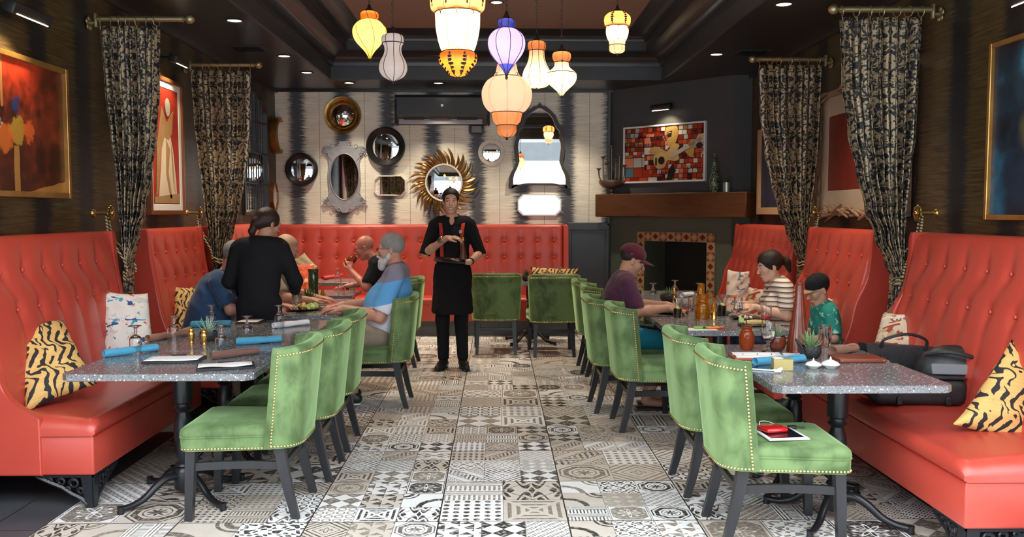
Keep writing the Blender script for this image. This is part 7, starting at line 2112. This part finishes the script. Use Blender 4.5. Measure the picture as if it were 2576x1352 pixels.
# bearded man ---------------------------------------------------------
J = seated(pel_z=.60, che=(0, -.075, .95), nek=(0, -.095, 1.115), head=(0, -.04, 1.268), pitch=-.06, yaw=.04, w=.19, elL=(-.25, .03, .745), elR=(.24, .10, .80), wrL=(-.16, .32, .80), wrR=(.10, .36, .80),
           handL=((.15, .95, -.05), (.1, .1, -1), [.25, .28, .3, .35], 1), handR=((-.3, .9, -.05), (0, 0, -1), .3, -1), hipR=(.10, .05, .575), hipL=(-.10, .05, .575), knR=(.12, .44, .55), knL=(-.13, .42, .55), anR=(.10, .30, .10), anL=(-.12, .26, .10), hs=1.0)
t, M, R = person('bearded grey-haired man in glasses and a grey, blue and white polo shirt', (-.905, 7.13, 0), PI/2, J, 'skin_fair', W=1.05, s=1.04, h=.006, shirt='polo', sleeve=.80, pants='khaki', collar='grey_collar', belly=.10, shoes='shoe_black_white', brow='hair_grey', shirt_name='polo_shirt', arms=(.056, .048, .030))
hair_cap(t, M, R, 1.04, 'hair_grey', vol=.006, hairline=.072)
sdf_mesh(hx([ell((0, .066, -.098), (.046, .040, .042), .02), ell((0, .078, -.135), (.034, .030, .034), .02), cap((-.056, .02, -.06), (-.03, .06, -.10), .018, .022, .02), cap((.056, .02, -.06), (.03, .06, -.10), .018, .022, .02), cap((-.066, .0, -.02), (-.058, .02, -.06), .010, .016, .01), cap((.066, .0, -.02), (.058, .02, -.06), .010, .016, .01),
             cap((-.030, .090, -.062), (0, .104, -.054), .008, .010, .008), cap((.030, .090, -.062), (0, .104, -.054), .008, .010, .008), ell((0, .108, -.074), (.018, .012, .006), .004, op='sub')], M, R, 1.04), .005, 'beard', G['hair_white'], t, rough=.0018)
glasses(t, M)
m = MB(); w_ = V(J['wrL'])+V((.02, .10, -.012)); m.tube([w_+V((.013*cos(q), .0, .012*sin(q))) for q in [2*PI*i/12 for i in range(12)]], .002, 5, closed=True); m.build('ring', G['chrome'], t)
# man in maroon cap ---------------------------------------------------
J = seated(che=(0, -.03, .90), nek=(0, .0, 1.055), head=(0, .06, 1.185), pitch=-.38, yaw=.0, w=.185, elR=(.235, .06, .80), elL=(-.23, .10, .80), wrR=(.13, .32, .815), wrL=(-.09, .35, .815),
           handR=((-.15, .95, -.1), (-.3, .1, -1), .5, -1), handL=((.3, .9, -.1), (.3, 0, -1), .5, 1), anR=(.10, .16, .10), anL=(-.11, .20, .10), toeR=(0, 1, 0), knR=(.12, .40, .54), knL=(-.12, .40, .54))
t, M, R = person('man in a maroon baseball cap and maroon tee eating on the right', (1.02, 6.94, 0), -PI/2, J, 'skin_olive', W=1.1, s=1.02, h=.006, shirt='maroon_tee', sleeve=.80, pants='teal_short', shorts=True, shoes=None, shirt_name='tee_shirt', arms=(.052, .045, .029))
hair_cap(t, M, R, 1.02, 'hair_dark', vol=.001, hairline=.05, rough=.0005, back=.0)
def cap_hat(t, M, R, s, mt, mtb, flat=False):
    Pc = [ell((0, -.015, .045), (.086, .106, .086), .01), plane((0, -.01, .028), (0, -.12, -1))]
    sdf_mesh(hx(Pc, M, R, s), .005, 'cap_crown', G[mt], t)
    m = MB()
    def B(u, v):
        a = (u-.5)*2; x = a*.072; y = .070-(.35*a*a*.05)+v*(.085*(1-abs(a)**2.4)); z = .036-.018*a*a*1.2-.014*v*(0 if flat else 1)
        y2 = .088*math.sqrt(max(0, 1-(x/.086)**2)); return M @ V((x, y2*1.05+v*.088*(1-abs(a)**2.6), z))
    m.grid(B, 16, 6); o = m.build('cap_bill', G[mtb], t, 180); md = o.modifiers.new('thick', 'SOLIDIFY'); md.thickness = .004
    m = MB(); m.ball(M @ V((0, -.012, .132)), .006*s, 8, 6); m.build('cap_button', G[mt], t)
cap_hat(t, M, R, 1.02, 'maroon_cap', 'maroon_cap')
m = MB(); c = M @ V((.0835, -.035, .040)); m.ball(c, (.007, .002, .008), 8, 6); m.build('cap_logo', G['paper'], t)
for sx in (-1, 1):
    m = MB(); m.box((sx*.105, .22 if sx > 0 else .26, .012), (.10, .27, .022), .008); m.build('sandal', G['sandal'], t)
# fork in his hand
# woman in stripes ----------------------------------------------------
J = seated(pel_z=.57, che=(0, .07, .86), nek=(0, .10, 1.01), head=(0, .17, 1.135), pitch=-.22, yaw=.15, w=.155, elL=(-.21, .09, .755), elR=(.20, .12, .78), wrL=(-.12, .31, .815), wrR=(.06, .33, .82),
           handL=((.25, .9, .05), (.5, 0, -.8), .6, 1), handR=((-.3, .9, .05), (-.5, 0, -.8), .6, -1), knR=(.10, .38, .53), knL=(-.10, .38, .53), anR=(.10, .38, .10), anL=(-.10, .38, .10))
t, M, R = person('woman in a striped white tee with a dark ponytail eating at the right', (2.36, 6.98, 0), PI/2, J, 'skin_tan', s=.97, W=.98, h=.006, shirt='striped_tee', sleeve=.70, pants='denim', female=True, shirt_name='tee_shirt', vneck=True, arms=(.046, .040, .025), closed=True)
hair_cap(t, M, R, .97, 'hair_dark', vol=.011, hairline=.052, back=-.02, extra=[cap((0, -.105, .03), (0, -.155, .0), .026, .034, .02), cap((0, -.155, .0), (0, -.165, -.08), .034, .018, .02)])
m = MB(); m.ball((0, .185, .95), .006, 8, 6); m.tube(smoothpath([(-.06, .05, 1.04), (-.03, .14, .985), (0, .183, .955), (.03, .14, .985), (.06, .05, 1.04)], 4), .0018, 5); m.build('necklace', G['black'], t)
# boy -----------------------------------------------------------------
J = seated(pel_z=.565, che=(0, .03, .765), nek=(0, .05, .875), head=(0, .095, .995), pitch=-.38, yaw=.30, w=.125, elL=(-.175, .03, .655), elR=(.17, .04, .66), wrL=(-.09, .24, .635), wrR=(.08, .24, .64),
           handL=((.3, .9, 0), (0, 0, -1), .4, 1), handR=((-.3, .9, 0), (0, 0, -1), .4, -1), hipR=(.07, .02, .55), hipL=(-.07, .02, .55), knR=(.09, .34, .53), knL=(-.09, .34, .53), anR=(.09, .34, .18), anL=(-.09, .34, .18), hs=1.14)
t, M, R = person('boy in a black and tan cap and green tie-dye tee looking down', (2.47, 6.42, 0), PI/2, J, 'skin_boy', s=.80, W=.98, h=.006, shirt='tie_dye', sleeve=.78, pants='grey_short', shorts=True, shirt_name='tee_shirt', arms=(.046, .040, .028), closed=True)
hair_cap(t, M, R, .912, 'hair_dark', vol=.005, hairline=.045)
cap_hat(t, M, R, .912, 'cap_black', 'cap_tan', True)
# ------------------------------------------------------------------ camera, light
cd = bpy.data.cameras.new('camera'); cd.lens = FPX*36/2576; cd.sensor_width = 36; cd.clip_end = 200
co = bpy.data.objects.new('camera', cd); COL.objects.link(co)
co.location = CAM; co.rotation_euler = (PI/2-PITCH, 0, -YAW)
bpy.context.scene.camera = co
W = bpy.data.worlds.new('world'); bpy.context.scene.world = W; W.use_nodes = True
bg = W.node_tree.nodes['Background']; bg.inputs[0].default_value = (.86, .93, 1, 1); bg.inputs[1].default_value = 6.5
def light(kind, name, loc, energy, color, **kw):
    d = bpy.data.lights.new(name, kind); d.energy = energy; d.color = color
    for k, v in kw.items():
        if k != 'rot': setattr(d, k, v)
    o = bpy.data.objects.new(name, d); COL.objects.link(o); o.location = loc
    if 'rot' in kw: o.rotation_euler = kw['rot']
    return o
WARM = (1, .85, .66)
for (x, y, z, lb) in CANS:
    light('SPOT', 'downlight_beam', (x, y, z-.012), 150 if y < 10.5 else 120, WARM, spot_size=1.75, spot_blend=.7, shadow_soft_size=.05)
for (x, y, z, tx, ty, tz, e) in PICLIGHTS:
    o = light('SPOT', 'picture_light_beam', (x, y, z), e, (1, .82, .5), spot_size=2.0, spot_blend=.6, shadow_soft_size=.03)
    o.rotation_euler = (V((tx, ty, tz))-V((x, y, z))).to_track_quat('-Z', 'Y').to_euler()
for (x, y, z, e, c) in BULBS:
    light('POINT', 'lamp_bulb', (x, y, z), e, c, shadow_soft_size=.03)
sc = bpy.context.scene
sc.view_settings.view_transform = 'Standard'; sc.view_settings.look = 'None'; sc.view_settings.exposure = 0.25; sc.view_settings.gamma = 1
sc.view_settings.use_curve_mapping = False
